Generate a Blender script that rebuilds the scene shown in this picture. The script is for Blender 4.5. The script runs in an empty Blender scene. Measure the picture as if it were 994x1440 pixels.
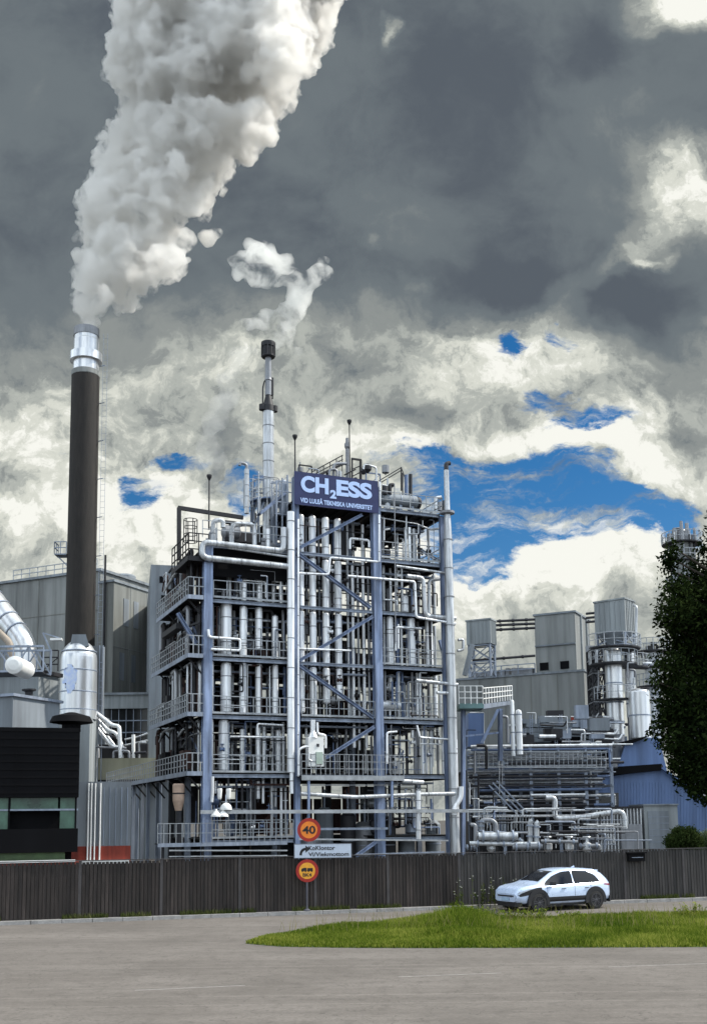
import bpy, bmesh, math, random
import numpy as np
from mathutils import Vector, Matrix, noise as mnoise
random.seed(7)
R = math.radians
C = bpy.context.scene.collection
sc = bpy.context.scene

# ------------------------------------------------------------------ camera
FPX, PPX, PPY, CAMH = 1500.0, 497.0, 959.0, 3.3
PITCH = math.atan(0.13)
cam = bpy.data.cameras.new('camera')
cam.sensor_fit = 'VERTICAL'; cam.sensor_height = 36.0
cam.lens = FPX/1440*36.0
cam.shift_y = (PPY-720)/1440
cam.clip_start = .2; cam.clip_end = 6000
camo = bpy.data.objects.new('camera', cam); C.objects.link(camo)
sc.camera = camo
CAM = Vector((0, 0, CAMH))
ROLL = .0115        # the photograph is tilted a little
FW = Vector((0, math.cos(PITCH), math.sin(PITCH))); UP0 = Vector((0, -math.sin(PITCH), math.cos(PITCH)))
RT = Vector((1, 0, 0))*math.cos(ROLL) - UP0*math.sin(ROLL); UP = UP0*math.cos(ROLL) + Vector((1, 0, 0))*math.sin(ROLL)
mx_ = Matrix((RT, UP, -FW)).transposed().to_4x4(); mx_.translation = CAM; camo.matrix_world = mx_
ZPX, XPY = 497, 1060
def ray(px, py): return FW + RT*((px-PPX)/FPX) + UP*((PPY-py)/FPX)
def at(px, py, Y):
    d = ray(px, py); return CAM + d*(Y/d.y)
def gnd(px, py, z=0.0):
    d = ray(px, py); return CAM + d*((z-CAMH)/d.z)
def xat(px, Y): return (at(px, XPY, Y)).x
def zat(py, Y): return at(ZPX, py, Y).z

# ------------------------------------------------------------------ render / view
sc.view_settings.view_transform = 'Standard'; sc.view_settings.look = 'None'
sc.view_settings.gamma = 1; sc.view_settings.exposure = 0.32
sc.view_settings.use_curve_mapping = False
cy = sc.cycles
sc.render.engine = 'CYCLES'
cy.use_denoising = True
cy.max_bounces = 14; cy.diffuse_bounces = 3; cy.glossy_bounces = 3; cy.transmission_bounces = 4
cy.transparent_max_bounces = 12; cy.volume_bounces = 8; cy.volume_step_rate = .16; cy.volume_max_steps = 400
cy.caustics_reflective = False; cy.caustics_refractive = False
cy.sample_clamp_indirect = 8

# ------------------------------------------------------------------ sun
SUN_AZ = R(80)      # clockwise from +Y (view direction) towards +X
SUN_EL = R(47)
sd = Vector((math.sin(SUN_AZ)*math.cos(SUN_EL), math.cos(SUN_AZ)*math.cos(SUN_EL), math.sin(SUN_EL)))
sl = bpy.data.lights.new('sun', 'SUN'); sl.energy = 4.2; sl.angle = R(.6); sl.color = (1, .95, .86)
so = bpy.data.objects.new('sun', sl); C.objects.link(so); so.location = (30, 60, 80)
so.rotation_euler = sd.to_track_quat('Z', 'Y').to_euler()

# ------------------------------------------------------------------ sky with cloud cover
world = bpy.data.worlds.new('World'); sc.world = world; world.use_nodes = True
wt = world.node_tree; wt.nodes.clear()
def N(tree, t, **kw):
    n = tree.nodes.new(t)
    for k, v in kw.items(): setattr(n, k, v)
    return n
def W_math(op, a, b=None, c=None, clamp=False):
    n = N(wt, 'ShaderNodeMath', operation=op, use_clamp=clamp)
    for i, x in enumerate((a, b, c)):
        if x is None: continue
        if isinstance(x, (int, float)): n.inputs[i].default_value = x
        else: wt.links.new(x, n.inputs[i])
    return n.outputs[0]
def W_vec(op, a, b):
    n = N(wt, 'ShaderNodeVectorMath', operation=op)
    for i, x in enumerate((a, b)):
        if isinstance(x, tuple): n.inputs[i].default_value = x
        elif isinstance(x, (int, float)): n.inputs['Scale'].default_value = x
        else: wt.links.new(x, n.inputs[i])
    if op == 'SCALE' and isinstance(b, (int, float)): n.inputs['Scale'].default_value = b
    return n.outputs[0]
def W_noise(vec, scale, detail=6, rough=.55, lac=2.0, dim='3D', out='Fac', dist=0):
    n = N(wt, 'ShaderNodeTexNoise', noise_dimensions=dim)
    wt.links.new(vec, n.inputs['Vector'])
    n.inputs['Scale'].default_value = scale; n.inputs['Detail'].default_value = detail
    n.inputs['Roughness'].default_value = rough; n.inputs['Lacunarity'].default_value = lac
    n.inputs['Distortion'].default_value = dist
    return n.outputs[out]
def W_ss(x, a, b):
    n = N(wt, 'ShaderNodeMapRange', interpolation_type='SMOOTHSTEP')
    wt.links.new(x, n.inputs[0]); n.inputs[1].default_value = a; n.inputs[2].default_value = b
    return n.outputs[0]
tc = N(wt, 'ShaderNodeTexCoord'); sep = N(wt, 'ShaderNodeSeparateXYZ'); wt.links.new(tc.outputs['Generated'], sep.inputs[0])
X, Y, Z = sep.outputs
yy = W_math('MAXIMUM', Y, .08)
comb = N(wt, 'ShaderNodeCombineXYZ'); wt.links.new(W_math('DIVIDE', X, yy), comb.inputs[0]); wt.links.new(W_math('DIVIDE', Z, yy), comb.inputs[1])
P = comb.outputs[0]
HALF = (-.5, -.5, -.5)
w1 = W_vec('SCALE', W_vec('ADD', W_noise(P, 4.5, 3, out='Color'), HALF), .11)
w2 = W_vec('SCALE', W_vec('ADD', W_noise(P, 20, 5, .6, out='Color'), HALF), .045)
PW = W_vec('ADD', W_vec('ADD', P, w1), w2)
PW1 = W_vec('ADD', P, w1)
def skyc(px, py):
    d = ray(px, py); return d.x/d.y, d.z/d.y
def blob(px, py, rx, ry, rot=0, vec=None):
    cx, cz = skyc(px, py)
    m = N(wt, 'ShaderNodeMapping', vector_type='TEXTURE')
    wt.links.new(vec or PW, m.inputs['Vector'])
    m.inputs['Location'].default_value = (cx, cz, 0); m.inputs['Rotation'].default_value = (0, 0, R(rot))
    m.inputs['Scale'].default_value = (rx/FPX, ry/FPX, 1)
    g = N(wt, 'ShaderNodeTexGradient', gradient_type='SPHERICAL'); wt.links.new(m.outputs[0], g.inputs[0])
    return g.outputs['Fac']
def blobs(base, lst, vec=None):
    acc = None
    for (px, py, rx, ry, rot, amp) in lst:
        s = W_ss(blob(px, py, rx, ry, rot, vec), 0, 1)
        acc = W_math('MULTIPLY_ADD', s, amp, base if acc is None else acc)
    return acc
# brightness of the cloud deck  (px, py, rx, ry, tilt, amount)
sepw = N(wt, 'ShaderNodeSeparateXYZ'); wt.links.new(PW, sepw.inputs[0])
grad = W_ss(sepw.outputs[1], skyc(497, 520)[1], skyc(497, 385)[1])
Lf = blobs(W_math('MULTIPLY_ADD', grad, -.36, .54), [
    (1000, -10, 170, 90, 0, .95), (975, 245, 120, 130, 30, .60), (900, 330, 120, 45, 48, .30), (985, 300, 60, 30, 0, .3), (925, 345, 40, 16, 20, .35), (820, 400, 90, 40, 30, .18), (880, 150, 140, 120, 0, .06), (560, 290, 200, 90, 0, .07),
    (710, 395, 260, 70, -8, -.14), (920, 450, 190, 110, -50, -.26), (960, 590, 100, 130, 0, -.16), (620, 130, 160, 200, 20, -.07), (840, 60, 110, 90, 0, -.08),
    (60, 300, 150, 200, 0, -.06), (40, 490, 220, 80, 0, -.14), (200, 480, 120, 60, 0, -.10),
    (700, 500, 200, 80, 10, .34), (850, 600, 200, 60, 15, .40), (640, 610, 330, 50, 0, .30), (500, 520, 120, 60, 0, -.10), (600, 470, 90, 40, 0, .12),
    (570, 585, 120, 40, 0, -.24), (150, 730, 380, 150, 0, .44), (30, 620, 160, 70, 0, .26), (330, 520, 90, 60, 0, .30), (130, 560, 120, 40, 0, .06),
    (300, 640, 50, 160, 0, -.22), (20, 680, 90, 50, 0, -.14), (440, 620, 160, 60, 0, .18), (575, 400, 36, 26, 0, .16), (520, 345, 26, 20, 0, .12), (550, 60, 16, 40, 0, .3),
    (900, 660, 130, 70, -20, .42), (800, 790, 330, 90, 0, .55), (890, 900, 240, 90, 0, -.04), (500, 800, 420, 160, 0, .34),
    (40, 780, 140, 40, 0, -.10), (180, 770, 80, 60, 0, .1)], PW)
fb = W_noise(PW1, 5.0, 9, .56)
fbl = W_math('SUBTRACT', fb, .5)
# relief: the same billows seen a little further towards the sun
big = W_noise(PW, 17, 10, .66)
big2 = W_noise(W_vec('ADD', PW, (.010, .014, 0)), 17, 10, .66)
rel = W_math('SUBTRACT', big, big2)
amp = W_ss(Lf, .15, .75)
L1 = W_math('MULTIPLY_ADD', fbl, W_math('MULTIPLY_ADD', amp, .05, .56), Lf)
L2 = W_math('MULTIPLY_ADD', W_math('MULTIPLY', rel, W_math('MULTIPLY_ADD', amp, 1.35, .12)), 1.0, L1)
L2 = W_math('MULTIPLY_ADD', L2, 1.22, -.09)
# unseen sky behind and beside the camera, brightened as fill for the tower front
dirn = W_noise(tc.outputs['Generated'], 2.6, 6, .55)
Lback = W_math('MULTIPLY_ADD', W_math('SUBTRACT', dirn, .5), .7, .92)
fr = W_ss(Y, .30, .62)
mixb = N(wt, 'ShaderNodeMix', data_type='FLOAT'); wt.links.new(fr, mixb.inputs[0]); wt.links.new(Lback, mixb.inputs[2]); wt.links.new(L2, mixb.inputs[3])
ramp = N(wt, 'ShaderNodeValToRGB'); wt.links.new(mixb.outputs[0], ramp.inputs[0])
cr = ramp.color_ramp; cr.interpolation = 'EASE'
stops = [(0.0, (.105, .125, .150)), (.20, (.165, .194, .212)), (.40, (.288, .312, .305)), (.58, (.46, .485, .45)), (.80, (.72, .735, .66)), (1.0, (.98, .98, .91))]
cr.elements[0].position = stops[0][0]; cr.elements[0].color = (*stops[0][1], 1)
cr.elements[1].position = 1.0; cr.elements[1].color = (*stops[-1][1], 1)
for p, c in stops[1:-1]:
    e = cr.elements.new(p); e.color = (*c, 1)
# openings of blue sky
Bf = blobs(0.0, [
    (720, 484, 50, 34, 0, 1.0), (785, 470, 45, 32, 0, .75), (760, 560, 75, 40, 8, .75), (810, 590, 100, 30, 8, .9), (540, 640, 60, 16, 0, .5), (600, 632, 60, 22, 0, .6),
    (760, 690, 260, 100, -14, 1.35), (650, 745, 120, 130, 0, .9), (900, 730, 120, 60, -15, 1.0), (950, 745, 60, 40, 0, .5), (700, 800, 60, 40, 0, .3),
    (185, 702, 70, 46, -10, 1.05), (340, 690, 46, 56, 0, 1.15), (240, 655, 70, 26, 0, .85), (165, 730, 50, 26, 0, .4), (75, 660, 40, 20, 0, .35),
    (700, 790, 110, 60, 0, .7), (820, 800, 130, 52, 0, -1.15), (910, 830, 90, 50, 0, -.6), (665, 850, 80, 40, 0, -.9), (905, 665, 90, 60, -25, -.75),
    (640, 625, 130, 20, 0, -.4), (810, 612, 150, 16, 4, -.55), (320, 760, 60, 30, 0, -.6), (560, 60, 30, 60, 0, .10)], PW)
wis = W_noise(W_vec('MULTIPLY', PW1, (1.0, 2.2, 1)), 20, 9, .68)
Bn = W_math('MULTIPLY_ADD', W_math('SUBTRACT', .5, wis), 2.6, Bf)
Bm = W_ss(Bn, .22, .74)
cir = W_noise(W_vec('MULTIPLY', PW, (1.0, 3.4, 1)), 9, 8, .66)
Bm = W_math('MULTIPLY', Bm, W_math('SUBTRACT', 1.0, W_math('MULTIPLY', W_ss(cir, .45, .66), .88)))
Bm = W_math('MULTIPLY', Bm, W_ss(Bf, .10, .3))
backb = W_ss(W_noise(tc.outputs['Generated'], 2.2, 5, .55), .52, .60)
mixbb = N(wt, 'ShaderNodeMix', data_type='FLOAT'); wt.links.new(fr, mixbb.inputs[0]); wt.links.new(backb, mixbb.inputs[2]); wt.links.new(Bm, mixbb.inputs[3])
sky = N(wt, 'ShaderNodeTexSky', sky_type='NISHITA'); sky.sun_disc = False
sky.sun_elevation = SUN_EL; sky.sun_rotation = SUN_AZ
sky.air_density = 1.0; sky.dust_density = .3; sky.ozone_density = 4.0
hs = N(wt, 'ShaderNodeHueSaturation'); hs.inputs['Saturation'].default_value = 1.36; wt.links.new(sky.outputs[0], hs.inputs['Color'])
bg1 = N(wt, 'ShaderNodeBackground'); wt.links.new(hs.outputs[0], bg1.inputs[0]); bg1.inputs[1].default_value = .075
tint = N(wt, 'ShaderNodeMix', data_type='RGBA'); wt.links.new(fr, tint.inputs[0]); tint.inputs[6].default_value = (.88, .97, 1.14, 1); tint.inputs[7].default_value = (1, 1, 1, 1)
tm = N(wt, 'ShaderNodeMix', data_type='RGBA', blend_type='MULTIPLY'); tm.inputs[0].default_value = 1; wt.links.new(ramp.outputs[0], tm.inputs[6]); wt.links.new(tint.outputs[2], tm.inputs[7])
bg2 = N(wt, 'ShaderNodeBackground'); wt.links.new(tm.outputs[2], bg2.inputs[0]); wt.links.new(W_math('MULTIPLY_ADD', fr, -1.03, 1.80), bg2.inputs[1])
ms = N(wt, 'ShaderNodeMixShader'); wt.links.new(mixbb.outputs[0], ms.inputs[0]); wt.links.new(bg2.outputs[0], ms.inputs[1]); wt.links.new(bg1.outputs[0], ms.inputs[2])
wo = N(wt, 'ShaderNodeOutputWorld'); wt.links.new(ms.outputs[0], wo.inputs[0])
world.cycles.sampling_method = 'MANUAL'; world.cycles.sample_map_resolution = 512

# ------------------------------------------------------------------ materials
MATS = {}
def mat(name, col, rough=.6, metal=0.0, var=.25, scale=1.5, streak=0.0, bump=.0, bscale=20, col2=None, spec=.4, coat=0, island=0):
    if name in MATS: return MATS[name]
    m = bpy.data.materials.new(name); m.use_nodes = True; t = m.node_tree
    b = t.nodes['Principled BSDF']
    b.inputs['Roughness'].default_value = rough; b.inputs['Metallic'].default_value = metal
    b.inputs['Specular IOR Level'].default_value = spec; b.inputs['Coat Weight'].default_value = coat
    g = N(t, 'ShaderNodeNewGeometry')
    mp = N(t, 'ShaderNodeMapping'); t.links.new(g.outputs['Position'], mp.inputs[0])
    mp.inputs['Scale'].default_value = (1, 1, .18 if streak else 1)
    nz = N(t, 'ShaderNodeTexNoise'); t.links.new(mp.outputs[0], nz.inputs['Vector'])
    nz.inputs['Scale'].default_value = scale; nz.inputs['Detail'].default_value = 8; nz.inputs['Roughness'].default_value = .65
    rp = N(t, 'ShaderNodeValToRGB'); t.links.new(nz.outputs['Fac'], rp.inputs[0])
    lo = col2 or tuple(c*(1-var) for c in col); hi = tuple(min(1, c*(1+var*.6)) for c in col)
    rp.color_ramp.elements[0].position = .32; rp.color_ramp.elements[0].color = (*lo, 1)
    rp.color_ramp.elements[1].position = .66; rp.color_ramp.elements[1].color = (*hi, 1)
    out = rp.outputs[0]
    if streak:
        mp2 = N(t, 'ShaderNodeMapping'); t.links.new(g.outputs['Position'], mp2.inputs[0]); mp2.inputs['Scale'].default_value = (1, 1, .04)
        n2 = N(t, 'ShaderNodeTexNoise'); t.links.new(mp2.outputs[0], n2.inputs['Vector']); n2.inputs['Scale'].default_value = scale*4; n2.inputs['Detail'].default_value = 5
        r2 = N(t, 'ShaderNodeMapRange'); t.links.new(n2.outputs['Fac'], r2.inputs[0]); r2.inputs[1].default_value = .45; r2.inputs[2].default_value = .75; r2.inputs[3].default_value = 1; r2.inputs[4].default_value = 1-streak
        mx = N(t, 'ShaderNodeMix', data_type='RGBA', blend_type='MULTIPLY'); mx.inputs[0].default_value = 1
        t.links.new(out, mx.inputs[6]); t.links.new(r2.outputs[0], mx.inputs[7]); out = mx.outputs[2]
    if island:
        r3 = N(t, 'ShaderNodeMapRange'); t.links.new(g.outputs['Random Per Island'], r3.inputs[0]); r3.inputs[3].default_value = 1-island; r3.inputs[4].default_value = 1+island
        mx = N(t, 'ShaderNodeMix', data_type='RGBA', blend_type='MULTIPLY'); mx.inputs[0].default_value = 1
        t.links.new(out, mx.inputs[6]); t.links.new(r3.outputs[0], mx.inputs[7]); out = mx.outputs[2]
    t.links.new(out, b.inputs['Base Color'])
    rr = N(t, 'ShaderNodeMapRange'); t.links.new(nz.outputs['Fac'], rr.inputs[0]); rr.inputs[3].default_value = max(0, rough-.12); rr.inputs[4].default_value = min(1, rough+.12)
    t.links.new(rr.outputs[0], b.inputs['Roughness'])
    if bump:
        nb = N(t, 'ShaderNodeTexNoise'); t.links.new(g.outputs['Position'], nb.inputs['Vector']); nb.inputs['Scale'].default_value = bscale; nb.inputs['Detail'].default_value = 6
        bp = N(t, 'ShaderNodeBump'); bp.inputs['Strength'].default_value = bump; bp.inputs['Distance'].default_value = .05
        t.links.new(nb.outputs['Fac'], bp.inputs['Height']); t.links.new(bp.outputs[0], b.inputs['Normal'])
    MATS[name] = m; return m
M_blue = mat('steel_blue_paint', (.22, .28, .42), .5, .15, .5, 1.6, .55, .15, 6)
M_steel = mat('galvanised_steel', (.27, .31, .38), .5, .3, .35, 1.5, .3)
M_rail = mat('railing_galvanised', (.34, .36, .38), .5, .3, .3, 2)
M_dark = mat('dark_steel', (.020, .020, .024), .6, .1, .4, 1.5, .2)
M_deck = mat('deck_grating', (.018, .017, .018), .8, 0, .4, 2)
M_tube = mat('white_insulation', (.84, .86, .88), .34, .3, .2, 1.4, .4, .12, 5)
M_pipe = mat('pale_pipe', (.56, .58, .60), .36, .4, .4, 1.8, .5, .12, 5)
M_grey = mat('grey_pipe', (.25, .26, .28), .45, .3, .35, 1.6, .3)
M_pdark = mat('dark_pipe', (.028, .028, .034), .5, .2, .4, 2)
M_pblue = mat('blue_grey_pipe', (.13, .18, .30), .45, .2, .3, 2)
M_rust = mat('red_brown_lagging', (.050, .022, .018), .8, 0, .4, 1.5, .3)
M_alu = mat('aluminium_cladding', (.66, .67, .68), .32, .75, .22, .8, .25)
M_conc = mat('concrete_light', (.225, .235, .23), .85, 0, .28, .35, .4, .2, 3)
M_conc2 = mat('concrete_olive', (.20, .205, .19), .85, 0, .3, .35, .4, .2, 3)
M_clad = mat('grey_cladding', (.21, .235, .26), .7, .1, .3, .4, .4)
M_cladw = mat('white_cladding', (.27, .295, .305), .7, 0, .3, .4, .4)
M_cream = mat('cream_cladding', (.40, .39, .29), .7, 0, .2, .5, .2)
M_black = mat('black_cladding', (.006, .006, .007), .8, 0, .3, .6, .1, spec=.08)
M_chim = mat('chimney_brown', (.023, .020, .018), .85, 0, .45, 3.0, .1, .4, 8)
M_bwall = mat('blue_cladding', (.115, .18, .34), .6, 0, .3, .5, .35)
M_glass = mat('window_dark', (.012, .014, .016), .15, 0, .3, .5)
M_ggreen = mat('green_glass', (.06, .12, .085), .3, 0, .6, .9)
M_red = mat('red_band', (.24, .035, .02), .7, 0, .4, 1.5, .2)
M_white = mat('white_paint', (.76, .76, .74), .5, 0, .12, 1)

# ------------------------------------------------------------------ mesh building
BASE = {}
class MB:
    def __init__(s): s.v = []; s.f = []; s.s = []
    def add(s, vs, fs, sm=False):
        o = len(s.v); s.v.extend([tuple(v) for v in vs]); s.f.extend([tuple(i+o for i in f) for f in fs]); s.s.extend([sm]*len(fs)); return s
    def hexa(s, p):   # 8 points: bottom 4 ccw, top 4
        return s.add(p, [(3, 2, 1, 0), (4, 5, 6, 7), (0, 1, 5, 4), (1, 2, 6, 5), (2, 3, 7, 6), (3, 0, 4, 7)])
    def box(s, c, d, ax=None):
        c = Vector(c); ex, ey, ez = ax or (Vector((1, 0, 0)), Vector((0, 1, 0)), Vector((0, 0, 1)))
        x, y, z = ex*d[0]/2, ey*d[1]/2, ez*d[2]/2
        return s.hexa([c-x-y-z, c+x-y-z, c+x+y-z, c-x+y-z, c-x-y+z, c+x-y+z, c+x+y+z, c-x+y+z])
    def bar(s, p, q, w, h=None, up=None):
        p, q = Vector(p), Vector(q); h = h or w; d = q-p; L = d.length
        if L < 1e-6: return s
        d.normalize(); up = Vector(up) if up is not None else (Vector((0, 0, 1)) if abs(d.z) < .95 else EU)
        a = d.cross(up).normalized(); b = a.cross(d).normalized()
        return s.box((p+q)/2, (L, w, h), (d, a, b))
    def ibeam(s, p, q, w, h, up=None, t=.03):
        p, q = Vector(p), Vector(q); d = (q-p).normalized(); up = Vector(up) if up is not None else (Vector((0, 0, 1)) if abs(d.z) < .95 else NV)
        a = d.cross(up).normalized(); b = a.cross(d).normalized()
        s.bar(p+b*(h/2-t/2), q+b*(h/2-t/2), w, t, up); s.bar(p-b*(h/2-t/2), q-b*(h/2-t/2), w, t, up)
        return s.bar(p, q, t, h-2*t, up)
    def tube(s, pts, r, n=10, caps=True):
        pts = [Vector(p) for p in pts]
        rs = r if isinstance(r, (list, tuple)) else [r]*len(pts)
        rings = []; a = None
        for i, p in enumerate(pts):
            d = ((pts[i+1]-p) if i+1 < len(pts) else (p-pts[i-1])); d.normalize()
            if 0 < i < len(pts)-1: d = (d + (p-pts[i-1]).normalized()).normalized()
            if a is None: a = d.orthogonal().normalized()
            a = (a - d*a.dot(d)).normalized(); b = d.cross(a)
            k = 1.0
            rings.append([p + (a*math.cos(t)+b*math.sin(t))*rs[i]*k for t in (2*math.pi*j/n for j in range(n))])
        vs = [v for rg in rings for v in rg]
        fs = [(i*n+j, i*n+(j+1) % n, (i+1)*n+(j+1) % n, (i+1)*n+j) for i in range(len(pts)-1) for j in range(n)]
        s.add(vs, fs, True)
        if caps:
            s.add(rings[0], [tuple(range(n-1, -1, -1))]); s.add(rings[-1], [tuple(range(n))])
        return s
    def pipe(s, pts, r, n=10, bend=None):
        return s.tube(elbows(pts, bend or r*2.2), r, n)
    def lathe(s, c, prof, n=20, axis=(0, 0, 1), caps=True):
        d = Vector(axis).normalized(); a = d.orthogonal().normalized(); b = d.cross(a); c = Vector(c)
        rings = [[c + d*z + (a*math.cos(2*math.pi*j/n)+b*math.sin(2*math.pi*j/n))*max(r, 1e-4) for j in range(n)] for r, z in prof]
        for i in range(len(prof)-1):
            sharp = True
            s.add(rings[i]+rings[i+1], [(j, (j+1) % n, n+(j+1) % n, n+j) for j in range(n)], True)
        if caps: s.add(rings[0], [tuple(range(n-1, -1, -1))]); s.add(rings[-1], [tuple(range(n))])
        return s
    def dome(s, c, r, h, n=20, k=6, axis=(0, 0, 1)):
        return s.lathe(c, [(r*math.cos(i*math.pi/2/k), h*math.sin(i*math.pi/2/k)) for i in range(k+1)], n, axis)
    def prism(s, poly, vec):
        n = len(poly); vec = Vector(vec); a = [Vector(p) for p in poly]; b = [p+vec for p in a]
        return s.add(a+b, [tuple(range(n-1, -1, -1)), tuple(range(n, 2*n))] + [(i, (i+1) % n, n+(i+1) % n, n+i) for i in range(n)])
    def build(s, name, m, parent=None, base=None, **tags):
        base = BASE.get(parent.name, Vector((0, 0, 0))) if parent else (Vector(base) if base is not None else s.foot())
        me = bpy.data.meshes.new(name)
        me.from_pydata([(x-base.x, y-base.y, z-base.z) for x, y, z in s.v], [], s.f)
        me.polygons.foreach_set('use_smooth', s.s); me.materials.append(m); me.update()
        o = bpy.data.objects.new(name, me); C.objects.link(o)
        if parent: o.parent = parent
        else: o.location = base
        BASE[o.name] = base
        for k, v in tags.items(): o[k] = v
        return o
    def foot(s):
        a = np.array(s.v); return Vector(((a[:, 0].min()+a[:, 0].max())/2, (a[:, 1].min()+a[:, 1].max())/2, a[:, 2].min()))
def elbows(pts, b, k=4):
    pts = [Vector(p) for p in pts]; out = [pts[0]]
    for i in range(1, len(pts)-1):
        p0, p, p1 = pts[i-1], pts[i], pts[i+1]
        l = min(b, (p-p0).length*.45, (p1-p).length*.45)
        A = p+(p0-p).normalized()*l; B = p+(p1-p).normalized()*l
        for j in range(k+1):
            t = j/k; out.append(A*(1-t)**2 + p*2*t*(1-t) + B*t*t)
    out.append(pts[-1]); return out
def thing(name, label, cat, loc, group=None):
    o = bpy.data.objects.new(name, None); C.objects.link(o); o.location = loc; o.empty_display_size = .3
    o['label'] = label; o['category'] = cat
    if group: o['group'] = group
    BASE[o.name] = Vector(loc); return o
def one(mb, name, m, label, cat, group=None):
    o = mb.build(name, m); o['label'] = label; o['category'] = cat
    if group: o['group'] = group
    return o
def txt(s, c, ex, ez, w, h, parent, m, depth=.012, bold=0.0, name='lettering', keep=None):
    """writing as real thin geometry; centred on c, w wide and h high along ex / ez"""
    cu = bpy.data.curves.new('t', 'FONT'); cu.body = s; cu.extrude = .02; cu.offset = bold
    o = bpy.data.objects.new('t', cu); C.objects.link(o); bpy.context.view_layer.update()
    me = bpy.data.meshes.new_from_object(o.evaluated_get(bpy.context.evaluated_depsgraph_get()))
    a = np.array([v.co[:] for v in me.vertices]); mn, mx = a.min(0), a.max(0); ce = (mn+mx)/2
    ex, ez, c = Vector(ex), Vector(ez), Vector(c); ny = ez.cross(ex)*-1
    base = BASE[parent.name]
    for v in me.vertices:
        q = v.co - Vector(ce)
        v.co = c + ex*(q.x/(mx[0]-mn[0])*w) + ez*(q.y/(mx[1]-mn[1])*h) - ny*(q.z/.04*depth*-1) - base
    bpy.data.objects.remove(o); bpy.data.curves.remove(cu)
    me.materials.clear(); me.materials.append(m)
    r = bpy.data.objects.new(name, me); C.objects.link(r); r.parent = parent; return r
ORD = ['first', 'second', 'third', 'fourth', 'fifth', 'sixth', 'seventh', 'eighth', 'ninth', 'tenth', 'eleventh', 'twelfth', 'thirteenth', 'fourteenth', 'fifteenth']

# tower frame of reference: u along the front, v away from the camera
YAW = R(23)
EU = Vector((math.cos(YAW), math.sin(YAW), 0)); NV = Vector((-math.sin(YAW), math.cos(YAW), 0)); EZ = Vector((0, 0, 1))
O = at(290, 1155, 65); O.z = 0
def W(u, v, z): return O + EU*u + NV*v + EZ*z
def T(px, py, v=0.0):
    d = ray(px, py); n = NV; k = ((O+NV*v)-CAM).dot(n)/d.dot(n); return CAM + d*k
def UZ(px, py, v=0.0):
    p = T(px, py, v)-O; return p.dot(EU), p.z
def U(px, v=0.0): return UZ(px, 950, v)[0]
AX = (EU, NV, EZ)
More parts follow.
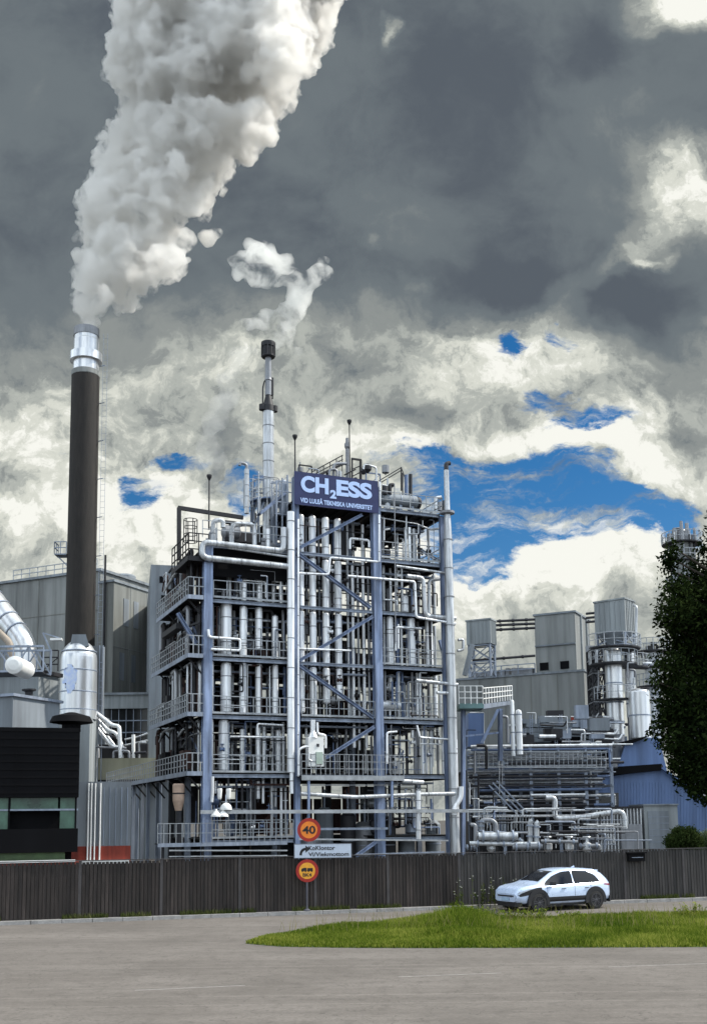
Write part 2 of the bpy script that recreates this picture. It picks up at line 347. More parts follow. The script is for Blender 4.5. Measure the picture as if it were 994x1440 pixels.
# ================================================================== GROUND, ROADS
def hit(K, e, px, py=1000):
    r = ray(px, py); q = r.x/r.y
    return (q*K.y-K.x)/(e.x-q*e.y)
G0 = gnd(0, 1300); G3 = gnd(994, 1265)
FD = (G3-G0); FD.z = 0; FD.normalize(); FN = Vector((FD.y, -FD.x, 0))      # along the fence / towards the camera
def F(s, n, z=0): return G0 + FD*s + FN*n + EZ*z
def sheet(name, pts, m, z):
    mb = MB(); mb.add([(p.x, p.y, z) for p in pts], [tuple(range(len(pts)))]); o = mb.build(name, m, base=(0, 0, 0)); o['kind'] = 'structure'; return o
def ground_mat(name, c1, c2, scale, fine, wear=None, bump=.25):
    m = bpy.data.materials.new(name); m.use_nodes = True; t = m.node_tree; b = t.nodes['Principled BSDF']
    g = N(t, 'ShaderNodeNewGeometry')
    def nz(s, d, sc_=(1, 1, 1), rot=0):
        mp = N(t, 'ShaderNodeMapping'); t.links.new(g.outputs['Position'], mp.inputs[0]); mp.inputs['Scale'].default_value = sc_; mp.inputs['Rotation'].default_value = (0, 0, rot)
        n = N(t, 'ShaderNodeTexNoise'); t.links.new(mp.outputs[0], n.inputs[0]); n.inputs['Scale'].default_value = s; n.inputs['Detail'].default_value = d; n.inputs['Roughness'].default_value = .6; return n.outputs['Fac']
    def mix(fac, a, bb, bt='MIX'):
        x = N(t, 'ShaderNodeMix', data_type='RGBA', blend_type=bt)
        for i, s in ((0, fac), (6, a), (7, bb)):
            if isinstance(s, (tuple, float)): x.inputs[i].default_value = s if isinstance(s, float) else (*s, 1)
            else: t.links.new(s, x.inputs[i])
        return x.outputs[2]
    def rng(x, a, bb, c, d):
        r = N(t, 'ShaderNodeMapRange'); t.links.new(x, r.inputs[0])
        for i, v in enumerate((a, bb, c, d)): r.inputs[i+1].default_value = v
        return r.outputs[0]
    col = mix(rng(nz(scale, 6), .3, .7, 0, 1), c1, c2)
    if wear:
        a = -math.atan2(wear[0].y, wear[0].x)
        mpv = nz(1.0, 5, (.05, 1.1, 1), a)
        col = mix(rng(mpv, .42, .66, 0, .38), col, tuple(x*.62 for x in c1))
        mpv2 = nz(1.0, 4, (.03, 3.2, 1), a)
        col = mix(rng(mpv2, .55, .68, 0, .35), col, tuple(min(1, x*1.35) for x in c2))
        # cracks sealed with bitumen
        v = N(t, 'ShaderNodeTexVoronoi', feature='DISTANCE_TO_EDGE'); mp = N(t, 'ShaderNodeMapping'); t.links.new(g.outputs['Position'], mp.inputs[0]); mp.inputs['Scale'].default_value = (.10, .28, 1); mp.inputs['Rotation'].default_value = (0, 0, a)
        wv = N(t, 'ShaderNodeVectorMath', operation='ADD'); n5 = N(t, 'ShaderNodeTexNoise'); t.links.new(g.outputs['Position'], n5.inputs[0]); n5.inputs['Scale'].default_value = 1.2; n5.inputs['Detail'].default_value = 4
        sc5 = N(t, 'ShaderNodeVectorMath', operation='SCALE'); t.links.new(n5.outputs['Color'], sc5.inputs[0]); sc5.inputs['Scale'].default_value = .35
        t.links.new(mp.outputs[0], wv.inputs[0]); t.links.new(sc5.outputs[0], wv.inputs[1]); t.links.new(wv.outputs[0], v.inputs['Vector'])
        col = mix(rng(v.outputs['Distance'], .002, .014, .6, 0), col, tuple(x*.4 for x in c1))
    col = mix(rng(nz(fine, 3), .3, .7, .0, .45), col, tuple(x*.55 for x in c1))
    col = mix(rng(nz(3.0, 6), .50, .68, .0, .45), col, tuple(x*.55 for x in c1)); col = mix(rng(nz(.16, 5), .50, .64, 0, .42), col, tuple(x*.6 for x in c1))
    t.links.new(col, b.inputs['Base Color']); b.inputs['Roughness'].default_value = .85; b.inputs['Specular IOR Level'].default_value = .25
    bp = N(t, 'ShaderNodeBump'); bp.inputs['Strength'].default_value = bump; bp.inputs['Distance'].default_value = .03
    t.links.new(nz(fine, 4), bp.inputs['Height']); t.links.new(bp.outputs[0], b.inputs['Normal'])
    return m
M_asph = ground_mat('worn_asphalt', (.135, .120, .107), (.185, .166, .150), .35, 14, (FD,))
M_yard = ground_mat('yard_gravel', (.06, .055, .05), (.11, .10, .09), .5, 8)
M_walk = ground_mat('path_asphalt', (.17, .16, .155), (.22, .21, .20), .6, 14)
M_kerb = mat('kerb_stone', (.30, .29, .28), .8, 0, .3, 3, 0, .2)
M_line = mat('faded_line_paint', (.22, .205, .19), .85, 0, .4, 6, 0, col2=(.15, .138, .128))
sheet('ground', [Vector(p) for p in ((-3000, -500, 0), (3000, -500, 0), (3000, 4000, 0), (-3000, 4000, 0))], M_yard, -.012)
sheet('road', [F(-60, .42), F(-60, 60), F(110, 60), F(110, .42)], M_asph, 0.0)
# raised footway edge along the fence with its kerb
mb = MB(); a = F(-60, .0); b = F(110, .0)
mb.hexa([F(-60, .30, 0), F(110, .30, 0), F(110, -.25, 0), F(-60, -.25, 0), F(-60, .30, .115), F(110, .30, .115), F(110, -.25, .115), F(-60, -.25, .115)])
o = mb.build('pavement', M_walk, base=(0, 0, 0)); o['kind'] = 'structure'
mb = MB()
for i in range(0, 170):
    s = -60+i
    mb.hexa([F(s+.01, .42, 0), F(s+.99, .42, 0), F(s+.99, .303, 0), F(s+.01, .303, 0), F(s+.01, .42, .12), F(s+.99, .42, .12), F(s+.99, .303, .122), F(s+.01, .303, .122)])
o = mb.build('kerb', M_kerb, base=(0, 0, 0)); o['kind'] = 'structure'
mb = MB()
for (x0, y0, x1, y1) in ((190, 1393, 345, 1386), (560, 1374, 705, 1368.5), (855, 1360, 1000, 1355), (-190, 1416, -20, 1405)):
    p, q = gnd(x0, y0), gnd(x1, y1); d = (q-p).normalized(); s_ = Vector((-d.y, d.x, 0))*.045
    mb.add([p-s_+EZ*.004, q-s_+EZ*.004, q+s_+EZ*.004, p+s_+EZ*.004], [(0, 1, 2, 3)])
o = mb.build('road_marking', M_line, base=(0, 0, 0)); o['kind'] = 'structure'

# ================================================================== FENCE
M_fence = mat('fence_boards', (.034, .027, .024), .8, 0, .5, 5, .35, .2, 30, island=.32)
M_fence2 = mat('fence_boards_grey', (.044, .041, .039), .8, 0, .4, 4, .3, .2, 30, island=.25)
M_fpost = mat('fence_post', (.055, .05, .05), .7, 0, .3, 3)
FH = 1.98
def fence(s0, s1, m, label, name='board_fence', group='dark board fences along the road'):
    t = thing(name, label, 'fence', F(s0, -.0), group)
    n = max(1, round((s1-s0)/2.6)); L = (s1-s0)/n
    for i in range(n):
        mb = MB(); a = s0+i*L; x = a+.06; h = FH+random.uniform(-.02, .03)
        while x < a+L-.06:
            w = .115; j = random.uniform(-.012, .012); hh = h+random.uniform(-.012, .012)
            mb.box(F(x+w/2, j, (hh+.08)/2+.02), (w-.012, .022, hh-.08), (FD, FN, EZ))
            x += w+.016
        for z in (.35, 1.1, 1.8): mb.box(F(a+L/2, -.045, z), (L-.1, .05, .09), (FD, FN, EZ))
        mb.box(F(a+L/2, -.02, h/2), (L-.1, .012, h-.1), (FD, FN, EZ))
        mb.build('panel', m, t)
        pb = MB(); pb.box(F(a, -.02, FH/2+.03), (.1, .1, FH+.1), (FD, FN, EZ)); pb.build('post', M_fpost, t)
    mb = MB(); mb.box(F((s0+s1)/2, 0, FH+.065), (s1-s0, .10, .03), (FD, FN, EZ)); mb.build('cap_rail', M_fpost, t)
    return t
def S(px):   # distance along the fence for a picture column
    return hit(G0, FD, px)
fence(-24, S(118)-.06, M_fence, 'dark brown board fence in front of the black building')
fence(S(118), S(640)-.06, M_fence, 'long dark board fence below the steel tower and behind the round road signs')
fence(S(640), S(868)-.06, M_fence2, 'dark grey board fence behind the white car')
fence(S(868), 60, M_fence2, 'smoother grey board fence to the right of the white car under the tree')
def cabinet(px0, px1, py, label):
    t = thing('fence_box', label, 'box', F(S((px0+px1)/2), .12, 1.3)); w = S(px1)-S(px0); c = S((px0+px1)/2); z = zat(py, F(c, 0).y)
    mb = MB(); mb.box(F(c, .14, z), (w, .18, .30), (FD, FN, EZ)); mb.box(F(c, .16, z+.18), (w+.1, .28, .04), (FD, FN, EZ)); mb.build('casing', M_black, t)
    mb = MB(); mb.box(F(c, .24, z), (w*.7, .02, .02), (FD, FN, EZ)); mb.build('bracket', M_steel, t)
cabinet(871, 893, 1210, 'small black box fixed to the grey fence just right of the car')

# ================================================================== BUILDINGS, LEFT
ZPX = 110
def corner_box(px_l, px_c, px_r, py_top, Yc, th, z0=0.0, dr=None, dl=None, mb=None):
    """box with its near vertical edge at px_c, left face ending at px_l, right face at px_r"""
    ref = py_top+40; K = at(px_c, ref, Yc); K.z = z0; h = at(px_c, py_top, Yc).z-z0
    eR = Vector((math.cos(R(th)), math.sin(R(th)), 0)); eL = Vector((-math.sin(R(th)), math.cos(R(th)), 0))
    a = dr or hit(K, eR, px_r, ref); b = dl or hit(K, eL, px_l, ref)
    mb = mb or MB(); p = [K, K+eR*a, K+eR*a+eL*b, K+eL*b]
    mb.hexa(p+[q+EZ*h for q in p]); return mb, K, eR, eL, a, b, h
# far big block behind the chimney
t = thing('boiler_house', 'big pale concrete building behind the brown chimney', 'building', at(140, 1155, 120))
mb, K, eR, eL, a, b, h = corner_box(-260, 141, 235, 803, 120, 65); mb.build('wall', M_conc, t)
rb = MB(); rb.box(K+eR*a/2+eL*b/2+EZ*(h+.15), (a+.5, b+.5, .3), (eR, eL, EZ)); rb.build('roof_edge', M_clad, t)
rl = MB()
def rail_run(mb, p, q, h=1.05, sp=1.5, r=.025, rows=2):
    p, q = Vector(p), Vector(q); L = (q-p).length; n = max(1, round(L/sp))
    for i in range(n+1): c = p.lerp(q, i/n); mb.bar(c, c+EZ*h, r*2)
    for k in range(rows): z = EZ*(h*(1-k/rows)); mb.bar(p+z, q+z, r*2)
rail_run(rl, K+eL*.5+EZ*(h+.3), K+eL*13+EZ*(h+.3), 1.2, 1.2, .05); rl.build('roof_railing', M_rail, t)
vb = MB(); vb.lathe(K+eR*(a*.55)+eL*2+EZ*(h-3), [(1.3, 0), (1.3, 4.0), (1.1, 4.2)], 16); vb.build('roof_vent', M_clad, t); vb = MB(); vb.lathe(K+eR*(a*.4)+eL*2+EZ*(h-3), [(.8, 0), (.8, 3.8)], 12); vb.build('roof_vent', M_clad, t)
mb = MB()
for zz in (h*.38, h*.62, h*.86): mb.box(K+eL*b/2-eR*.02+EZ*zz, (.05, b, .10), (eR, eL, EZ))
for k in range(7): mb.box(K+eL*(3+k*6)-eR*.02+EZ*h/2, (.05, .08, h-.2), (eR, eL, EZ))
mb.build('panel_joint', M_conc2, t)
# stair block in front
t = thing('silo_block', 'tall windowless concrete block with one shaded face, right of the chimney', 'building', at(160, 1155, 112))
mb, K, eR, eL, a, b, h = corner_box(140, 160, 250, 818, 112, 65); mb.build('wall', M_conc2, t)
rb = MB(); rb.box(K+eR*a/2+eL*b/2+EZ*(h+.12), (a+.3, b+.3, .24), (eR, eL, EZ)); rb.build('roof_edge', M_clad, t)
def wbox(mb, s, z, w, hh, d=.06): mb.box(K+eR*s-eL*.0+EZ*z+(eL*-1)*d/2, (w, d, hh), (eR, eL, EZ))
for s, z, w, hh in ((a*.18, h-3.0, .9, 3), (a*.33, h-3.0, .8, 3), (a*.13, h-9, .8, 3), (a*.30, h-9, .7, 3)):
    mb = MB(); wbox(mb, s, z, w, hh); mb.build('louvre', M_clad, t)
mb = MB()
for z in (h*.30, h*.52, h*.76): wbox(mb, a/2, z, a-.1, .10, .04)
for s in (.25, .5, .75): wbox(mb, a*s, h*.5, .08, h-.2, .04)
mb.build('panel_joint', M_conc, t)
mb = MB(); wbox(mb, a*.72, h*.33, 1.0, 2.4, .1); mb.build('hatch', M_white, t)
mb = MB(); mb.tube([K+eL*(b*.55)-eR*.2+EZ*.5, K+eL*(b*.55)-eR*.2+EZ*(h+3)], .12, 8); mb.build('downpipe', M_dark, t)
# narrow tower left of the steel frame
t = thing('lift_tower', 'grey flat panelled tower rising just behind the left of the steel frame', 'building', at(240, 1155, 98))
mb, K, eR, eL, a, b, h = corner_box(205, 212, 262, 794, 98, 12); mb.build('wall', M_clad, t)
mb = MB()
for s, z in ((a*.3, h-1.4), (a*.55, h-2.6), (a*.7, h-1.5), (a*.35, h-3.2)): mb.box(K+eR*s-eL*.03+EZ*z, (.35, .06, .6), (eR, eL, EZ))
mb.build('vent_hole', M_black, t)
# low hall with big dark glazed opening
t = thing('machine_hall', 'low pale hall with a large dark gridded window behind the sloping pipes', 'building', at(180, 1155, 101))
Yh = 101; xl, xr = xat(132, Yh), xat(246, Yh); zt, zo1, zo0 = zat(978, Yh), zat(997, Yh), zat(1047, Yh); xo0, xo1 = xat(134, Yh), xat(207, Yh)
mb = MB()
def rect(mb, x0, x1, y0, y1, z0, z1): return mb.box(((x0+x1)/2, (y0+y1)/2, (z0+z1)/2), (x1-x0, y1-y0, z1-z0))
rect(mb, xl, xr, Yh, Yh+8, zo1, zt); rect(mb, xo1, xr, Yh, Yh+8, 0, zo1); rect(mb, xl, xo1, Yh, Yh+8, 0, zo0); rect(mb, xl-.01, xo0, Yh, Yh+8, zo0, zo1); mb.build('wall', M_cladw, t)
mb = MB(); rect(mb, xl-.2, xr+.2, Yh-.2, Yh+8.2, zt, zt+.22); mb.build('roof_edge', M_clad, t)
mb = MB(); rect(mb, xo0, xo1, Yh+.5, Yh+.56, zo0, zo1); w_ = mb.build('window', M_glass, t)
mb = MB()
for k in range(1, 7): x = xo0+(xo1-xo0)*k/7; rect(mb, x-.03, x+.03, Yh+.38, Yh+.46, zo0, zo1)
for k in (1, 2): z = zo0+(zo1-zo0)*k/3; rect(mb, xo0, xo1, Yh+.36, Yh+.42, z-.05, z+.05)
mb.build('frame', M_steel, w_)
# cream gallery
t = thing('conveyor_gallery', 'long cream clad gallery on posts between the black building and the tower', 'gallery', at(165, 1155, 95))
mb = MB(); Yg = 95; rect(mb, xat(113, Yg), xat(226, Yg), Yg, Yg+3, zat(1097, Yg), zat(1067, Yg)); mb.build('wall', M_cream, t)
mb = MB(); rect(mb, xat(112, Yg), xat(227, Yg), Yg-.15, Yg+3.15, zat(1099.5, Yg), zat(1097, Yg)-.002); mb.build('bottom_edge', M_dark, t)
for px in (120, 150, 190, 222):
    mb = MB(); mb.box((xat(px, Yg), Yg+1.5, zat(1099.6, Yg)/2), (.25, .25, zat(1099.6, Yg)-.002)); mb.build('post', M_steel, t)
# grey shed with red plinth and white downpipes
t = thing('grey_shed', 'plain grey shed with a dark red band at its foot and white downpipes', 'shed', (at(186, 1150, 58).x, 58, 0)); t.rotation_euler.z = R(14)
Ys = 58; mb = MB(); rect(mb, xat(100, Ys), xat(186, Ys), Ys, Ys+4, 0, zat(1100, Ys)); mb.build('wall', M_clad, t)
mb = MB(); rect(mb, xat(100, Ys), xat(186, Ys), Ys-.05, Ys-.002, 1.0, zat(1190, Ys)); mb.build('plinth_band', M_red, t)
mb = MB(); rect(mb, xat(116, Ys), xat(184, Ys), Ys-.35, Ys-.06, zat(1215, Ys), zat(1210, Ys)); mb.build('ledge', M_white, t)
for px in (128, 132, 137, 144):
    mb = MB(); mb.tube([(xat(px, Ys), Ys-.14, 1.05), (xat(px, Ys), Ys-.14, zat(1102, Ys))], .045, 8); mb.build('downpipe', M_white, t)
mb = MB()
for k in range(5): rect(mb, xat(149+k*8, Ys)-.02, xat(149+k*8, Ys)+.02, Ys-.03, Ys-.001, zat(1189, Ys), zat(1108, Ys))
mb.build('panel_joint', M_steel, t)
# black building far left
t = thing('black_building', 'black clad building with green glazed window strip at the far left', 'building', (at(112, 1080, 50).x, 50, 0)); t.rotation_euler.z = R(17)
Yb = 50; xb0, xb1 = xat(-190, Yb), at(112, 1080, 50).x; zz = [0, zat(1210, Yb), zat(1198, Yb), zat(1165, Yb), zat(1121, Yb), zat(1024, Yb)]
mb = MB(); rect(mb, xb0, xb1, Yb, Yb+7, zz[4], zz[5]); rect(mb, xb0, xb1, Yb, Yb+7, zz[2], zz[3]); rect(mb, xb0+.2, xb1-.25, Yb+.6, Yb+7, 0, zz[2]); rect(mb, xb0, xb1-.2, Yb+.8, Yb+7, zz[3], zz[4]); mb.build('wall', M_black, t)
mb = MB()
for k in range(9): z = zz[4]+(zz[5]-zz[4])*(k+.5)/9; rect(mb, xb0, xb1, Yb-.03, Yb-.001, z-.006, z+.006)
for px in (28, 70): rect(mb, xat(px, Yb)-.02, xat(px, Yb)+.02, Yb-.04, Yb-.031, zz[4], zz[5])
mb.build('cladding_seam', M_black, t)
for (a_, b_) in ((-120, -60), (-52, -4), (2, 19), (88, 108)):
    mb = MB(); rect(mb, xat(a_, Yb), xat(b_, Yb), Yb+.3, Yb+.34, zz[3]+.01, zz[4]-.01); w_ = mb.build('window', M_ggreen, t)
    mb = MB(); rect(mb, xat(b_, Yb)+.0, xat(b_, Yb)+.08, Yb+.22, Yb+.36, zz[3]+.01, zz[4]-.01); mb.build('frame', M_black, w_)
mb = MB(); rect(mb, xat(22, Yb), xat(85, Yb), Yb+.3, Yb+.34, zat(1138, Yb), zz[4]-.01); mb.build('window', M_ggreen, t)['label'] = 'upper half-height window pane'
mb = MB(); rect(mb, xb0, xb1, Yb+.25, Yb+.31, zat(1139.5, Yb), zat(1137, Yb)); mb.build('window_rail', M_steel, t)
mb = MB(); rect(mb, xb0, xat(96, Yb), Yb+.2, Yb+.5, zz[1], zz[2]); mb.build('green_panel', mat('moss_green_panel', (.05, .09, .04), .7, 0, .4, 2), t)
mb = MB(); rect(mb, xb0, xb1+.2, Yb-.1, Yb+.4, zat(1217, Yb), zat(1210, Yb)-.002); mb.build('plinth_band', M_red, t)
mb = MB(); rect(mb, xb0, xb1-.1, Yb-.25, Yb-.102, zat(1211.5, Yb), zat(1208.5, Yb)); mb.build('white_trim', M_white, t)
mb = MB(); zc = zz[5]; c = Vector((xat(84, Yb), Yb+2, zc)); mb.lathe(c, [(.45, 0), (.45, .35), (1.05, .45), (.9, .75), (.2, .95)], 14); one(mb, 'roof_cowl', M_black, 'black mushroom shaped vent cowl on the roof of the black building', 'vent')
# pale buildings left, stepped
t = thing('annex_building', 'pale flat roofed building below the truss bridge at the far left', 'building', at(55, 1155, 66))
mb, K, eR, eL, a, b, h = corner_box(-220, 54, 82, 947, 66, 70); mb.build('wall', M_cladw, t)
mb = MB(); mb.box(K+eR*a/2+eL*b/2+EZ*(h+.12), (a+.4, b+.4, .24), (eR, eL, EZ)); mb.build('roof_edge', M_dark, t)
t = thing('annex_building', 'lower pale building just above the roof of the black building', 'building', at(18, 1155, 60))
mb, K, eR, eL, a, b, h = corner_box(-200, 18, 84, 979, 60, 68); mb.build('wall', M_clad, t)
mb = MB(); mb.box(K+eR*a/2+eL*b/2+EZ*(h+.08), (a+.3, b+.3, .16), (eR, eL, EZ)); mb.build('roof_edge', M_steel, t)
mb = MB()
for s in (.25, .45, .7): mb.lathe(K+eR*a*.4+eL*b*s*.05+EZ*(h+.1), [(.12, 0), (.12, .35), (.3, .4), (.3, .5)], 10)
one(mb, 'roof_vent', M_dark, 'small dark mushroom vent on the lower pale roof at the left', 'vent')
# truss bridge
t = thing('truss_bridge', 'grey lattice truss footbridge at the far left above the pale roof', 'bridge', at(20, 1155, 62))
Yt = 62; z1, z0 = zat(908, Yt), zat(943, Yt); mb = MB(); xs = [xat(p, Yt) for p in (-60, -35, -10, 15, 37, 58)]
for y in (Yt, Yt+1.6):
    mb.bar((xs[0], y, z1), (xs[-1], y, z1), .12); mb.bar((xs[0], y, z0), (xs[-1], y, z0), .12)
    for i in range(len(xs)): mb.bar((xs[i], y, z0), (xs[i], y, z1), .08)
    for i in range(len(xs)-1): mb.bar((xs[i], y, z0 if i % 2 else z1), (xs[i+1], y, z1 if i % 2 else z0), .07)
mb.build('truss', M_steel, t)
mb = MB(); rect(mb, xs[0], xs[-1], Yt, Yt+1.6, z0-.12, z0-.062); mb.build('deck', M_dark, t)
mb = MB(); mb.lathe(at(20, 935, 59), [(0.05, -.1), (.3, -.08), (.5, 0), (.52, .1), (.52, 2.2)], 22, (0, 1, 0)); one(mb, 'round_tank', M_white, 'white horizontal tank showing its round end below the truss bridge', 'tank')
# sloping duct
t = thing('sloping_duct', 'large silver duct coming down steeply at the far left beside the pale wall', 'duct', at(10, 1155, 70))
mb = MB(); mb.pipe([at(-60, 775, 74), at(36, 905, 70), at(38, 944, 70)], .75, 18, 1.2); mb.build('duct', M_alu, t)
mb = MB()
for k in range(6): p = at(-60, 775, 74).lerp(at(36, 905, 70), .30+k*.115); d = (at(36, 905, 70)-at(-60, 775, 74)).normalized(); mb.lathe(p, [(.80, 0), (.80, .1)], 18, d)
mb.build('band', M_steel, t)
mb = MB(); mb.pipe([at(-60, 835, 70), at(16, 905, 68), at(17, 944, 68)], .22, 12); mb.build('pipe', mat('tan_grey_lagging', (.30, .25, .20), .6, 0, .3, 1.5), t)
t = thing('jib_lamp', 'thin angled jib arm with a small lamp standing on the pale roof', 'lamp', at(72, 944, 64))
mb = MB(); mb.bar(at(72, 915, 64), at(61, 890, 64), .09); mb.bar(at(61, 890, 64), at(84, 897, 64), .07); mb.bar(at(72, 944, 64), at(72, 915, 64), .12); mb.build('arm', M_steel, t)
mb = MB(); mb.box(at(80, 896.5, 64)-EZ*.12, (.7, .3, .14)); mb.build('lamp_head', M_white, t)
t = thing('roof_railing', 'short dark railing frame on the pale roof left of the silver vessel', 'railing', at(70, 944, 65))
mb = MB(); rail_run(mb, at(59, 944, 65), at(82, 944, 65), 1.3, .55, .035, 3); mb.bar(at(59, 944, 65), at(82, 925, 65), .05); mb.build('rail', M_dark, t)

# ================================================================== CHIMNEY
Yc = 105; cx = at(113, 1155, Yc); cx.z = 0
t = thing('chimney', 'tall round dark brown chimney with a silver top giving off smoke', 'chimney', cx)
pT = at(122, 462, Yc)
def cz(py): return at(120, py, Yc).z
k = Yc/1500
cx.x = at(113, 890, Yc).x
zb, zs, ztop = 0, cz(530), cz(464)
mb = MB(); mb.lathe(cx, [(21.5*k, 0), (20.9*k, zs*.4), (19.6*k*1.03, zs)], 40); mb.build('shaft', M_chim, t)
# silver liner
sx = 1.0
r1 = 17.4*k*1.05
mb = MB(); mb.lathe(cx, [(r1*.98, zs), (r1, zs+.02), (r1, cz(505)), (r1, cz(480)), (r1*.97, cz(479)), (r1*.97, ztop)], 36); mb.build('liner', M_alu, t)
mb = MB(); mb.lathe(cx, [(r1*1.02, cz(474)), (r1*1.02, ztop+.05), (r1*.8, ztop+.05), (r1*.8, ztop-.5)], 36); mb.build('rim', M_grey, t)
mb = MB(); mb.lathe(cx, [(r1*1.02, cz(509)), (r1*1.27, cz(509)), (r1*1.27, cz(498)), (r1*1.02, cz(498))], 36); mb.build('collar', M_alu, t)
mb = MB(); mb.lathe(cx, [(20.4*k, zs-.02), (20.6*k, zs+.05), (20.6*k, zs+.5), (r1, zs+.6)], 36); mb.build('cap_ring', M_conc, t)
mb = MB(); lx = cx+Vector((21.5*k+.55, -.3, 0))
for dx in (-.22, .22): mb.bar(lx+Vector((dx, 0, 20)), lx+Vector((dx, 0, ztop-.6)), .028)
z = 20.0
while z < ztop-1: mb.bar(lx+Vector((-.22, 0, z)), lx+Vector((.22, 0, z)), .022); z += .6
for j in range(8): z = 22+j*(ztop-26)/7; mb.bar(lx+EZ*z, cx+Vector((20*k, 0, z)), .07)
mb.build('ladder', M_steel, t)
mb = MB(); p = at(88, 776, Yc); mb.box(p+Vector((0, 0, -.4)), (1.2, 1.4, .12)); rail_run(mb, p+Vector((-.6, -.7, -.34)), p+Vector((.6, -.7, -.34)), 1.2, .6, .04); rail_run(mb, p+Vector((-.6, -.7, -.34)), p+Vector((-.6, .7, -.34)), 1.2, .7, .04); mb.bar(p+Vector((-.5, 0, -.4)), p+Vector((.7, 0, -1.6)), .12); mb.build('platform', M_steel, t)

# silver vessel in front
t = thing('dust_collector', 'big upright silver vessel with rounded top and a painted-on blue reflection, left of the hall', 'vessel', at(107, 1155, 92))
Yv = 92; kv = Yv/1500; c = at(106.5, 1155, Yv); c.z = 0
mb = MB(); r = 25.5*kv; zt = zat(930, Yv); zb = zat(1012, Yv)
mb.lathe(c, [(r*1.02, zb), (r, zt)]+[(r*math.cos(a), zt+math.sin(a)*(zat(900, Yv)-zt)) for a in (R(x) for x in range(8, 72, 8))]+[(r*.25, zat(898, Yv)+.05)], 32); mb.build('body', M_alu, t)
for py in (1000, 975, 945, 918): z = zat(py, Yv); rr = r*1.012 if py > 925 else r*.955; mb = MB(); mb.lathe(c, [(rr, z), (rr*1.01, z+.02), (rr*1.01, z+.10), (rr, z+.12)], 32); mb.build('band', M_steel, t)
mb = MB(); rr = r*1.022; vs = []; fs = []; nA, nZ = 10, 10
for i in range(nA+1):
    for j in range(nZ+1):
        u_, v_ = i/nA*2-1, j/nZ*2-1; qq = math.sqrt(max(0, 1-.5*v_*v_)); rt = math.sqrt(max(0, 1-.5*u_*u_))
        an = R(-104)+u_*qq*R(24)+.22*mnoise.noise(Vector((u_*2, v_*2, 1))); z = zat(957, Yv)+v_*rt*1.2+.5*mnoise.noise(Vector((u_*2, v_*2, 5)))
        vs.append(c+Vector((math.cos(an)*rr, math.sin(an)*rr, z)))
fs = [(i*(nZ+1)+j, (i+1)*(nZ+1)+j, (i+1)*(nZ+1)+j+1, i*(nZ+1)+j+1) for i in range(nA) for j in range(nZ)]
mb.add(vs, fs, True); mb.build('painted_reflection', mat('blue_reflection_tone', (.28, .36, .56), .45, .5, .5, 2.4, col2=(.56, .6, .66)), t)  # blue sky reflection coloured into a patch on the vessel shell
mb = MB(); mb.hexa([at(99, 909, 91), at(126, 909, 91), at(126, 909, 95), at(99, 909, 95), at(102, 892, 91), at(121, 892, 91), at(121, 892, 95), at(102, 892, 95)]); mb.build('hood', M_clad, t)
mb = MB(); rect(mb, xat(86, Yv), xat(137, Yv), Yv+1.3, Yv+2.2, zat(1010, Yv), zat(905, Yv)); mb.build('support_frame', M_clad, t)
mb = MB(); rect(mb, xat(82, Yv), xat(132, Yv), Yv-1.5, Yv+1.5, 0, zb-.01); mb.build('base', M_cladw, t)
mb = MB(); rail_run(mb, at(132, 1008, Yv), at(140, 1008, Yv+2), 1.1, .6, .04); 
for k_ in range(9): z = zat(1000, Yv)+k_*.55; mb.bar((xat(134, Yv), Yv+1, z), (xat(139, Yv), Yv+1, z), .05)
mb.bar((xat(134, Yv), Yv+1, 0), (xat(134, Yv), Yv+1, zat(905, Yv)), .06); mb.bar((xat(139, Yv), Yv+1, 0), (xat(139, Yv), Yv+1, zat(905, Yv)), .06); mb.build('ladder', M_steel, t)
# sloping pipes and stairs
t = thing('sloping_pipework', 'bundle of pale pipes sloping down from the silver vessel to the cream gallery', 'pipework', at(150, 1066, 93.5))
for i, (pts, r_, m_) in enumerate([
    ([(133, 1000), (158, 1020), (168, 1021), (170, 1066)], .13, M_tube), ([(131, 1004), (152, 1027), (163, 1030), (172, 1047), (172, 1066)], .11, M_tube),
    ([(128, 1010), (138, 1055), (138, 1066)], .12, M_pipe), ([(132, 1018), (158, 1050), (175, 1052)], .13, M_tube), ([(140, 1020), (164, 1052)], .08, M_pipe),
    ([(116, 1015), (120, 1050), (178, 1052)], .07, M_grey), ([(188, 1033), (188, 1066)], .11, M_white), ([(176, 1040), (195, 1036), (208, 1031)], .06, M_pipe), ([(176, 1048), (208, 1041)], .06, M_pipe),
    ([(115, 1050), (128, 1050), (134, 1053), (134, 1066)], .14, M_pipe), ([(160, 1066), (160, 1056), (182, 1056), (182, 1066)], .08, M_grey), ([(170, 1060), (206, 1058)], .09, M_pdark), ([(196, 1066), (196, 1044), (206, 1044)], .07, M_pipe), ([(143, 1030), (166, 1038), (166, 1050)], .06, M_pdark)]):
    mb = MB(); mb.pipe([at(x, y, 93+(i % 5)*.35) for x, y in pts], r_*1.4, 10); mb.build('pipe', m_, t)
mb = MB(); rect(mb, xat(113, 96), xat(209, 96), 95.4, 96, zat(1067, 96), zat(1048, 96)); mb.build('back_tray', M_dark, t)
mb = MB(); rect(mb, xat(113, 96), xat(150, 96), 95.4, 97, zat(1048, 96), zat(1010, 96)); mb.build('casing', M_clad, t)
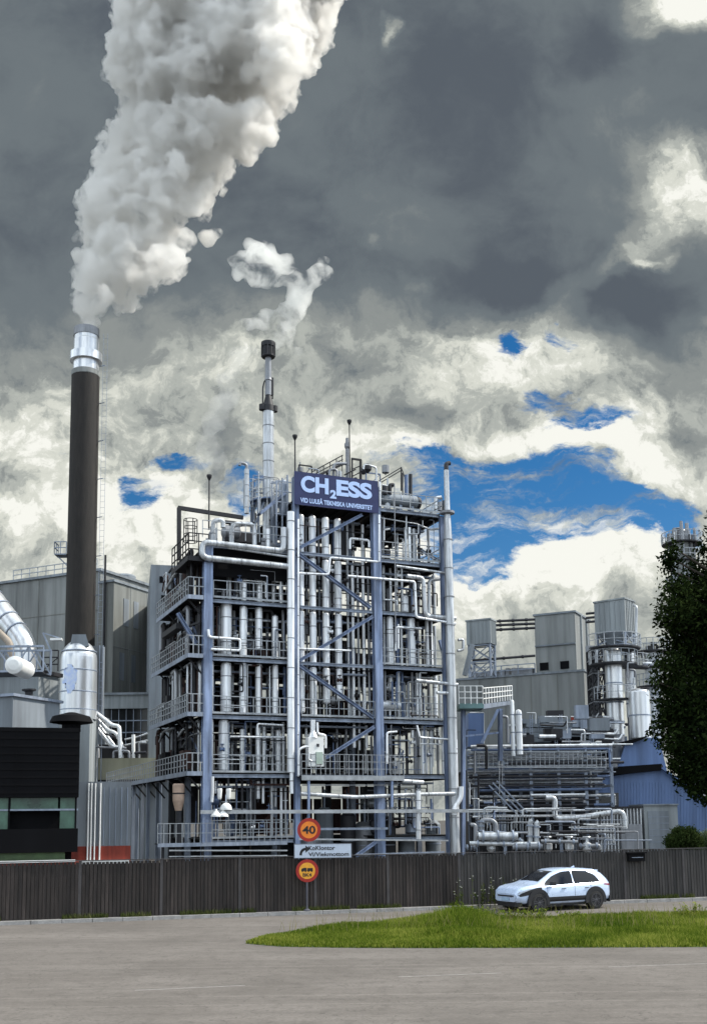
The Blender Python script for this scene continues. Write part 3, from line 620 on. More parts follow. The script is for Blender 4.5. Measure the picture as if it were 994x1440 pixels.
# ================================================================== STEEL TOWER
LV = [2.1, 6.1, 9.7, 13.3, 16.95, 20.5, 24.0]
uA, uB, uC, uD = 0.0, U(417), U(531), U(626)
VD = 9.0
random.seed(3)
tw = thing('process_tower', 'huge open steel framed process tower packed with upright pipes under the blue sign', 'tower', W(uD/2, 4.5, 0))
def zU(px, py, v=0.0): return UZ(px, py, v)[1]
zroofL = zU(300, 768)
tops = {0: zroofL+.1, 1: 25.6, 2: 25.5, 3: 24.0}
# columns
for i, u in enumerate((uA, uB, uC, uD)):
    for v in (0, 4.5, VD):
        wd = .55 if (v == 0 and i in (0, 2)) else .34
        mb = MB(); mb.ibeam(W(u, v, 0), W(u, v, tops[i]), wd, wd*.9, NV, .045)
        if v == 0:
            mb.bar(W(u-wd*.33, v-.02, 0), W(u-wd*.33, v-.02, tops[i]), .07, wd*.7, NV)
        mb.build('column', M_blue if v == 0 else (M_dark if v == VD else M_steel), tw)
# beams and decks
bays = [(uA, uB, range(0, 6)), (uB, uC, range(1, 7)), (uC, uD, range(0, 7))]
for bi, (u0, u1, lv) in enumerate(bays):
    for k in lv:
        z = LV[k] if not (bi == 0 and k == 5) else zroofL
        mb = MB(); mb.ibeam(W(u0+.28, -.02, z), W(u1-.28, -.02, z), .16, .20, None, .03); mb.build('beam', M_steel, tw)
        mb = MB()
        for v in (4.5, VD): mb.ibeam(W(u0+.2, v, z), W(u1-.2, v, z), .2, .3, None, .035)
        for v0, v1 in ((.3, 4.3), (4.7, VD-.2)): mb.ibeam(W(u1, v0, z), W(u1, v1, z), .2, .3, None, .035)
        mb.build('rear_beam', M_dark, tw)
        v0 = .12 if bi != 1 else (2.6 if k in (3, 4, 5) else .12)
        if bi == 1 and k == 6: v0 = .3
        mb = MB(); mb.box(W((u0+u1)/2, (v0+VD)/2, z+.19), (u1-u0-.1, VD-v0-.1, .06), AX)
        n = 7
        for j in range(n): mb.box(W(u0+(u1-u0)*(j+.5)/n, (v0+VD)/2, z+.08), (.10, VD-v0-.3, .14), AX)
        mb.build('deck', M_deck, tw)
# added dark panels with gaps, blocking the sky so the bays look dark
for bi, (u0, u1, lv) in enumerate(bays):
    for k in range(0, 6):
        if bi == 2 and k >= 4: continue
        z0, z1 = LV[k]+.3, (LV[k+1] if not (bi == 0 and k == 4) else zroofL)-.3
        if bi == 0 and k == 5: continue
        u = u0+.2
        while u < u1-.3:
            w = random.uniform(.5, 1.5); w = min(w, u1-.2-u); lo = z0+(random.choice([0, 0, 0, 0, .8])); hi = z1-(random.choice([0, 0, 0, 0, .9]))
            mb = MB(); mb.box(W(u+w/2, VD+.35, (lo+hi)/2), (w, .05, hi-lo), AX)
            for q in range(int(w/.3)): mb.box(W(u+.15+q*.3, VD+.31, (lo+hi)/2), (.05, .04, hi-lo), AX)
            mb.build('dark_backing', M_rust if random.random() < .35 else M_dark, tw)
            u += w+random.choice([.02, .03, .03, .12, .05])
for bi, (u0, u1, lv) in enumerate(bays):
    mb = MB(); mb.box(W((u0+u1)/2, VD+.3, 1.15), (u1-u0-.3, .1, 2.3), AX); mb.build('dark_foot_panel', M_dark, tw)  # added dark sheet, so no bright ground shows beneath the tower
# cross braces, centre bay
def brace(a, b, w=.26, v=-.22, m=M_blue, name='brace'):
    mb = MB(); mb.ibeam(T(*a, v), T(*b, v), w, .2, None, .03); mb.build(name, m, tw)
for a, b in (((418, 772), (509, 724)), ((418, 778), (521, 855)), ((421, 929), (524, 867)), ((421, 936), (525, 1010)), ((458, 1066), (526, 1022))): brace(a, b)
brace((250, 862), (276, 905), .3, .6, M_blue); brace((618, 900), (632, 955), .2, 2); brace((586, 770), (622, 792), .16, 3, M_steel)
for v0, v1, k in ((0.2, 4.3, 1), (4.7, 8.8, 2), (.2, 4.3, 3), (4.7, 8.8, 4)):
    mb = MB(); mb.ibeam(W(0, v0, LV[k]+.4), W(0, v1, LV[k+1]-.3), .18, .18, None, .03); mb.build('brace', M_blue, tw)
# railings (front)
def railing(p, q, m=M_rail, sp=.9, h=1.1, r=.024, name='railing', rows=2):
    mb = MB(); rail_run(mb, p, q, h, sp, r, rows); mb.box((Vector(p)+Vector(q))/2+EZ*.07, ((Vector(q)-Vector(p)).length, .02, .12), ((Vector(q)-Vector(p)).normalized(), NV, EZ)); return mb.build(name, m, tw)
for k in (0, 1, 2, 3, 4): railing(W(uA+.35, -.12, LV[k]+.2), W(uB-.3, -.12, LV[k]+.2))
for k in (2,): railing(W(uB+.3, -.12, LV[k]+.2), W(uC-.3, -.12, LV[k]+.2))
for k in (2, 3, 5): railing(W(uC+.3, -.12, LV[k]+.2), W(uD-.3, -.12, LV[k]+.2))
railing(W(uC+.1, -.1, LV[6]+.2), W(uD, -.1, LV[6]+.2), sp=1.3); railing(W(uD, -.1, LV[6]+.2), W(uD, VD, LV[6]+.2), sp=1.5); railing(W(uC, VD, LV[6]+.2), W(uD, VD, LV[6]+.2), sp=1.5)
railing(W(uD, 0, LV[5]+.2), W(uD, VD, LV[5]+.2), sp=1.5)
# side galleries on the left
uS = U(264, -.2)
def vfar(px, u):  # depth at which the line u=const reaches a picture column
    return hit(W(u, 0, 0), NV, px)
def slab(p, m, name, th=.06):
    mb = MB(); mb.hexa([q-EZ*th for q in p]+p); return mb.build(name, m, tw)
for k, far, m in ((1, 152, M_rail), (2, 211, M_rail), (3, 213, M_rail), (4, 219, M_rail)):
    z = LV[k]+.25; vf = min(vfar(far, uS), 30 if k == 1 else 16)
    slab([W(uS, -.2, z), W(0-.1, -.2, z), W(0-.1, vf, z), W(uS, vf, z)], M_deck, 'deck')
    mb = MB(); mb.bar(W(uS, -.22, z-.12), W(-.3, -.22, z-.12), .05, .26); mb.bar(W(uS-.02, -.2, z-.12), W(uS-.02, vf, z-.12), .05, .28); mb.build('edge_beam', M_steel, tw)
    mb = MB(); rail_run(mb, W(uS, -.2, z), W(uS, vf, z), 1.12, .62 if k != 1 else .8, .026, 3); rail_run(mb, W(uS, -.2, z), W(-.25, -.2, z), 1.12, .4, .026, 2); mb.build('railing', M_rail, tw)
    for v in np.arange(.5, vf-.4, 2.6): mb = MB(); mb.bar(W(uS+.15, v, z-.1), W(-.02, v, z-1.35), .1); mb.bar(W(uS, v, z-.12), W(0, v, z-.12), .1, .16); mb.build('bracket', M_dark, tw)
vf1 = min(vfar(152, uS), 30)
for v in (12, 17, 22, 27):
    for uu in (uS+.3, -.3): mb = MB(); mb.bar(W(uu, v, 0), W(uu, v, LV[1]), .22); mb.build('gallery_post', M_steel, tw)
# top left gallery and frame
z = zU(262, 783); vf = vfar(240, uS)
slab([W(uS, -.2, z), W(0, -.2, z), W(0, vf, z), W(uS, vf, z)], M_deck, 'deck')
mb = MB(); mb.bar(W(uS-.02, -.2, z-.1), W(uS-.02, vf, z-.1), .06, .3); mb.bar(W(uS, -.22, z-.1), W(0, -.22, z-.1), .06, .3); mb.build('edge_beam', M_dark, tw)
mb = MB(); rail_run(mb, W(uS, -.2, z), W(uS, vf, z), 1.5, .7, .03, 3); rail_run(mb, W(uS, -.2, z), W(0, -.2, z), 1.5, .7, .03, 3); mb.build('railing', M_dark, tw)
mb = MB(); vq = 3.0; mb.bar(T(252, 788, vq), T(252, 714, vq), .2, .25); mb.bar(T(250.5, 714, vq), T(342, 728, vq), .16, .26); mb.build('lifting_frame', M_dark, tw)
mb = MB()
def hoop_cage(mb, c, r, z0, z1, n=5, a0=0, a1=360, sp=6):
    for k in range(n):
        zz = z0+(z1-z0)*k/(n-1); pts = [c+Vector((math.cos(R(a))*r, math.sin(R(a))*r, zz)) for a in np.linspace(a0, a1, 13)]; mb.tube(pts, .028, 5, False)
    for a in np.linspace(a0, a1, sp, endpoint=False): p = c+Vector((math.cos(R(a))*r, math.sin(R(a))*r, 0)); mb.bar(p+EZ*z0, p+EZ*z1, .05)
c = T(268, 760, 1.0); c.z = 0; hoop_cage(mb, c, .42, zU(268, 762, 1), zU(268, 731, 1), 4); mb.build('ladder_cage', M_dark, tw)
mb = MB(); mb.bar(W(uS-.3, 5, LV[4]-1.4), W(uS+.8, 0, LV[4]-1.4), .12); mb.box(W(uS-.2, 3, LV[4]-1.5), (.5, 4, .35), AX); mb.build('cable_tray', M_dark, tw)
# lowest front walkway
pA, pB = T(222, 1183, -.9), T(404, 1186, -.9); pA.z = pB.z = 2.1
slab([pA, pB, pB+NV*.8, pA+NV*.8], M_deck, 'walkway_deck')
mb = MB(); mb.bar(pA-EZ*.1, pB-EZ*.1, .05, .22); mb.build('edge_beam', M_steel, tw)
mb = MB(); rail_run(mb, pA, pB, 1.15, .36, .018, 2); mb.build('railing', M_rail, tw)
for q in (.05, .35, .65, .95): mb = MB(); p = pA.lerp(pB, q)+NV*.4; mb.bar((p.x, p.y, 0), p-EZ*.1, .15); mb.build('walkway_post', M_dark, tw)
mb = MB(); pA2, pB2 = T(238, 1196, -1.0), T(404, 1196, -1.0); mb.bar(pA2, pB2, .08); mb.bar(pA2-EZ*.35, pB2-EZ*.3, .06); mb.build('low_rail', M_rail, tw)
# balcony in front of the centre and right bays
pA, pB = T(424, 1092, -1.0), T(568, 1092, -1.0); pA.z = pB.z = 6.1
slab([pA, pB, pB+NV*.9, pA+NV*.9], M_deck, 'balcony_deck')
mb = MB(); mb.bar(pA-EZ*.13, pB-EZ*.13, .06, .30); mb.build('edge_beam', M_rail, tw)
mb = MB(); rail_run(mb, pA, pB, 1.35, .32, .018, 3); mb.build('railing', M_rail, tw)
mb = MB(); mb.bar(T(434, 1094, -.9), T(434, 1150, -.9), .14); mb.build('balcony_post', M_blue, tw); mb = MB(); mb.bar(T(551, 1094, -.9), T(551, 1135, -.9), .14); mb.build('balcony_post', M_blue, tw)
brace((500, 1204), (534, 1180), .2, -.9)
# long channels near the ground
for (a, b, w, v, m) in (((282, 1142), (690, 1140), .22, -1.1, M_rail), ((420, 1180), (630, 1182), .10, -1.0, M_rail), ((430, 1166), (545, 1165), .14, -.8, M_steel), ((640, 1200), (640, 1140), .5, -.5, M_steel), ((425, 1104), (560, 1104), .07, -.7, M_grey), ((500, 1202), (625, 1198), .10, -1, M_steel)):
    mb = MB(); mb.bar(T(*a, v), T(*b, v), w*.6, w); mb.build('channel', m, tw)
# dark sheets behind the pipes just under the left bay roof
mb = MB(); mb.box(W(uB/2, .4, (zU(350, 812)+zroofL)/2), (uB-.5, .08, zroofL-zU(350, 812)), AX); mb.build('dark_sheet', M_black, tw)
mb = MB(); mb.box(W(uB/2, 3.2, (zU(350, 835)+zroofL)/2), (uB-.5, .08, zroofL-zU(350, 835)), AX); mb.build('dark_sheet', M_dark, tw)

# ---- upright tubes, storey by storey
BAYN = {0: 'left', 1: 'middle', 2: 'right'}
STN = {0: 'ground', 1: 'first', 2: 'second', 3: 'third', 4: 'fourth', 5: 'fifth', 6: 'top'}
def upright(px, w, z0, z1, v, m, label, group, cap=True, band=True, name='upright_tube'):
    u, _ = UZ(px, 950, v); c = W(u, v, 0); r = w/2*c.y/1500*1.12
    t = thing(name, label, 'pipe', c+EZ*z0, group)
    mb = MB(); cp = r*.5 if cap else .02
    mb.lathe(c, [(r*.45, z0), (r*.88, z0+cp*.3), (r, z0+cp), (r, z1-cp), (r*.88, z1-cp*.3), (r*.45, z1)], 14); mb.build('shell', m, t)
    if band:
        mb = MB(); L = z1-z0; n = max(1, int(L/1.3))
        for k in range(min(n, 2)): z = z0+L*(k+.6)/(min(n, 2)+.2); mb = MB(); mb.lathe(c, [(r, z-.03), (r*1.04, z-.03), (r*1.04, z+.03), (r, z+.03)], 14); mb.build('band', M_grey, t)
        for za, zc in ((z0-.2, z0+.02), (z1-.02, z1+.1)): mb = MB(); mb.tube([c+EZ*za, c+EZ*zc], r*.35, 8); mb.build('stub', M_pdark, t)
def tubeset(bay, k, lst, z0=None, z1=None):
    lst = sorted(lst)
    for i, (px, w, v, m, top, bot) in enumerate(lst):
        a = (LV[k]+(.26 if bay != 1 else -.06)) if bot is None else zU(px, bot, v); b = (LV[k+1]-(.06 if bay != 1 else .12) if k < 6 else 0) if top is None else zU(px, top, v)
        kind = {M_tube.name: 'white', M_pipe.name: 'pale', M_grey.name: 'grey', M_pdark.name: 'dark', M_pblue.name: 'blue grey', M_alu.name: 'silver', M_rust.name: 'red brown'}[m.name]
        size = 'thick' if w >= 8 else ('medium' if w >= 5.5 else 'thin')
        upright(px, w, a, b, v, m, f'{size} {kind} upright tube, {ORD[min(i,14)]} from the left in the {BAYN[bay]} bay, {STN[k]} storey', f'upright tubes in the {BAYN[bay]} bay of the tower', cap=w > 5, band=w > 4.5)
tb, pp, gg, dk, bl = M_tube, M_pipe, M_grey, M_pdark, M_pblue
X_ = None
tubeset(0, 3, [(298, 5, .7, gg, X_, X_), (318, 14.5, .7, tb, 848, X_), (308, 4, 1.8, pp, X_, X_), (329, 4, 2.2, pp, X_, X_), (342, 9.6, .6, tb, X_, X_), (364, 9.6, .65, tb, X_, 915), (353, 4, 2.5, gg, X_, X_), (387, 8.2, .65, tb, 866, X_), (376, 4, 2.4, gg, X_, X_), (398, 4, 1.0, gg, X_, X_)])
tubeset(0, 2, [(297, 7, .5, tb, X_, X_), (318, 14, .7, tb, X_, X_), (327, 4, 2.1, pp, X_, X_), (342, 9.6, .6, tb, X_, X_), (364, 9, .7, tb, X_, X_), (387, 8.2, .65, tb, X_, X_), (376, 3.5, 2.1, gg, X_, X_), (352, 3.5, 2.1, dk, X_, X_), (400, 4, 1.4, bl, X_, X_)])
tubeset(0, 1, [(297, 7, .5, tb, X_, X_), (315, 13, .7, tb, X_, X_), (327, 3.5, 1.8, pp, X_, X_), (341, 6.5, 1.1, tb, 1025, X_), (363, 7, 1.2, tb, 1022, X_), (371, 5, 1.4, tb, 1022, X_), (353, 3, 2, gg, X_, X_), (383, 4, 1.6, pp, X_, X_), (391, 7, 1.3, tb, 1026, X_), (398, 4, 1.3, pp, X_, X_)])
tubeset(0, 0, [(304, 3, .9, tb, 1098, 1116), (363, 5.5, 1.2, tb, 1098, 1124), (370, 3.5, 1.2, tb, X_, 1130), (382, 3.5, 1.2, pp, X_, X_), (387, 4, 1.5, pp, X_, 1135), (395, 3.5, 1.3, tb, X_, X_), (333, 3, 1.8, gg, X_, X_), (341, 3, 1.8, gg, X_, X_), (352, 3, 1.9, gg, X_, X_), (401, 3, 1.3, pp, X_, X_), (322, 3, 1.5, gg, X_, X_)])
tubeset(0, 4, [(314, 5, 1.4, gg, 830, X_), (323, 4, 1.2, pp, 812, X_), (343, 7, .9, tb, 808, X_), (352, 4, 2.5, pp, 815, X_), (365, 8, 1.2, tb, 809, X_), (374, 5, 1.6, pp, 812, X_), (385, 5, 1.4, tb, 815, X_), (396, 5, 1.1, pp, 809, X_), (333, 5, 2.0, pp, 812, X_)])
cen = [423.5, 440.5, 459, 476.5]
for k, (top, bot) in {5: (724, X_), 4: (X_, X_), 3: (X_, X_), 2: (X_, X_)}.items():
    lst = []
    for i, px in enumerate(cen):
        b_ = bot
        if k == 2: b_ = (1003, 1008, 990, 985)[i]
        lst.append((px, 9.4, .55+.05*i, tb, (top if k == 5 else (X_ if k != 5 else X_)) and top+i*2, b_))
    lst += [(490, 3.5, 1.6, pp, X_, X_), (497, 4.2, 1.5, tb, X_, X_), (504.5, 3.4, 1.8, pp, X_, X_), (512, 4.2, 1.4, tb, X_, X_), (519, 3, 1.3, gg, X_, X_), (449.5, 3, 2.0, gg, X_, X_), (468, 3, 2.2, dk, X_, X_), (432, 2.6, 2.1, gg, X_, X_)]
    if k == 5: lst = [q if q[4] is not None else (q[0], q[1], q[2], q[3], 727+(q[0]-420)*.12, q[5]) for q in lst if q[0] < 480 or q[0] in (490, 512)]
    tubeset(1, k, lst)
tubeset(1, 1, [(497, 4.4, 1.2, tb, X_, 1052), (504, 3.6, 1.4, pp, X_, 1055), (514, 4.2, 1.5, tb, X_, 1052), (486, 3, 1.8, gg, X_, X_), (473, 3, 2, gg, X_, X_), (430, 4, 1.7, pp, X_, 1036), (423, 3, 2.4, gg, X_, X_)])
tubeset(2, 5, [(541, 3.5, 1, gg, X_, X_), (573.5, 4.2, .5, pp, 742, X_), (579, 4.2, .5, tb, 742, X_), (585, 4.2, .6, pp, 744, X_), (606, 3.5, 3, gg, X_, X_), (561, 4, 3.6, tb, 750, X_)])
tubeset(2, 4, [(541, 4, .9, pp, X_, X_), (548, 8, 2.2, gg, 828, X_), (560, 3.4, 1.2, pp, X_, X_), (571, 9.5, .8, tb, 838, X_), (578, 8, 2.4, gg, 832, X_), (551, 3.4, 1.5, tb, X_, X_), (612, 5, 2.4, pp, X_, X_), (590, 3.5, 1.8, gg, X_, X_), (567, 3, .8, pp, X_, X_)])
tubeset(2, 3, [(549, 9, .7, tb, X_, X_), (559.5, 6, 1.1, bl, X_, X_), (565, 3.5, .8, pp, X_, X_), (579, 10, .7, tb, X_, X_), (588, 4, 1.8, gg, X_, X_), (604, 10, .9, tb, X_, X_), (541, 3.4, .9, pp, X_, X_), (612, 4, 2.8, pp, X_, X_), (595, 3.4, 2.6, dk, X_, X_)])
tubeset(2, 2, [(549, 7, 1.6, tb, 948, 973), (560, 4, 1.1, pp, X_, X_), (565, 4, 1.3, bl, X_, X_), (579, 3.4, 1.1, gg, X_, X_), (586, 4, 1.3, tb, X_, X_), (590.5, 3.4, 1.2, pp, X_, X_), (611, 6, 1.7, tb, X_, X_), (602, 4, 2.1, gg, X_, X_), (541, 3.4, 1, gg, X_, X_), (618, 3.5, 2, pp, X_, X_)])
tubeset(2, 1, [(541, 3.5, 1.1, bl, X_, X_), (578, 4.5, 1.2, tb, 1024, 1037), (592, 4.5, 1.3, tb, X_, X_), (597, 3.4, 1.0, pp, X_, X_), (603, 4, 1.4, pp, X_, X_), (581, 3.4, 1.4, gg, X_, X_), (621, 5, 1.2, tb, X_, X_), (613, 3.4, 1.6, gg, X_, X_), (570, 3.5, 1.6, pp, X_, X_), (586, 3.4, 2, pp, X_, X_), (626, 3.4, .9, pp, X_, X_)])

# ---- tangled pipework and machinery in each cell
def cell(bay, k, seed, nv=7, nh=6, ne=3, z1=None, light=.45, dv=(.5, 8.5)):
    random.seed(seed); u0, u1 = ((uA, uB), (uB, uC), (uC, uD))[bay]; z0 = LV[k]+.25; z1 = z1 or LV[k+1]-.2
    t = thing('pipework', f'tangle of small pipes, valves and drums inside the {BAYN[bay]} bay of the tower, {STN[k]} storey', 'pipework', W((u0+u1)/2, 3, z0), 'pipework between the tower decks')
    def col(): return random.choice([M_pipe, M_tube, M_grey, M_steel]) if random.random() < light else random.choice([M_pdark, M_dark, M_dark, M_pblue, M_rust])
    for i in range(nv):
        u = random.uniform(u0+.3, u1-.3); v = dv[0]+(dv[1]-dv[0])*random.random()**1.4; r = random.choice([.035, .05, .07, .1])
        a, b = z0+random.choice([0, 0, .5, 1]), z1-random.choice([0, 0, .6, 1.2]); pts = [W(u, v, a), W(u, v, b)]
        if random.random() < .45: pts.append(W(min(max(u+random.uniform(-1.6, 1.6), u0+.2), u1-.2), v, b))
        if random.random() < .3: pts.insert(0, W(u, min(v+random.uniform(.5, 1.5), 8.8), a))
        mb = MB(); mb.pipe(pts, r, 8); mb.build('pipe', col(), t)
    for i in range(nh):
        z = random.uniform(z0+.2, z1-.1); v = dv[0]+(dv[1]-dv[0])*random.random(); a = random.uniform(u0+.2, u1-1.2); b = min(u1-.2, a+random.uniform(.8, 4.5)); r = random.choice([.03, .045, .07])
        pts = [W(a, v, z), W(b, v, z)]
        if random.random() < .5: pts.append(W(b, v, max(z0, z-random.uniform(.4, 1.6))))
        if random.random() < .4: pts.insert(0, W(a, v, min(z1, z+random.uniform(.3, 1.2))))
        mb = MB(); mb.pipe(pts, r, 8); mb.build('pipe', col(), t)
    for i in range(8+nv//2 if bay != 1 else 5):
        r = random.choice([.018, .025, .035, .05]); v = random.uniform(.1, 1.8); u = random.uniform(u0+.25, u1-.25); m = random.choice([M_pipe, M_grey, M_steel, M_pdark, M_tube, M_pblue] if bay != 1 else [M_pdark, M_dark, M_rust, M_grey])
        if random.random() < .55:
            a = z0+random.choice([0, 0, .7, 1.4]); b = z1-random.choice([0, 0, .6, 1.3]); pts = [W(u, v, a), W(u, v, b), W(min(max(u+random.uniform(-.9, .9), u0+.15), u1-.15), v, b)]
            if random.random() < .5: pts = [W(min(max(u+random.uniform(-.8, .8), u0+.15), u1-.15), v, a)]+pts
        else:
            a = random.uniform(u0+.15, u1-1); b = min(u1-.15, a+random.uniform(.6, 3)); z = random.uniform(z0+.1, z1-.1); pts = [W(a, v, z), W(b, v, z), W(b, v, max(z0, z-random.uniform(.3, 1.2)))]
        mb = MB(); mb.pipe(pts, r, 6); mb.build('conduit', m, t)
    mb = MB(); zt_ = z1-random.uniform(.15, .5); v = random.uniform(.9, 2.5); mb.box(W((u0+u1)/2, v, zt_), (u1-u0-.6, .35, .03), AX); mb.box(W((u0+u1)/2, v-.18, zt_+.05), (u1-u0-.6, .02, .12), AX); mb.build('cable_tray', M_steel, t)
    for i in range(ne):
        u = random.uniform(u0+.6, u1-.6); v = random.uniform(1.2, 7.5); q = random.random(); mb = MB()
        if q < .4: r = random.uniform(.25, .5); h = random.uniform(1.0, 2.2); mb.lathe(W(u, v, z0), [(r*.6, 0), (r, .15), (r, h-.2), (r*.4, h)], 16); mb.tube([W(u, v, z0+h-.05), W(u, v, z0+h+.4)], .08, 8); mb.build('drum', col(), t)
        elif q < .7: r = random.uniform(.2, .38); L = random.uniform(.8, 1.8); zz = random.uniform(z0+.5, z1-.8); mb.lathe(W(u-L/2, v, zz), [(r*.4, 0), (r, .12), (r, L-.12), (r*.4, L)], 16, EU); mb.bar(W(u, v, z0), W(u, v, zz-r), .12); mb.build('tank', col(), t)
        else: mb.box(W(u, v, z0+.6), (random.uniform(.4, .9), .5, 1.1), AX); mb.box(W(u, v-.27, z0+.7), (.3, .04, .5), AX); mb.build('cabinet', col(), t)
    for i in range(2+nv//3):
        u = random.uniform(u0+.3, u1-.3); v = random.uniform(.2, 1.6); z = random.uniform(z0+.4, z1-.5); mb = MB()
        mb.lathe(W(u-.16, v, z), [(.05, 0), (.14, .02), (.14, .06), (.08, .1), (.08, .22), (.14, .26), (.14, .3), (.05, .32)], 10, EU); mb.tube([W(u, v, z), W(u, v-.05, z+.3)], .025, 6); mb.lathe(W(u, v, z+.3), [(.13, 0), (.15, .02), (.13, .04)], 12)
        mb.build('valve', col(), t)
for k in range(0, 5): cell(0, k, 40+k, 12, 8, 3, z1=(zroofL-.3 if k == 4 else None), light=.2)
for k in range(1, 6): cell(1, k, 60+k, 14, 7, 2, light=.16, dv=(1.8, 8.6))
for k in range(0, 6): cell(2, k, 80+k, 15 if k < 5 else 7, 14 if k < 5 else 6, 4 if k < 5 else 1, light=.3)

# ---- left side: dark lagged drum and clutter beneath the galleries
for k, (px, py0, py1, w, m, lab) in enumerate(((237, 940, 1000, 30, M_rust, None), (236, 1000, 1010, 26, M_rust, None), (253, 1102, 1140, 17, mat('tan_lagging', (.45, .32, .24), .7, 0, .3, 1.5), 'tan lagged drum tapering down below the lowest long gallery'))):
    if not lab: continue
    v = 4.5 if k == 0 else .8; u, _ = UZ(px, 950, v); c = W(u, v, 0); r = w/2*c.y/1500; t = thing('lagged_drum', lab, 'drum', c)
    z0, z1 = zU(px, py1, v), zU(px, py0, v); mb = MB(); mb.lathe(c, [(r*.55, z0), (r*.95, z0+.6), (r, z1-.1), (r*.8, z1)], 18); mb.build('shell', m, t)
    mb = MB(); mb.lathe(c, [(r*1.03, z0+1.0), (r*1.03, z0+1.08)], 18); mb.bar(c+EZ*0, c+EZ*z0, .3); mb.build('support', M_dark, t)
random.seed(17)
for k, (a, b) in enumerate(((1, 2), (2, 3), (3, 4), (4, 5))):
    t = thing('pipework', f'dark jumble of pipes and ducts on the left galleries of the tower, {["lowest", "second", "third", "highest"][k]} level', 'pipework', W(uS, 3, LV[a]))
    for i in range(26):
        v = random.uniform(.5, 9.5); u = random.uniform(uS+.35, -.15); z0, z1 = LV[a]+.3, LV[b]-.15; m = random.choice([M_dark, M_rust, M_pdark, M_grey, M_pipe, M_deck]); mb = MB()
        q = random.random()
        if q < .45: mb.pipe([W(u, v, z0), W(u, v, z1), W(u+.1, min(v+1.5, 9), z1)], random.choice([.05, .08, .14]), 8); mb.build('pipe', m, t)
        elif q < .75: z = random.uniform(z0+.2, z1); mb.pipe([W(u, v, z), W(u, min(10, v+random.uniform(1, 4)), z), W(u, min(10, v+4), z-.6)], random.choice([.05, .09]), 8); mb.build('pipe', m, t)
        else: mb.box(W(u, v, z0+.8), (.5, random.uniform(.4, 1.2), random.uniform(.8, 2)), AX); mb.build('cabinet', random.choice([M_dark, M_rust, M_black]), t)
    mb = MB()
    for v in (.6, 2.2, 4, 6, 8): mb.box(W(-.02, v, (LV[a]+LV[b])/2), (.05, 1.1, (LV[b]-LV[a])-.9), AX)
    mb.build('screen', M_rust if k % 2 else M_dark, t)

# ---- big long pipes on the front
def longpipe(pts, r, label, m=None, v=-.42, bend=None, name='front_pipe', fl=True):
    P3 = [T(x, y, v) for x, y in pts]
    t = thing(name, label, 'pipe', P3[0], 'pipes running across the tower front')
    mb = MB(); mb.pipe(P3, r, 12, bend); mb.build('pipe', m or M_pipe, t)
    if fl:
        mb = MB()
        for a, b in zip(P3, P3[1:]):
            d = (b-a); L = d.length
            if L < 1.2: continue
            d.normalize()
            for q in np.arange(.6, L-.4, 1.9): mb = MB(); mb.lathe(a+d*q, [(r*1.12, 0), (r*1.12, .05)], 12, d); mb.build('clamp', M_grey, t)
longpipe([(399, 742), (399, 775), (285, 762), (284, 784), (409, 797)], .19, 'thick pale pipe looping round the dark band at the top of the left bay', M_pipe, -.5)
longpipe([(320, 770), (411, 784)], .08, 'thin pale pipe inside the loop on the dark band of the left bay')
longpipe([(300, 764), (300, 732), (314, 731), (314, 742)], .15, 'leftmost upturned U pipe above the left bay roof', M_pipe, .3, .35)
longpipe([(326, 766), (326, 737), (358, 737), (358, 771)], .16, 'wide upturned U pipe in the middle above the left bay roof', M_pipe, .2, .45)
longpipe([(377, 772), (377, 744)], .15, 'straight stub pipe right of the wide U pipe above the left bay roof', M_tube, .3)
longpipe([(293, 885), (294, 896), (338, 899), (338, 915), (297, 913)], .08, 'thin pale bracket shaped pipe beside the thick tube of the left bay', M_tube, -.35)
longpipe([(324, 1036), (399, 1037)], .07, 'thin pale pipe lying across the first storey of the left bay', M_pipe, -.3)
longpipe([(362, 1034), (362, 1018), (398, 1020)], .07, 'thin pale cornered pipe high in the first storey of the left bay', M_pipe, -.3)
longpipe([(299, 1092), (299, 1114), (298, 1128)], .10, 'short pale drain pipe below the left bay first deck', M_tube, -.5)
longpipe([(409, 720), (409, 1086)], .235, 'tall thick clamped pale pipe between left and middle bays', M_tube, -.55)
longpipe([(410, 1084), (410, 1116)], .13, 'short narrower pipe hanging below the tall thick clamped pipe', M_tube, -.55)
longpipe([(419.5, 730), (419.5, 1092)], .06, 'very thin tall pale pipe just right of the tall clamped pipe', M_tube, -.55)
longpipe([(418, 806), (462, 808), (464, 784), (531, 790)], .075, 'thin pale pipe with a step crossing the middle bay fifth deck', M_tube, -.5)
longpipe([(533, 724), (533, 790)], .07, 'thin pale upright pipe beneath the right end of the blue sign', M_tube, -.5)
longpipe([(489, 810), (583, 818), (585, 868), (640, 877)], .085, 'thin pale pipe crossing from the middle bay and dropping in the right bay', M_tube, -.5)
longpipe([(572, 810), (595, 813), (598, 866), (640, 870)], .15, 'medium pale pipe bending down and right in the fourth storey of the right bay', M_pipe, -.35)
longpipe([(618, 814), (603, 816), (603, 868)], .13, 'pale pipe hooked over beside the bending pipe in the right bay', M_pipe, .6)
longpipe([(557, 796), (627, 806)], .09, 'pale pipe lying just under the fifth deck of the right bay', M_pipe, -.35)
longpipe([(585, 957), (643, 963)], .13, 'stout pale pipe pointing right out of the second storey of the right bay', M_pipe, -.5)
longpipe([(614, 974), (637, 975)], .11, 'short stout pale pipe at the right edge of the second storey', M_tube, -.5)
longpipe([(586, 1020), (590, 1037), (636, 1040)], .07, 'thin pale pipe running right under the second deck of the right bay', M_tube, -.4)
longpipe([(544, 1074), (544, 1030), (558, 1029)], .075, 'thin pale pipe hooked right near the centre column', M_tube, -.4)
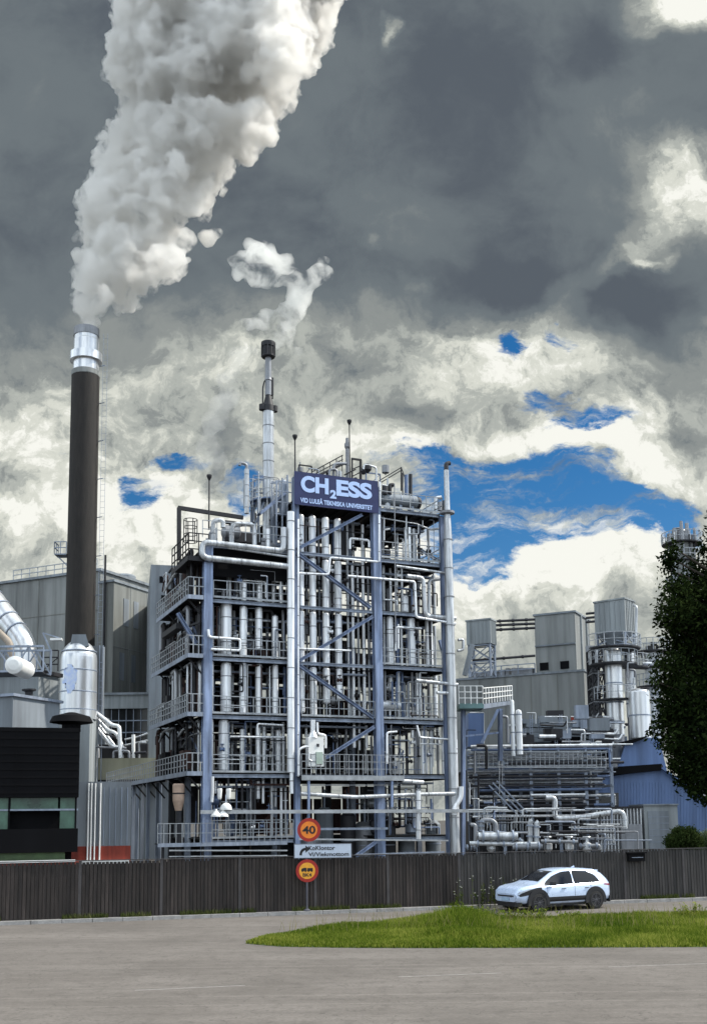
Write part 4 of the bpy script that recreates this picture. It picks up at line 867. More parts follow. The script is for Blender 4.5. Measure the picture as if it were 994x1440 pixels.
longpipe([(420, 1090), (420, 1054), (428, 1050), (434, 1050)], .08, 'thin hooked pipe left of the white cabinet on the balcony', M_tube, -.9)
longpipe([(418, 912), (493, 915)], .06, 'thin pale pipe crossing the four white tubes of the middle bay', M_tube, -.35)
longpipe([(423, 1116), (500, 1121), (590, 1117), (640, 1116)], .13, 'long pale pipe sagging slightly below the balcony', M_pipe, -.8)
longpipe([(588, 1112), (588, 1180)], .16, 'white upright pipe below the right end of the balcony', M_tube, -.9)
longpipe([(648, 1106), (648, 1122), (638, 1136), (638, 1146)], .17, 'pale S bend pipe at the foot of the tall right hand pipe', M_tube, -.9, .5)
longpipe([(551, 1116), (551, 1134)], .06, 'short thin drop pipe below the middle of the balcony', M_grey, -.9)
longpipe([(566, 1098), (595, 1100)], .12, 'short pale pipe just right of the balcony end', M_tube, -.8)
longpipe([(644, 900), (651, 899), (651, 914), (643, 915)], .10, 'small pale U pipe sticking out right of the tall right hand pipe', M_pipe, 0, .2)
longpipe([(534, 678), (534, 712)], .08, 'thin white upright pipe just right of the blue sign', M_tube, -.3)
longpipe([(554.5, 680), (556, 905)], .035, 'very thin straight cable pipe down the front of the right bay', M_grey, -.5, fl=False)
longpipe([(540, 760), (540, 745), (548, 744)], .06, 'small hooked pipe on the left of the right bay fifth storey', M_pipe, -.2)
longpipe([(492, 772), (492, 757), (519, 760), (519, 770)], .09, 'pale hoop pipe on the fifth deck of the middle bay', M_tube, .2)
longpipe([(560, 878), (560, 912)], .06, 'thin white upright pipe below the fourth deck of the right bay', M_tube, -.3)
longpipe([(556, 915), (556, 882), (592, 884)], .09, 'pale pipe bent at a corner in the third storey of the right bay', M_pipe, -.3)
longpipe([(641, 1040), (641, 1095)], .09, 'thin white upright pipe beside the base of the tall right hand pipe', M_tube, -.7)

# tall stack pipe, right corner
v = -.5; c = T(634, 950, v); c.z = 0; t = thing('vent_stack', 'tallest pale upright pipe on the right corner of the tower with a bent black tip', 'stack', c)
zt = zU(632, 662, v); mb = MB(); mb.lathe(c, [(.33, 0), (.31, zU(632, 900, v)), (.28, zU(632, 760, v)), (.19, zU(632, 712, v)+.05), (.17, zt)], 20); mb.build('shell', M_pipe, t)
mb = MB()
for py in (722, 760, 800, 840, 880, 920, 965, 1010, 1060, 1110, 1150): z = zU(632, py, v); r = .33 if py > 800 else .30; mb.lathe(c, [(r*1.06, z), (r*1.06, z+.06)], 20)
mb.lathe(c, [(.3, zU(632, 724, v)), (.5, zU(632, 723, v)), (.5, zU(632, 720, v)), (.3, zU(632, 719, v))], 16); mb.build('flange', M_grey, t)
mb = MB(); mb.pipe([c+EZ*(zt-.05), c+EZ*(zt+.45), c+EZ*(zt+.55)+EU*.28], .16, 12, .25); mb.build('tip', M_pdark, t)

# white cabinet on the balcony and small cabinet
t = thing('tank_cabinet', 'white boxy tank with fittings on the left end of the front balcony', 'tank', T(442, 1080, -.7))
mb = MB(); p, q = T(432, 1078, -.7), T(453, 1037, -.7); L = (q-p).dot(EU); mb.box(p+EU*L/2+EZ*(q.z-p.z)/2, (L, .55, q.z-p.z), AX); mb.build('body', M_white, t)
mb = MB(); c = T(440, 1037, -.7); mb.lathe((c.x, c.y, c.z), [(.36, -.02), (.3, .12), (.17, .38), (.17, 1.1)], 16); mb.build('cone', M_alu, t)
mb = MB(); mb.pipe([T(446, 1016, -.8), T(446.5, 1032, -.8), T(458, 1034, -.8), T(458, 1052, -.8)], .08, 10); mb.pipe([T(435, 1058, -1.02), T(434, 1068, -1.02), T(439, 1070, -1.02)], .04, 8); mb.build('pipe', M_tube, t)
mb = MB(); mb.box(T(449, 1066, -1.03), (.42, .1, .75), AX); mb.build('control_box', mat('green_grey_paint', (.36, .44, .38), .5, 0, .2, 2), t)
mb = MB(); mb.box(T(447, 1048, -.99), (.16, .05, .18), AX); mb.build('gauge', M_pdark, t)

# blue sign
M_sblue = mat('sign_navy', (.010, .018, .085), .45, 0, .2, 2); M_slet = mat('sign_letters', (.42, .56, .86), .5, 0, .06, 5)
v = -.55; pl, pr = T(414, 684, v), T(531.5, 700, v); u0, u1 = (pl-O).dot(EU), (pr-O).dot(EU); zt = (zU(414, 660, v)+zU(531, 679.5, v))/2; zb = (zU(414, 708, v)+zU(531, 723, v))/2
cS = W((u0+u1)/2, v, (zt+zb)/2); wS, hS = u1-u0, zt-zb
t = thing('company_sign', 'long dark blue sign with big pale letters high on the tower', 'sign', cS-EZ*hS/2)
mb = MB(); mb.box(cS, (wS, .10, hS), AX); mb.build('panel', M_sblue, t)
for q in (-.4, 0, .4): mb = MB(); mb.box(cS+EU*wS*q+NV*.18, (.1, .26, hS*.9), AX); mb.build('bracket', M_steel, t)
fr_ = cS-NV*.06
def letters(s, uu, zz, w, h, bold=.0): txt(s, fr_+EU*(uu*wS)+EZ*(zz*hS), EU, EZ, w*wS, h*hS, t, M_slet, .012, bold, name='lettering')
letters('CH', -.265, .145, .325, .50, .045)
letters('2', -.048, -.075, .075, .26, .05)
letters('ESS', .205, .145, .43, .50, .045)
letters('VID LULE\u00c5 TEKNISKA UNIVERSITET', -.005, -.335, .86, .185, .03)

# ---- roof gear
def mast(px, top, bot, v, label, head=True, r=.05):
    c = T(px, bot, v); z0 = c.z; z1 = zU(px, top, v); c.z = 0; t = thing('mast', label, 'mast', c+EZ*z0)
    mb = MB(); mb.tube([c+EZ*z0, c+EZ*z1], [r, r*.8], 8); mb.build('pole', M_dark, t)
    if head: mb = MB(); mb.lathe(c, [(.05, z1-.35), (.16, z1-.12), (.17, z1), (.08, z1+.02)], 12); mb.build('head', M_dark, t)
mast(294, 668, 745, .5, 'thin dark lamp mast on the left corner of the tower roof'); mast(415, 612, 665, .3, 'thin dark lamp mast standing at the left end of the blue sign'); mast(492, 591, 672, 2, 'thinnest and highest dark mast on the tower roof beside the small stack', r=.045)
def stackthing(name, px, w, top, bot, v, m, label, hook=None, cap=None, bands=4):
    u, _ = UZ(px, (top+bot)/2, v); c = W(u, v, 0); r = w/2*c.y/1500; z0, z1 = zU(px, bot, v), zU(px, top, v); t = thing(name, label, 'stack', c+EZ*z0)
    mb = MB(); mb.lathe(c, [(r, z0), (r, z1)], 18); mb.build('shell', m, t)
    mb = MB()
    for k in range(bands): z = z0+(z1-z0)*(k+.5)/bands; mb = MB(); mb.lathe(c, [(r*1.05, z), (r*1.05, z+.05)], 18); mb.build('band', M_grey, t)
    mb = MB()
    if cap: mb.lathe(c, [(r, z1-.5), (r*1.5, z1-.35), (r*1.5, z1-.1), (r*.9, z1-.08), (r*.8, z1+.3)], 16); mb.build('cap', M_grey, t)
    if hook: mb = MB(); mb.pipe([c+EZ*(z1-.02), c+EZ*(z1+.35), c+EZ*(z1+.42)-EU*.45, c+EZ*(z1+.2)-EU*.5], r*.6, 10, .3); mb.build('hook', M_grey, t)
    return t, c, r
stackthing('vent_stack', 347, 7, 660, 722, 4, M_pipe, 'short pale vent pipe with a hooked top left of the tall flare stack', hook=True)
stackthing('vent_stack', 488.5, 5.5, 622, 675, 3, M_grey, 'small dark grey stack with a collar behind the middle of the blue sign', cap=True)
v = 6; u, _ = UZ(377.5, 600, v); c = W(u, v, 0); k_ = c.y/1500
t = thing('flare_stack', 'tall slender pale stack with a black cage at its top above the left bay', 'stack', c+EZ*zU(377, 770, v))
def zf(py): return zU(377, py, v)
mb = MB(); mb.lathe(c, [(8.4*k_, zf(770)), (8.0*k_, zf(578))], 24); mb.build('lower_shaft', M_pipe, t)
mb = MB(); mb.lathe(c, [(8.6*k_, zf(579)), (8.2*k_, zf(571)), (4.2*k_, zf(557)), (4.2*k_, zf(555))], 24)
for sgn in (-1, 1): mb.lathe(c+EU*sgn*(9.2*k_) - EU*(.13), [(.2, 0), (.32, .05), (.32, .22), (.2, .26)], 14, EU) if True else None
for sgn in (-1, 1): q = c+EU*sgn*(9.2*k_); mb.lathe(q+EZ*(zf(574)), [(.1, -.25), (.24, -.2), (.24, .2), (.1, .25)], 12, (0, 0, 1))
mb.v = mb.v; mb.build('cone', M_dark, t)
mb = MB(); mb.lathe(c, [(4.6*k_, zf(556)), (4.6*k_, zf(536)), (5.6*k_, zf(535)), (5.0*k_, zf(532)), (4.6*k_, zf(500))], 20); mb.build('upper_shaft', M_grey, t)
mb = MB(); mb.pipe([c+EU*(-8.6*k_)+EZ*zf(572), c+EU*(-8.6*k_)+EZ*zf(546), c+EU*(-6*k_)+EZ*zf(537), c+EU*(-4*k_)+EZ*zf(536)], .05, 8, .5); mb.pipe([c+EU*(5*k_)+EZ*zf(536), c+EU*(5.3*k_)+EZ*zf(550), c+EU*(6.5*k_)+EZ*zf(552), c+EU*(6.6*k_)+EZ*zf(560)], .05, 8); mb.box(c+EU*5.2*k_+EZ*zf(543), (.2, .25, 1.3), AX); mb.build('pilot_line', M_dark, t)
mb = MB(); r = 10*k_
mb.lathe(c, [(r*.9, zf(503)), (r, zf(502)), (r, zf(500)), (r*.45, zf(499))], 24); mb.lathe(c, [(r*.86, zf(500)), (r*.9, zf(489))], 24)
mb.lathe(c, [(r, zf(488)), (r*1.05, zf(484)), (r*1.05, zf(482)), (r*.9, zf(482))], 24)
for a in range(0, 360, 30): q = c+Vector((math.cos(R(a))*r, math.sin(R(a))*r, 0)); mb.bar(q+EZ*zf(502), q+EZ*zf(483), .05)
mb.build('burner_cage', M_dark, t)
mb = MB()
for py in (600, 625, 650, 675): mb.lathe(c, [(8.5*k_, zf(py)), (8.5*k_, zf(py)+.06)], 24)
mb.build('seam', M_grey, t)
# platform at its foot
t = thing('stack_platform', 'hooped steel platform around the foot of the tall flare stack', 'platform', c+EZ*zf(706))
mb = MB(); z = zf(706); mb.lathe(c, [(.6, z-.1), (1.3, z-.1), (1.3, z), (.6, z)], 20); mb.box(c+EU*.6+EZ*(z-.2), (3.6, .25, .25), AX); mb.build('deck', M_pblue, t)
mb = MB(); hoop_cage(mb, c, 1.25, z, z+1.3, 3, 0, 360, 9); hoop_cage(mb, c-EU*1.35+EZ*0, .42, z-.6, z+1.4, 4, 0, 360, 6); mb.build('railing', M_rail, t)
mb = MB()
for du in (-1, 1.2): mb.bar(W(u+du, v-.8, zroofL), W(u+du, v-.8, z-.1), .14); mb.bar(W(u+du, v+.8, zroofL), W(u+du, v+.8, z-.1), .14)
mb.bar(W(u-1, v-.8, zroofL+.3), W(u+1.2, v-.8, z-.3), .1); mb.bar(W(u-2.3, v-.8, zroofL+.4), W(u-.6, v-.8, z-.3), .12); mb.build('leg', M_steel, t)
# machines on the left bay roof
random.seed(31)
t = thing('roof_machinery', 'dark compressors, valves and drums crowded on the left bay roof', 'machinery', W(uB/2, 2, zroofL))
for i in range(30):
    px = random.uniform(296, 406); v = random.uniform(.8, 4.5); u, _ = UZ(px, 760, v); z0 = zroofL+.2; mb = MB(); q = random.random()
    if q < .35: r = random.uniform(.2, .4); L = random.uniform(.7, 1.5); zz = z0+random.uniform(.5, 1.2); mb.lathe(W(u-L/2, v, zz), [(r*.5, 0), (r, .12), (r, L-.12), (r*.5, L)], 14, EU); mb.bar(W(u, v, z0), W(u, v, zz), .2); mb.build('motor', random.choice([M_grey, M_dark, M_steel]), t)
    elif q < .6: h = random.uniform(.7, 1.7); r = random.uniform(.15, .3); mb.lathe(W(u, v, z0), [(r, 0), (r, h*.7), (r*.4, h*.8), (r*.6, h)], 14); mb.build('drum', random.choice([M_grey, M_dark, M_pipe]), t)
    else: h = random.uniform(.9, 1.9); mb.pipe([W(u, v, z0), W(u, v, z0+h), W(u+random.uniform(-1, 1), v, z0+h)], random.choice([.05, .09, .13]), 8); mb.build('pipe', random.choice([M_grey, M_pipe, M_dark]), t)
mb = MB(); mb.lathe(T(312, 748, 1.5), [(.2, 0), (.48, .15), (.48, 1.1), (.2, 1.25)], 18, EU); mb.build('drum', M_grey, t)
mb = MB(); mb.box(T(340, 757, 1.6), (2.4, .8, .7), AX); mb.build('skid', M_dark, t)
for px, v in ((305, .2), (395, .2)): pass
mb = MB(); rail_run(mb, T(285, 762, -.05)+EZ*.3, T(404, 772, -.05)+EZ*.3, 1.1, 1.0, .022, 2); mb.build('railing', M_rail, t)
# stair and frames between left roof and sign
t = thing('roof_stair', 'steep steel stair and landing left of the blue sign', 'stair', T(395, 720, 2))
mb = MB()
for v in (1.8, 2.6): mb.bar(T(366, 722, v), T(405, 690, v), .1, .2)
for q in np.linspace(.05, .95, 14): p = T(366, 722, 1.8).lerp(T(405, 690, 1.8), q); mb.box(p+NV*.4, (.25, .8, .04), AX)
mb.build('flight', M_blue, t)
mb = MB()
for v in (1.8, 2.6): mb.bar(T(366, 722, v)+EZ*1, T(405, 690, v)+EZ*1, .05); [mb.bar(T(366, 722, v).lerp(T(405, 690, v), q), T(366, 722, v).lerp(T(405, 690, v), q)+EZ*1, .05) for q in (0, .25, .5, .75, 1)]
mb.build('handrail', M_rail, t)
mb = MB(); 
for px in (389, 397, 404, 411): mb.bar(T(px, 768, 1.2), T(px, 668+abs(404-px)*.6, 1.2), .09)
for py in (676, 690, 705, 722): mb.bar(T(387, py, 1.2), T(412, py+3, 1.2), .07)
mb.lathe(T(399, 700, 2.2), [(.3, -1.2), (.34, -1.1), (.34, .9), (.15, 1.2)], 14); mb.build('landing_frame', M_steel, t)
# gear behind and right of the sign
t = thing('roof_machinery', 'pipes, frames and stair rails rising behind the blue sign', 'machinery', W((uB+uC)/2, 3, LV[6]))
mb = MB(); mb.bar(T(440, 663, 2), T(482, 640, 2), .07); mb.bar(T(440, 668, 2), T(482, 646, 2), .06); mb.bar(T(440, 672, 2), T(484, 652, 2), .14)
for px in (446, 455, 464, 473, 481): mb.bar(T(px, 675, 2), T(px, 663-(px-440)*.54, 2), .045)
mb.build('stair_rail', M_dark, t)
mb = MB(); mb.bar(T(495, 680, 2), T(495, 645, 2), .1); mb.bar(T(507, 682, 2), T(507, 647, 2), .14); mb.bar(T(494, 645, 2), T(508, 647, 2), .12); mb.bar(T(495, 660, 2), T(507, 655, 2), .07); mb.bar(T(495, 670, 2), T(507, 664, 2), .07); mb.build('frame', M_dark, t)
mb = MB(); mb.pipe([T(529, 690, 1), T(529, 657, 1), T(512, 653, 1), T(511, 660, 1)], .07, 8, .2); mb.build('pipe', M_pipe, t)
mb = MB(); mb.lathe(T(516, 659, 1.2), [(.1, -.3), (.3, -.1), (.32, .15), (.1, .35)], 12); mb.lathe(T(511, 663, 1.2), [(.1, -.2), (.22, 0), (.1, .25)], 12); mb.build('valve', M_pdark, t)
for i, (pts, r_, m_) in enumerate([([(463, 676), (463, 660), (474, 660), (474, 676)], .09, M_grey), ([(469, 680), (469, 652), (487, 652)], .1, M_grey), ([(478, 678), (478, 663)], .14, M_pipe), ([(500, 684), (500, 672)], .12, M_dark), ([(452, 672), (460, 672), (460, 664)], .08, M_dark), ([(484, 668), (500, 660)], .05, M_dark), ([(422, 664), (422, 658)], .2, M_grey), ([(422, 658), (422, 650)], .04, M_grey)]):
    mb = MB(); mb.pipe([T(x, y, 1.4+.2*i) for x, y in pts], r_, 10, .3); mb.build('pipe', m_, t)
t = thing('horizontal_tank', 'long grey lagged tank lying on the right bay roof beside the blue sign', 'tank', W((uC+uD)/2, 1.5, LV[6]+.2))
p, q = T(533, 702, 1.5), T(588, 711, 1.5); zz = (p.z+q.z)/2+.1; p.z = q.z = zz; L = (q-p).length
mb = MB(); mb.lathe(p, [(.3, 0), (.46, .1), (.46, L-.2)], 22, EU); mb.build('shell', M_clad, t)
mb = MB(); mb.lathe(p+EU*(L-.2), [(.48, 0), (.48, .12), (.4, .28), (.15, .36)], 22, EU); mb.build('end_cap', M_pdark, t)
mb = MB()
for q_ in (.2, .5, .8): mb.lathe(p+EU*L*q_, [(.48, 0), (.48, .06)], 22, EU); mb.box(p+EU*L*q_-EZ*(zz-LV[6]-.2)/2, (.2, .6, zz-LV[6]-.22), AX)
mb.build('saddle', M_steel, t)
t = thing('roof_machinery', 'small dark valves, flood lamp and upright frames above the horizontal tank', 'machinery', W((uC+uD)/2, 2, LV[6]))
for i, (pts, r_, m_) in enumerate([([(541, 695), (541, 684)], .2, M_pdark), ([(548, 695), (548, 682), (553, 682)], .14, M_dark), ([(537, 682), (552, 685)], .07, M_pipe), ([(566, 698), (566, 665)], .05, M_dark), ([(571, 700), (571, 668)], .13, M_pblue), ([(577, 700), (577, 667)], .13, M_dark), ([(545, 684), (545, 673)], .08, M_pipe), ([(542, 665), (542, 655)], .26, M_grey), ([(542, 668), (542, 664)], .05, M_grey), ([(533, 676), (563, 658)], .035, M_dark), ([(533, 680), (563, 662)], .035, M_dark), ([(564, 657), (564, 690)], .05, M_dark), ([(564, 657), (572, 680)], .035, M_dark), ([(612, 716), (612, 700), (620, 699)], .12, M_pipe), ([(618, 718), (618, 706)], .16, M_grey), ([(624, 720), (624, 704)], .09, M_dark)]):
    mb = MB(); mb.pipe([T(x, y, 1.0+.12*i) for x, y in pts], r_, 10, .3); mb.build('pipe', m_, t)
random.seed(58)
t = thing('roof_pipework', 'forest of thin pipes, stubs and frames crowding the top deck behind the blue sign', 'pipework', W((uB+uC)/2+1, 4, LV[6]))
for i in range(46):
    u = random.uniform(uB-1.2, uC+2.6); v = random.uniform(1.0, 7.5); z0 = LV[6]+.2; h = random.uniform(1.4, 3.3)*(1 if u < uC else .7); r = random.choice([.03, .04, .06, .09]); mb = MB(); q = random.random()
    if q < .45: mb.pipe([W(u, v, z0), W(u, v, z0+h), W(u+random.uniform(-1.2, 1.2), v, z0+h)], r, 7, .15); mb.build('pipe', random.choice([M_dark, M_grey, M_steel, M_pipe]), t)
    elif q < .7: w = random.uniform(.5, 1.4); mb.bar(W(u, v, z0), W(u, v, z0+h), .07); mb.bar(W(u+w, v, z0), W(u+w, v, z0+h), .07); mb.bar(W(u, v, z0+h), W(u+w, v, z0+h), .08); mb.bar(W(u, v, z0+h*.6), W(u+w, v, z0+h), .04); mb.build('frame', random.choice([M_dark, M_blue, M_steel]), t)
    else: rr = random.uniform(.12, .3); mb.lathe(W(u, v, z0), [(rr*.6, 0), (rr, .1), (rr, h*.5), (rr*.5, h*.58), (rr*.5, h*.7), (rr*.9, h*.72), (rr*.9, h*.76)], 12); mb.build('stub', random.choice([M_grey, M_pdark, M_pipe]), t)
# hanging gear at the top of the right bay
t = thing('hanging_pipework', 'thin pipes hung beneath the right bay roof against the sky', 'pipework', W((uC+uD)/2, .3, LV[6]-.2))
for pts, r_ in (([(534, 728), (588, 737), (588, 751), (574, 751)], .05), ([(588, 738), (606, 745), (619, 743), (619, 735)], .07), ([(540, 744), (540, 728)], .05), ([(571, 726), (571, 745)], .06), ([(594, 732), (594, 742)], .04)):
    mb = MB(); mb.pipe([T(x, y, .3) for x, y in pts], r_, 8); mb.build('pipe', M_pipe, t)
# flood lamps low on the left
for i, (px, py, lab) in enumerate(((318, 1134, 'round white lamp head beside the left column near the ground'),)):
    t = thing('flood_lamp', lab, 'lamp', T(px, py, -1.2)); mb = MB(); c = T(px, py, -1.2); mb.dome(c-EZ*.2, .36, .42, 18); mb.build('shade', M_white, t)
    mb = MB(); mb.bar(c+EZ*.1, T(px, 1118, -.6), .06); mb.bar(T(296, 1140, -.8), c, .07); mb.build('arm', M_steel, t)
for i, px in enumerate((304, 314)):
    t = thing('cone_lamp', f'small white cone lamp under the round lamp, {"left" if i == 0 else "right"} one', 'lamp', T(px, 1146, -1.3)); mb = MB(); mb.lathe(T(px, 1146, -1.3), [(.32, -.1), (.30, 0), (.08, .25), (.05, .35)], 16); mb.build('shade', M_white, t)
    mb = MB(); c = T(px, 1146, -1.3); mb.tube([c+EZ*.34, T(px, 1141, -1.2)], .03, 8); mb.build('stem', M_steel, t)
for i, px in enumerate((309, 321.5)):
    c = T(px, 1124, -.4); t = thing('fluorescent_fitting', f'stubby white fitting above the round lamp, {"left" if i == 0 else "right"} one', 'fitting', c); mb = MB(); mb.lathe(c, [(.1, 0), (.13, .1), (.16, .6), (.14, .65)], 12); mb.build('body', M_white, t)
    mb = MB(); mb.bar(c, c-EZ*.35, .05); mb.build('stem', M_dark, t)
# low rear boxes and tanks under the tower so that the ground storey is filled
random.seed(77)
for i in range(7):
    px = 430+i*29+random.uniform(-6, 6); v = random.uniform(1.5, 4); c = T(px, 1190, v); c.z = 0; h = random.uniform(2.2, 4.2); r = random.uniform(.5, .9)
    t = thing('ground_tank', f'dim grey drum on the ground under the tower, {ORD[i]} from the left of seven', 'drum', c, 'dim drums under the tower'); mb = MB(); mb.lathe(c, [(r, 0), (r, h-.3), (r*.5, h)], 18); mb.build('shell', random.choice([M_grey, M_dark, M_clad]), t)
    mb = MB(); mb.lathe(c, [(r*1.03, h*.5), (r*1.03, h*.5+.08)], 18); mb.build('band', M_steel, t); mb = MB(); mb.tube([c+EZ*(h-.02), c+EZ*(h+1.2)], .08, 8); mb.build('outlet', M_steel, t)
# ================================================================== RIGHT SIDE
ZPX = 790
def lattice(mb, p0, p1, z0, z1, w=.12, n=2):
    """braced four-leg frame; p0, p1 opposite corners"""
    xs, ys = (p0[0], p1[0]), (p0[1], p1[1]); cs = [(xs[0], ys[0]), (xs[1], ys[0]), (xs[1], ys[1]), (xs[0], ys[1])]
    for x, y in cs: mb.bar((x, y, z0), (x, y, z1), w)
    for i in range(4):
        (a, b), (c, d) = cs[i], cs[(i+1) % 4]
        for k in range(n):
            za, zb = z0+(z1-z0)*k/n, z0+(z1-z0)*(k+1)/n
            mb.bar((a, b, za), (c, d, zb), w*.6); mb.bar((c, d, za), (a, b, zb), w*.6); mb.bar((a, b, zb-w/2), (c, d, zb-w/2), w*.7)
t = thing('process_building', 'grey concrete building with a taller plain block on top, right of the tower', 'building', at(822, 1155, 100))
mb, K, eR, eL, a, b, h = corner_box(640, 822, 832, 944, 100, 63); mb.build('wall', M_conc, t)
mb = MB(); mb.box(K+eR*a/2+eL*b/2+EZ*(h+.1), (a+.2, b+.2, .2), (eR, eL, EZ)); mb.build('roof_edge', M_clad, t)
Kw, hw = K.copy(), h
mb, K2, eR, eL, a2, b2, h2 = corner_box(752, 809, 829, 861, 101, 63, z0=hw+.21); mb.build('upper_block', M_conc, t)
mb = MB(); mb.box(K2+eR*a2/2+eL*b2/2+EZ*(h2+.09), (a2+.25, b2+.25, .18), (eR, eL, EZ)); mb.build('parapet', M_clad, t)
for px in (767, 796):
    s = hit(K2, eL, px); mb = MB(); z = zat(934, K2.y)-K2.z; mb.box(K2+eL*s-eR*.03+EZ*(z), (.06, .85, .75), (eR, eL, EZ)); mb.build('window', M_black, t)
mb = MB()
for s in (.36, .75): mb.box(K2+eR*a2*s-eL*.08+EZ*(h2/2), (.22, .16, h2), (eR, eL, EZ))
mb.build('trim', M_cladw, t)
mb = MB()
for z in (h*.35, h*.7): mb.box(Kw+eL*b/2-eR*.02+EZ*z, (.04, b-.1, .09), (eR, eL, EZ))
for s in (.2, .4, .6, .8): mb.box(Kw+eL*b*s-eR*.02+EZ*(h/2), (.04, .08, h-.2), (eR, eL, EZ))
mb.build('panel_joint', M_conc2, t)
mb = MB(); mb.box(K2-eR*.10+eL*b2*.5+EZ*(h2*.47), (.12, b2, .14), (eR, eL, EZ)); mb.build('ledge', M_clad, t)
t = thing('roof_clutter', 'row of low dark ducts and rails along the roof left of the plain block', 'ducts', at(700, 950, 97))
mb = MB()
for k in range(11):
    px = 662+k*8.2; s = hit(Kw, eL, px); mb.box(Kw+eL*s+eR*1.2+EZ*(h+.2+.35), (1.0, random.uniform(.3, .8), random.uniform(.3, .9)), (eR, eL, EZ))
mb.build('duct_box', M_grey, t)
mb = MB(); s0, s1 = hit(Kw, eL, 658), hit(Kw, eL, 752); rail_run(mb, Kw+eL*s1+eR*.4+EZ*(h+.2), Kw+eL*s0+eR*.4+EZ*(h+.2), 1.0, 1.6, .04); mb.build('railing', M_steel, t)

def raised_box(l, c, r, top, bot, Yc, th, label, mk, legs, name='raised_bin'):
    t = thing(name, label, 'bin', at(c, 1155, Yc))
    zb = at(c, bot, Yc).z
    mb, K, eR, eL, a, b, h = corner_box(l, c, r, top, Yc, th, z0=zb); mb.build('body', mk, t)
    sb = MB()
    for e, L, o_ in ((eR, a, -eL*.02), (eL, b, -eR*.02)):
        for k in range(1, 6): sb.box(K+e*L*k/6+o_+EZ*h/2, (.06, .06, h-.1), (eR, eL, EZ))
    sb.box(K+eR*a/2+eL*b/2+EZ*(h+.07), (a+.15, b+.15, .14), (eR, eL, EZ)); sb.build('rib', M_cladw, t)
    fb_ = MB(); z0 = at(c, legs, Yc).z
    cs = [K+eR*.15+eL*.15, K+eR*(a-.15)+eL*.15, K+eR*(a-.15)+eL*(b-.15), K+eR*.15+eL*(b-.15)]
    for i in range(4):
        p, q = cs[i].copy(), cs[(i+1) % 4].copy(); p.z = q.z = 0
        fb_.bar(p+EZ*z0, p+EZ*(zb-.002), .16)
        n = 2
        for k in range(n):
            za, zc = z0+(zb-z0)*k/n, z0+(zb-z0)*(k+1)/n-.1
            fb_.bar(p+EZ*za, q+EZ*zc, .08); fb_.bar(q+EZ*za, p+EZ*zc, .08); fb_.bar(p+EZ*zc, q+EZ*zc, .10)
    fb_.build('support_frame', M_steel, t)
    return t, K, eR, eL, a, b, h, zb
t, *_r = raised_box(656, 690, 698, 871, 904, 96, 63, 'small grey ribbed bin on a lattice frame, leftmost of the two raised bins', M_cladw, 950)
mb = MB(); mb.bar(at(664, 906, 95), at(653, 950, 95), .35); mb.build('chute', M_clad, t)
t, K, eR, eL, a, b, h, zb = raised_box(836, 879, 893, 842, 887, 92, 50, 'large grey ribbed bin on a braced frame above the silver vessels', M_cladw, 918)
mb = MB(); cc = K+eR*a/2+eL*b/2; mb.lathe((cc.x, cc.y, 0), [(.4, at(860, 918, 92).z), (.5, at(860, 910, 92).z), (1.5, zb-.01)], 18); mb.build('hopper', M_clad, t)
mb = MB(); mb.pipe([at(893, 918, 91), at(894.5, 853, 91), at(890, 851, 92)], .12, 8); mb.build('pipe', M_pipe, t)
# conveying lines
for i, (pts, lab) in enumerate([
    ([(690, 874), (752, 871)], 'dark pipe between the small bin and the plain block, topmost of three'),
    ([(691, 879.5), (752, 877)], 'dark pipe between the small bin and the plain block, middle one of three'),
    ([(692, 886), (752, 883)], 'dark pipe between the small bin and the plain block, lowest of three'),
    ([(664, 929), (752, 922)], 'single dark pipe crossing low behind the lattice legs of the small bin')]):
    mb = MB(); mb.tube([at(x, y, 97.5) for x, y in pts], .12, 8)
    for q in (.2, .5, .8): p = at(*pts[0], 97.5).lerp(at(*pts[1], 97.5), q); mb.lathe(p-Vector((.1, 0, 0)), [(.17, 0), (.17, .2)], 10, (1, 0, 0))
    one(mb, 'conveying_pipe', M_pdark, lab, 'pipe', 'dark pipes between the roof blocks')
for i, (y0, y1) in enumerate(((863, 861.5), (869, 867.5), (875, 873.5))):
    mb = MB(); mb.tube([at(824, y0, 98), at(840, y1, 97)], .12, 8)
    one(mb, 'conveying_pipe', M_pdark, f'short dark pipe between the plain block and the large bin, {["topmost", "middle one", "lowest"][i]} of three', 'pipe', 'dark pipes between the roof blocks')
for i, px in enumerate((703, 711, 719, 727, 735, 742)):
    pass

def vessel(name, px, w, top, bot, Y, m, label, cat='vessel', dome=.5, bands=3, legs=None, skirt=True):
    c = at(px, top+50, Y); c.z = 0; t = thing(name, label, cat, c); r = w/2*Y/1500; z1 = zat(top, Y)-r*dome; z0 = zat(bot, Y)
    mb = MB(); mb.lathe(c, [(r*.97, z0), (r, z0+.05), (r, z1)]+[(r*math.cos(R(x)), z1+r*dome*math.sin(R(x))) for x in range(12, 90, 12)], 24); mb.build('shell', m, t)
    mb = MB()
    for k in range(bands): z = z0+(z1-z0)*(k+.7)/(bands+.4); mb = MB(); mb.lathe(c, [(r, z-.05), (r*1.05, z-.04), (r*1.05, z+.06), (r, z+.07)], 24); mb.build('band', M_steel, t)
    if skirt and z0 > 0: mb = MB(); mb.lathe(c, [(r*.9, 0), (r*.9, z0-.002)], 20); mb.build('skirt', M_grey, t)
    return t, c, r
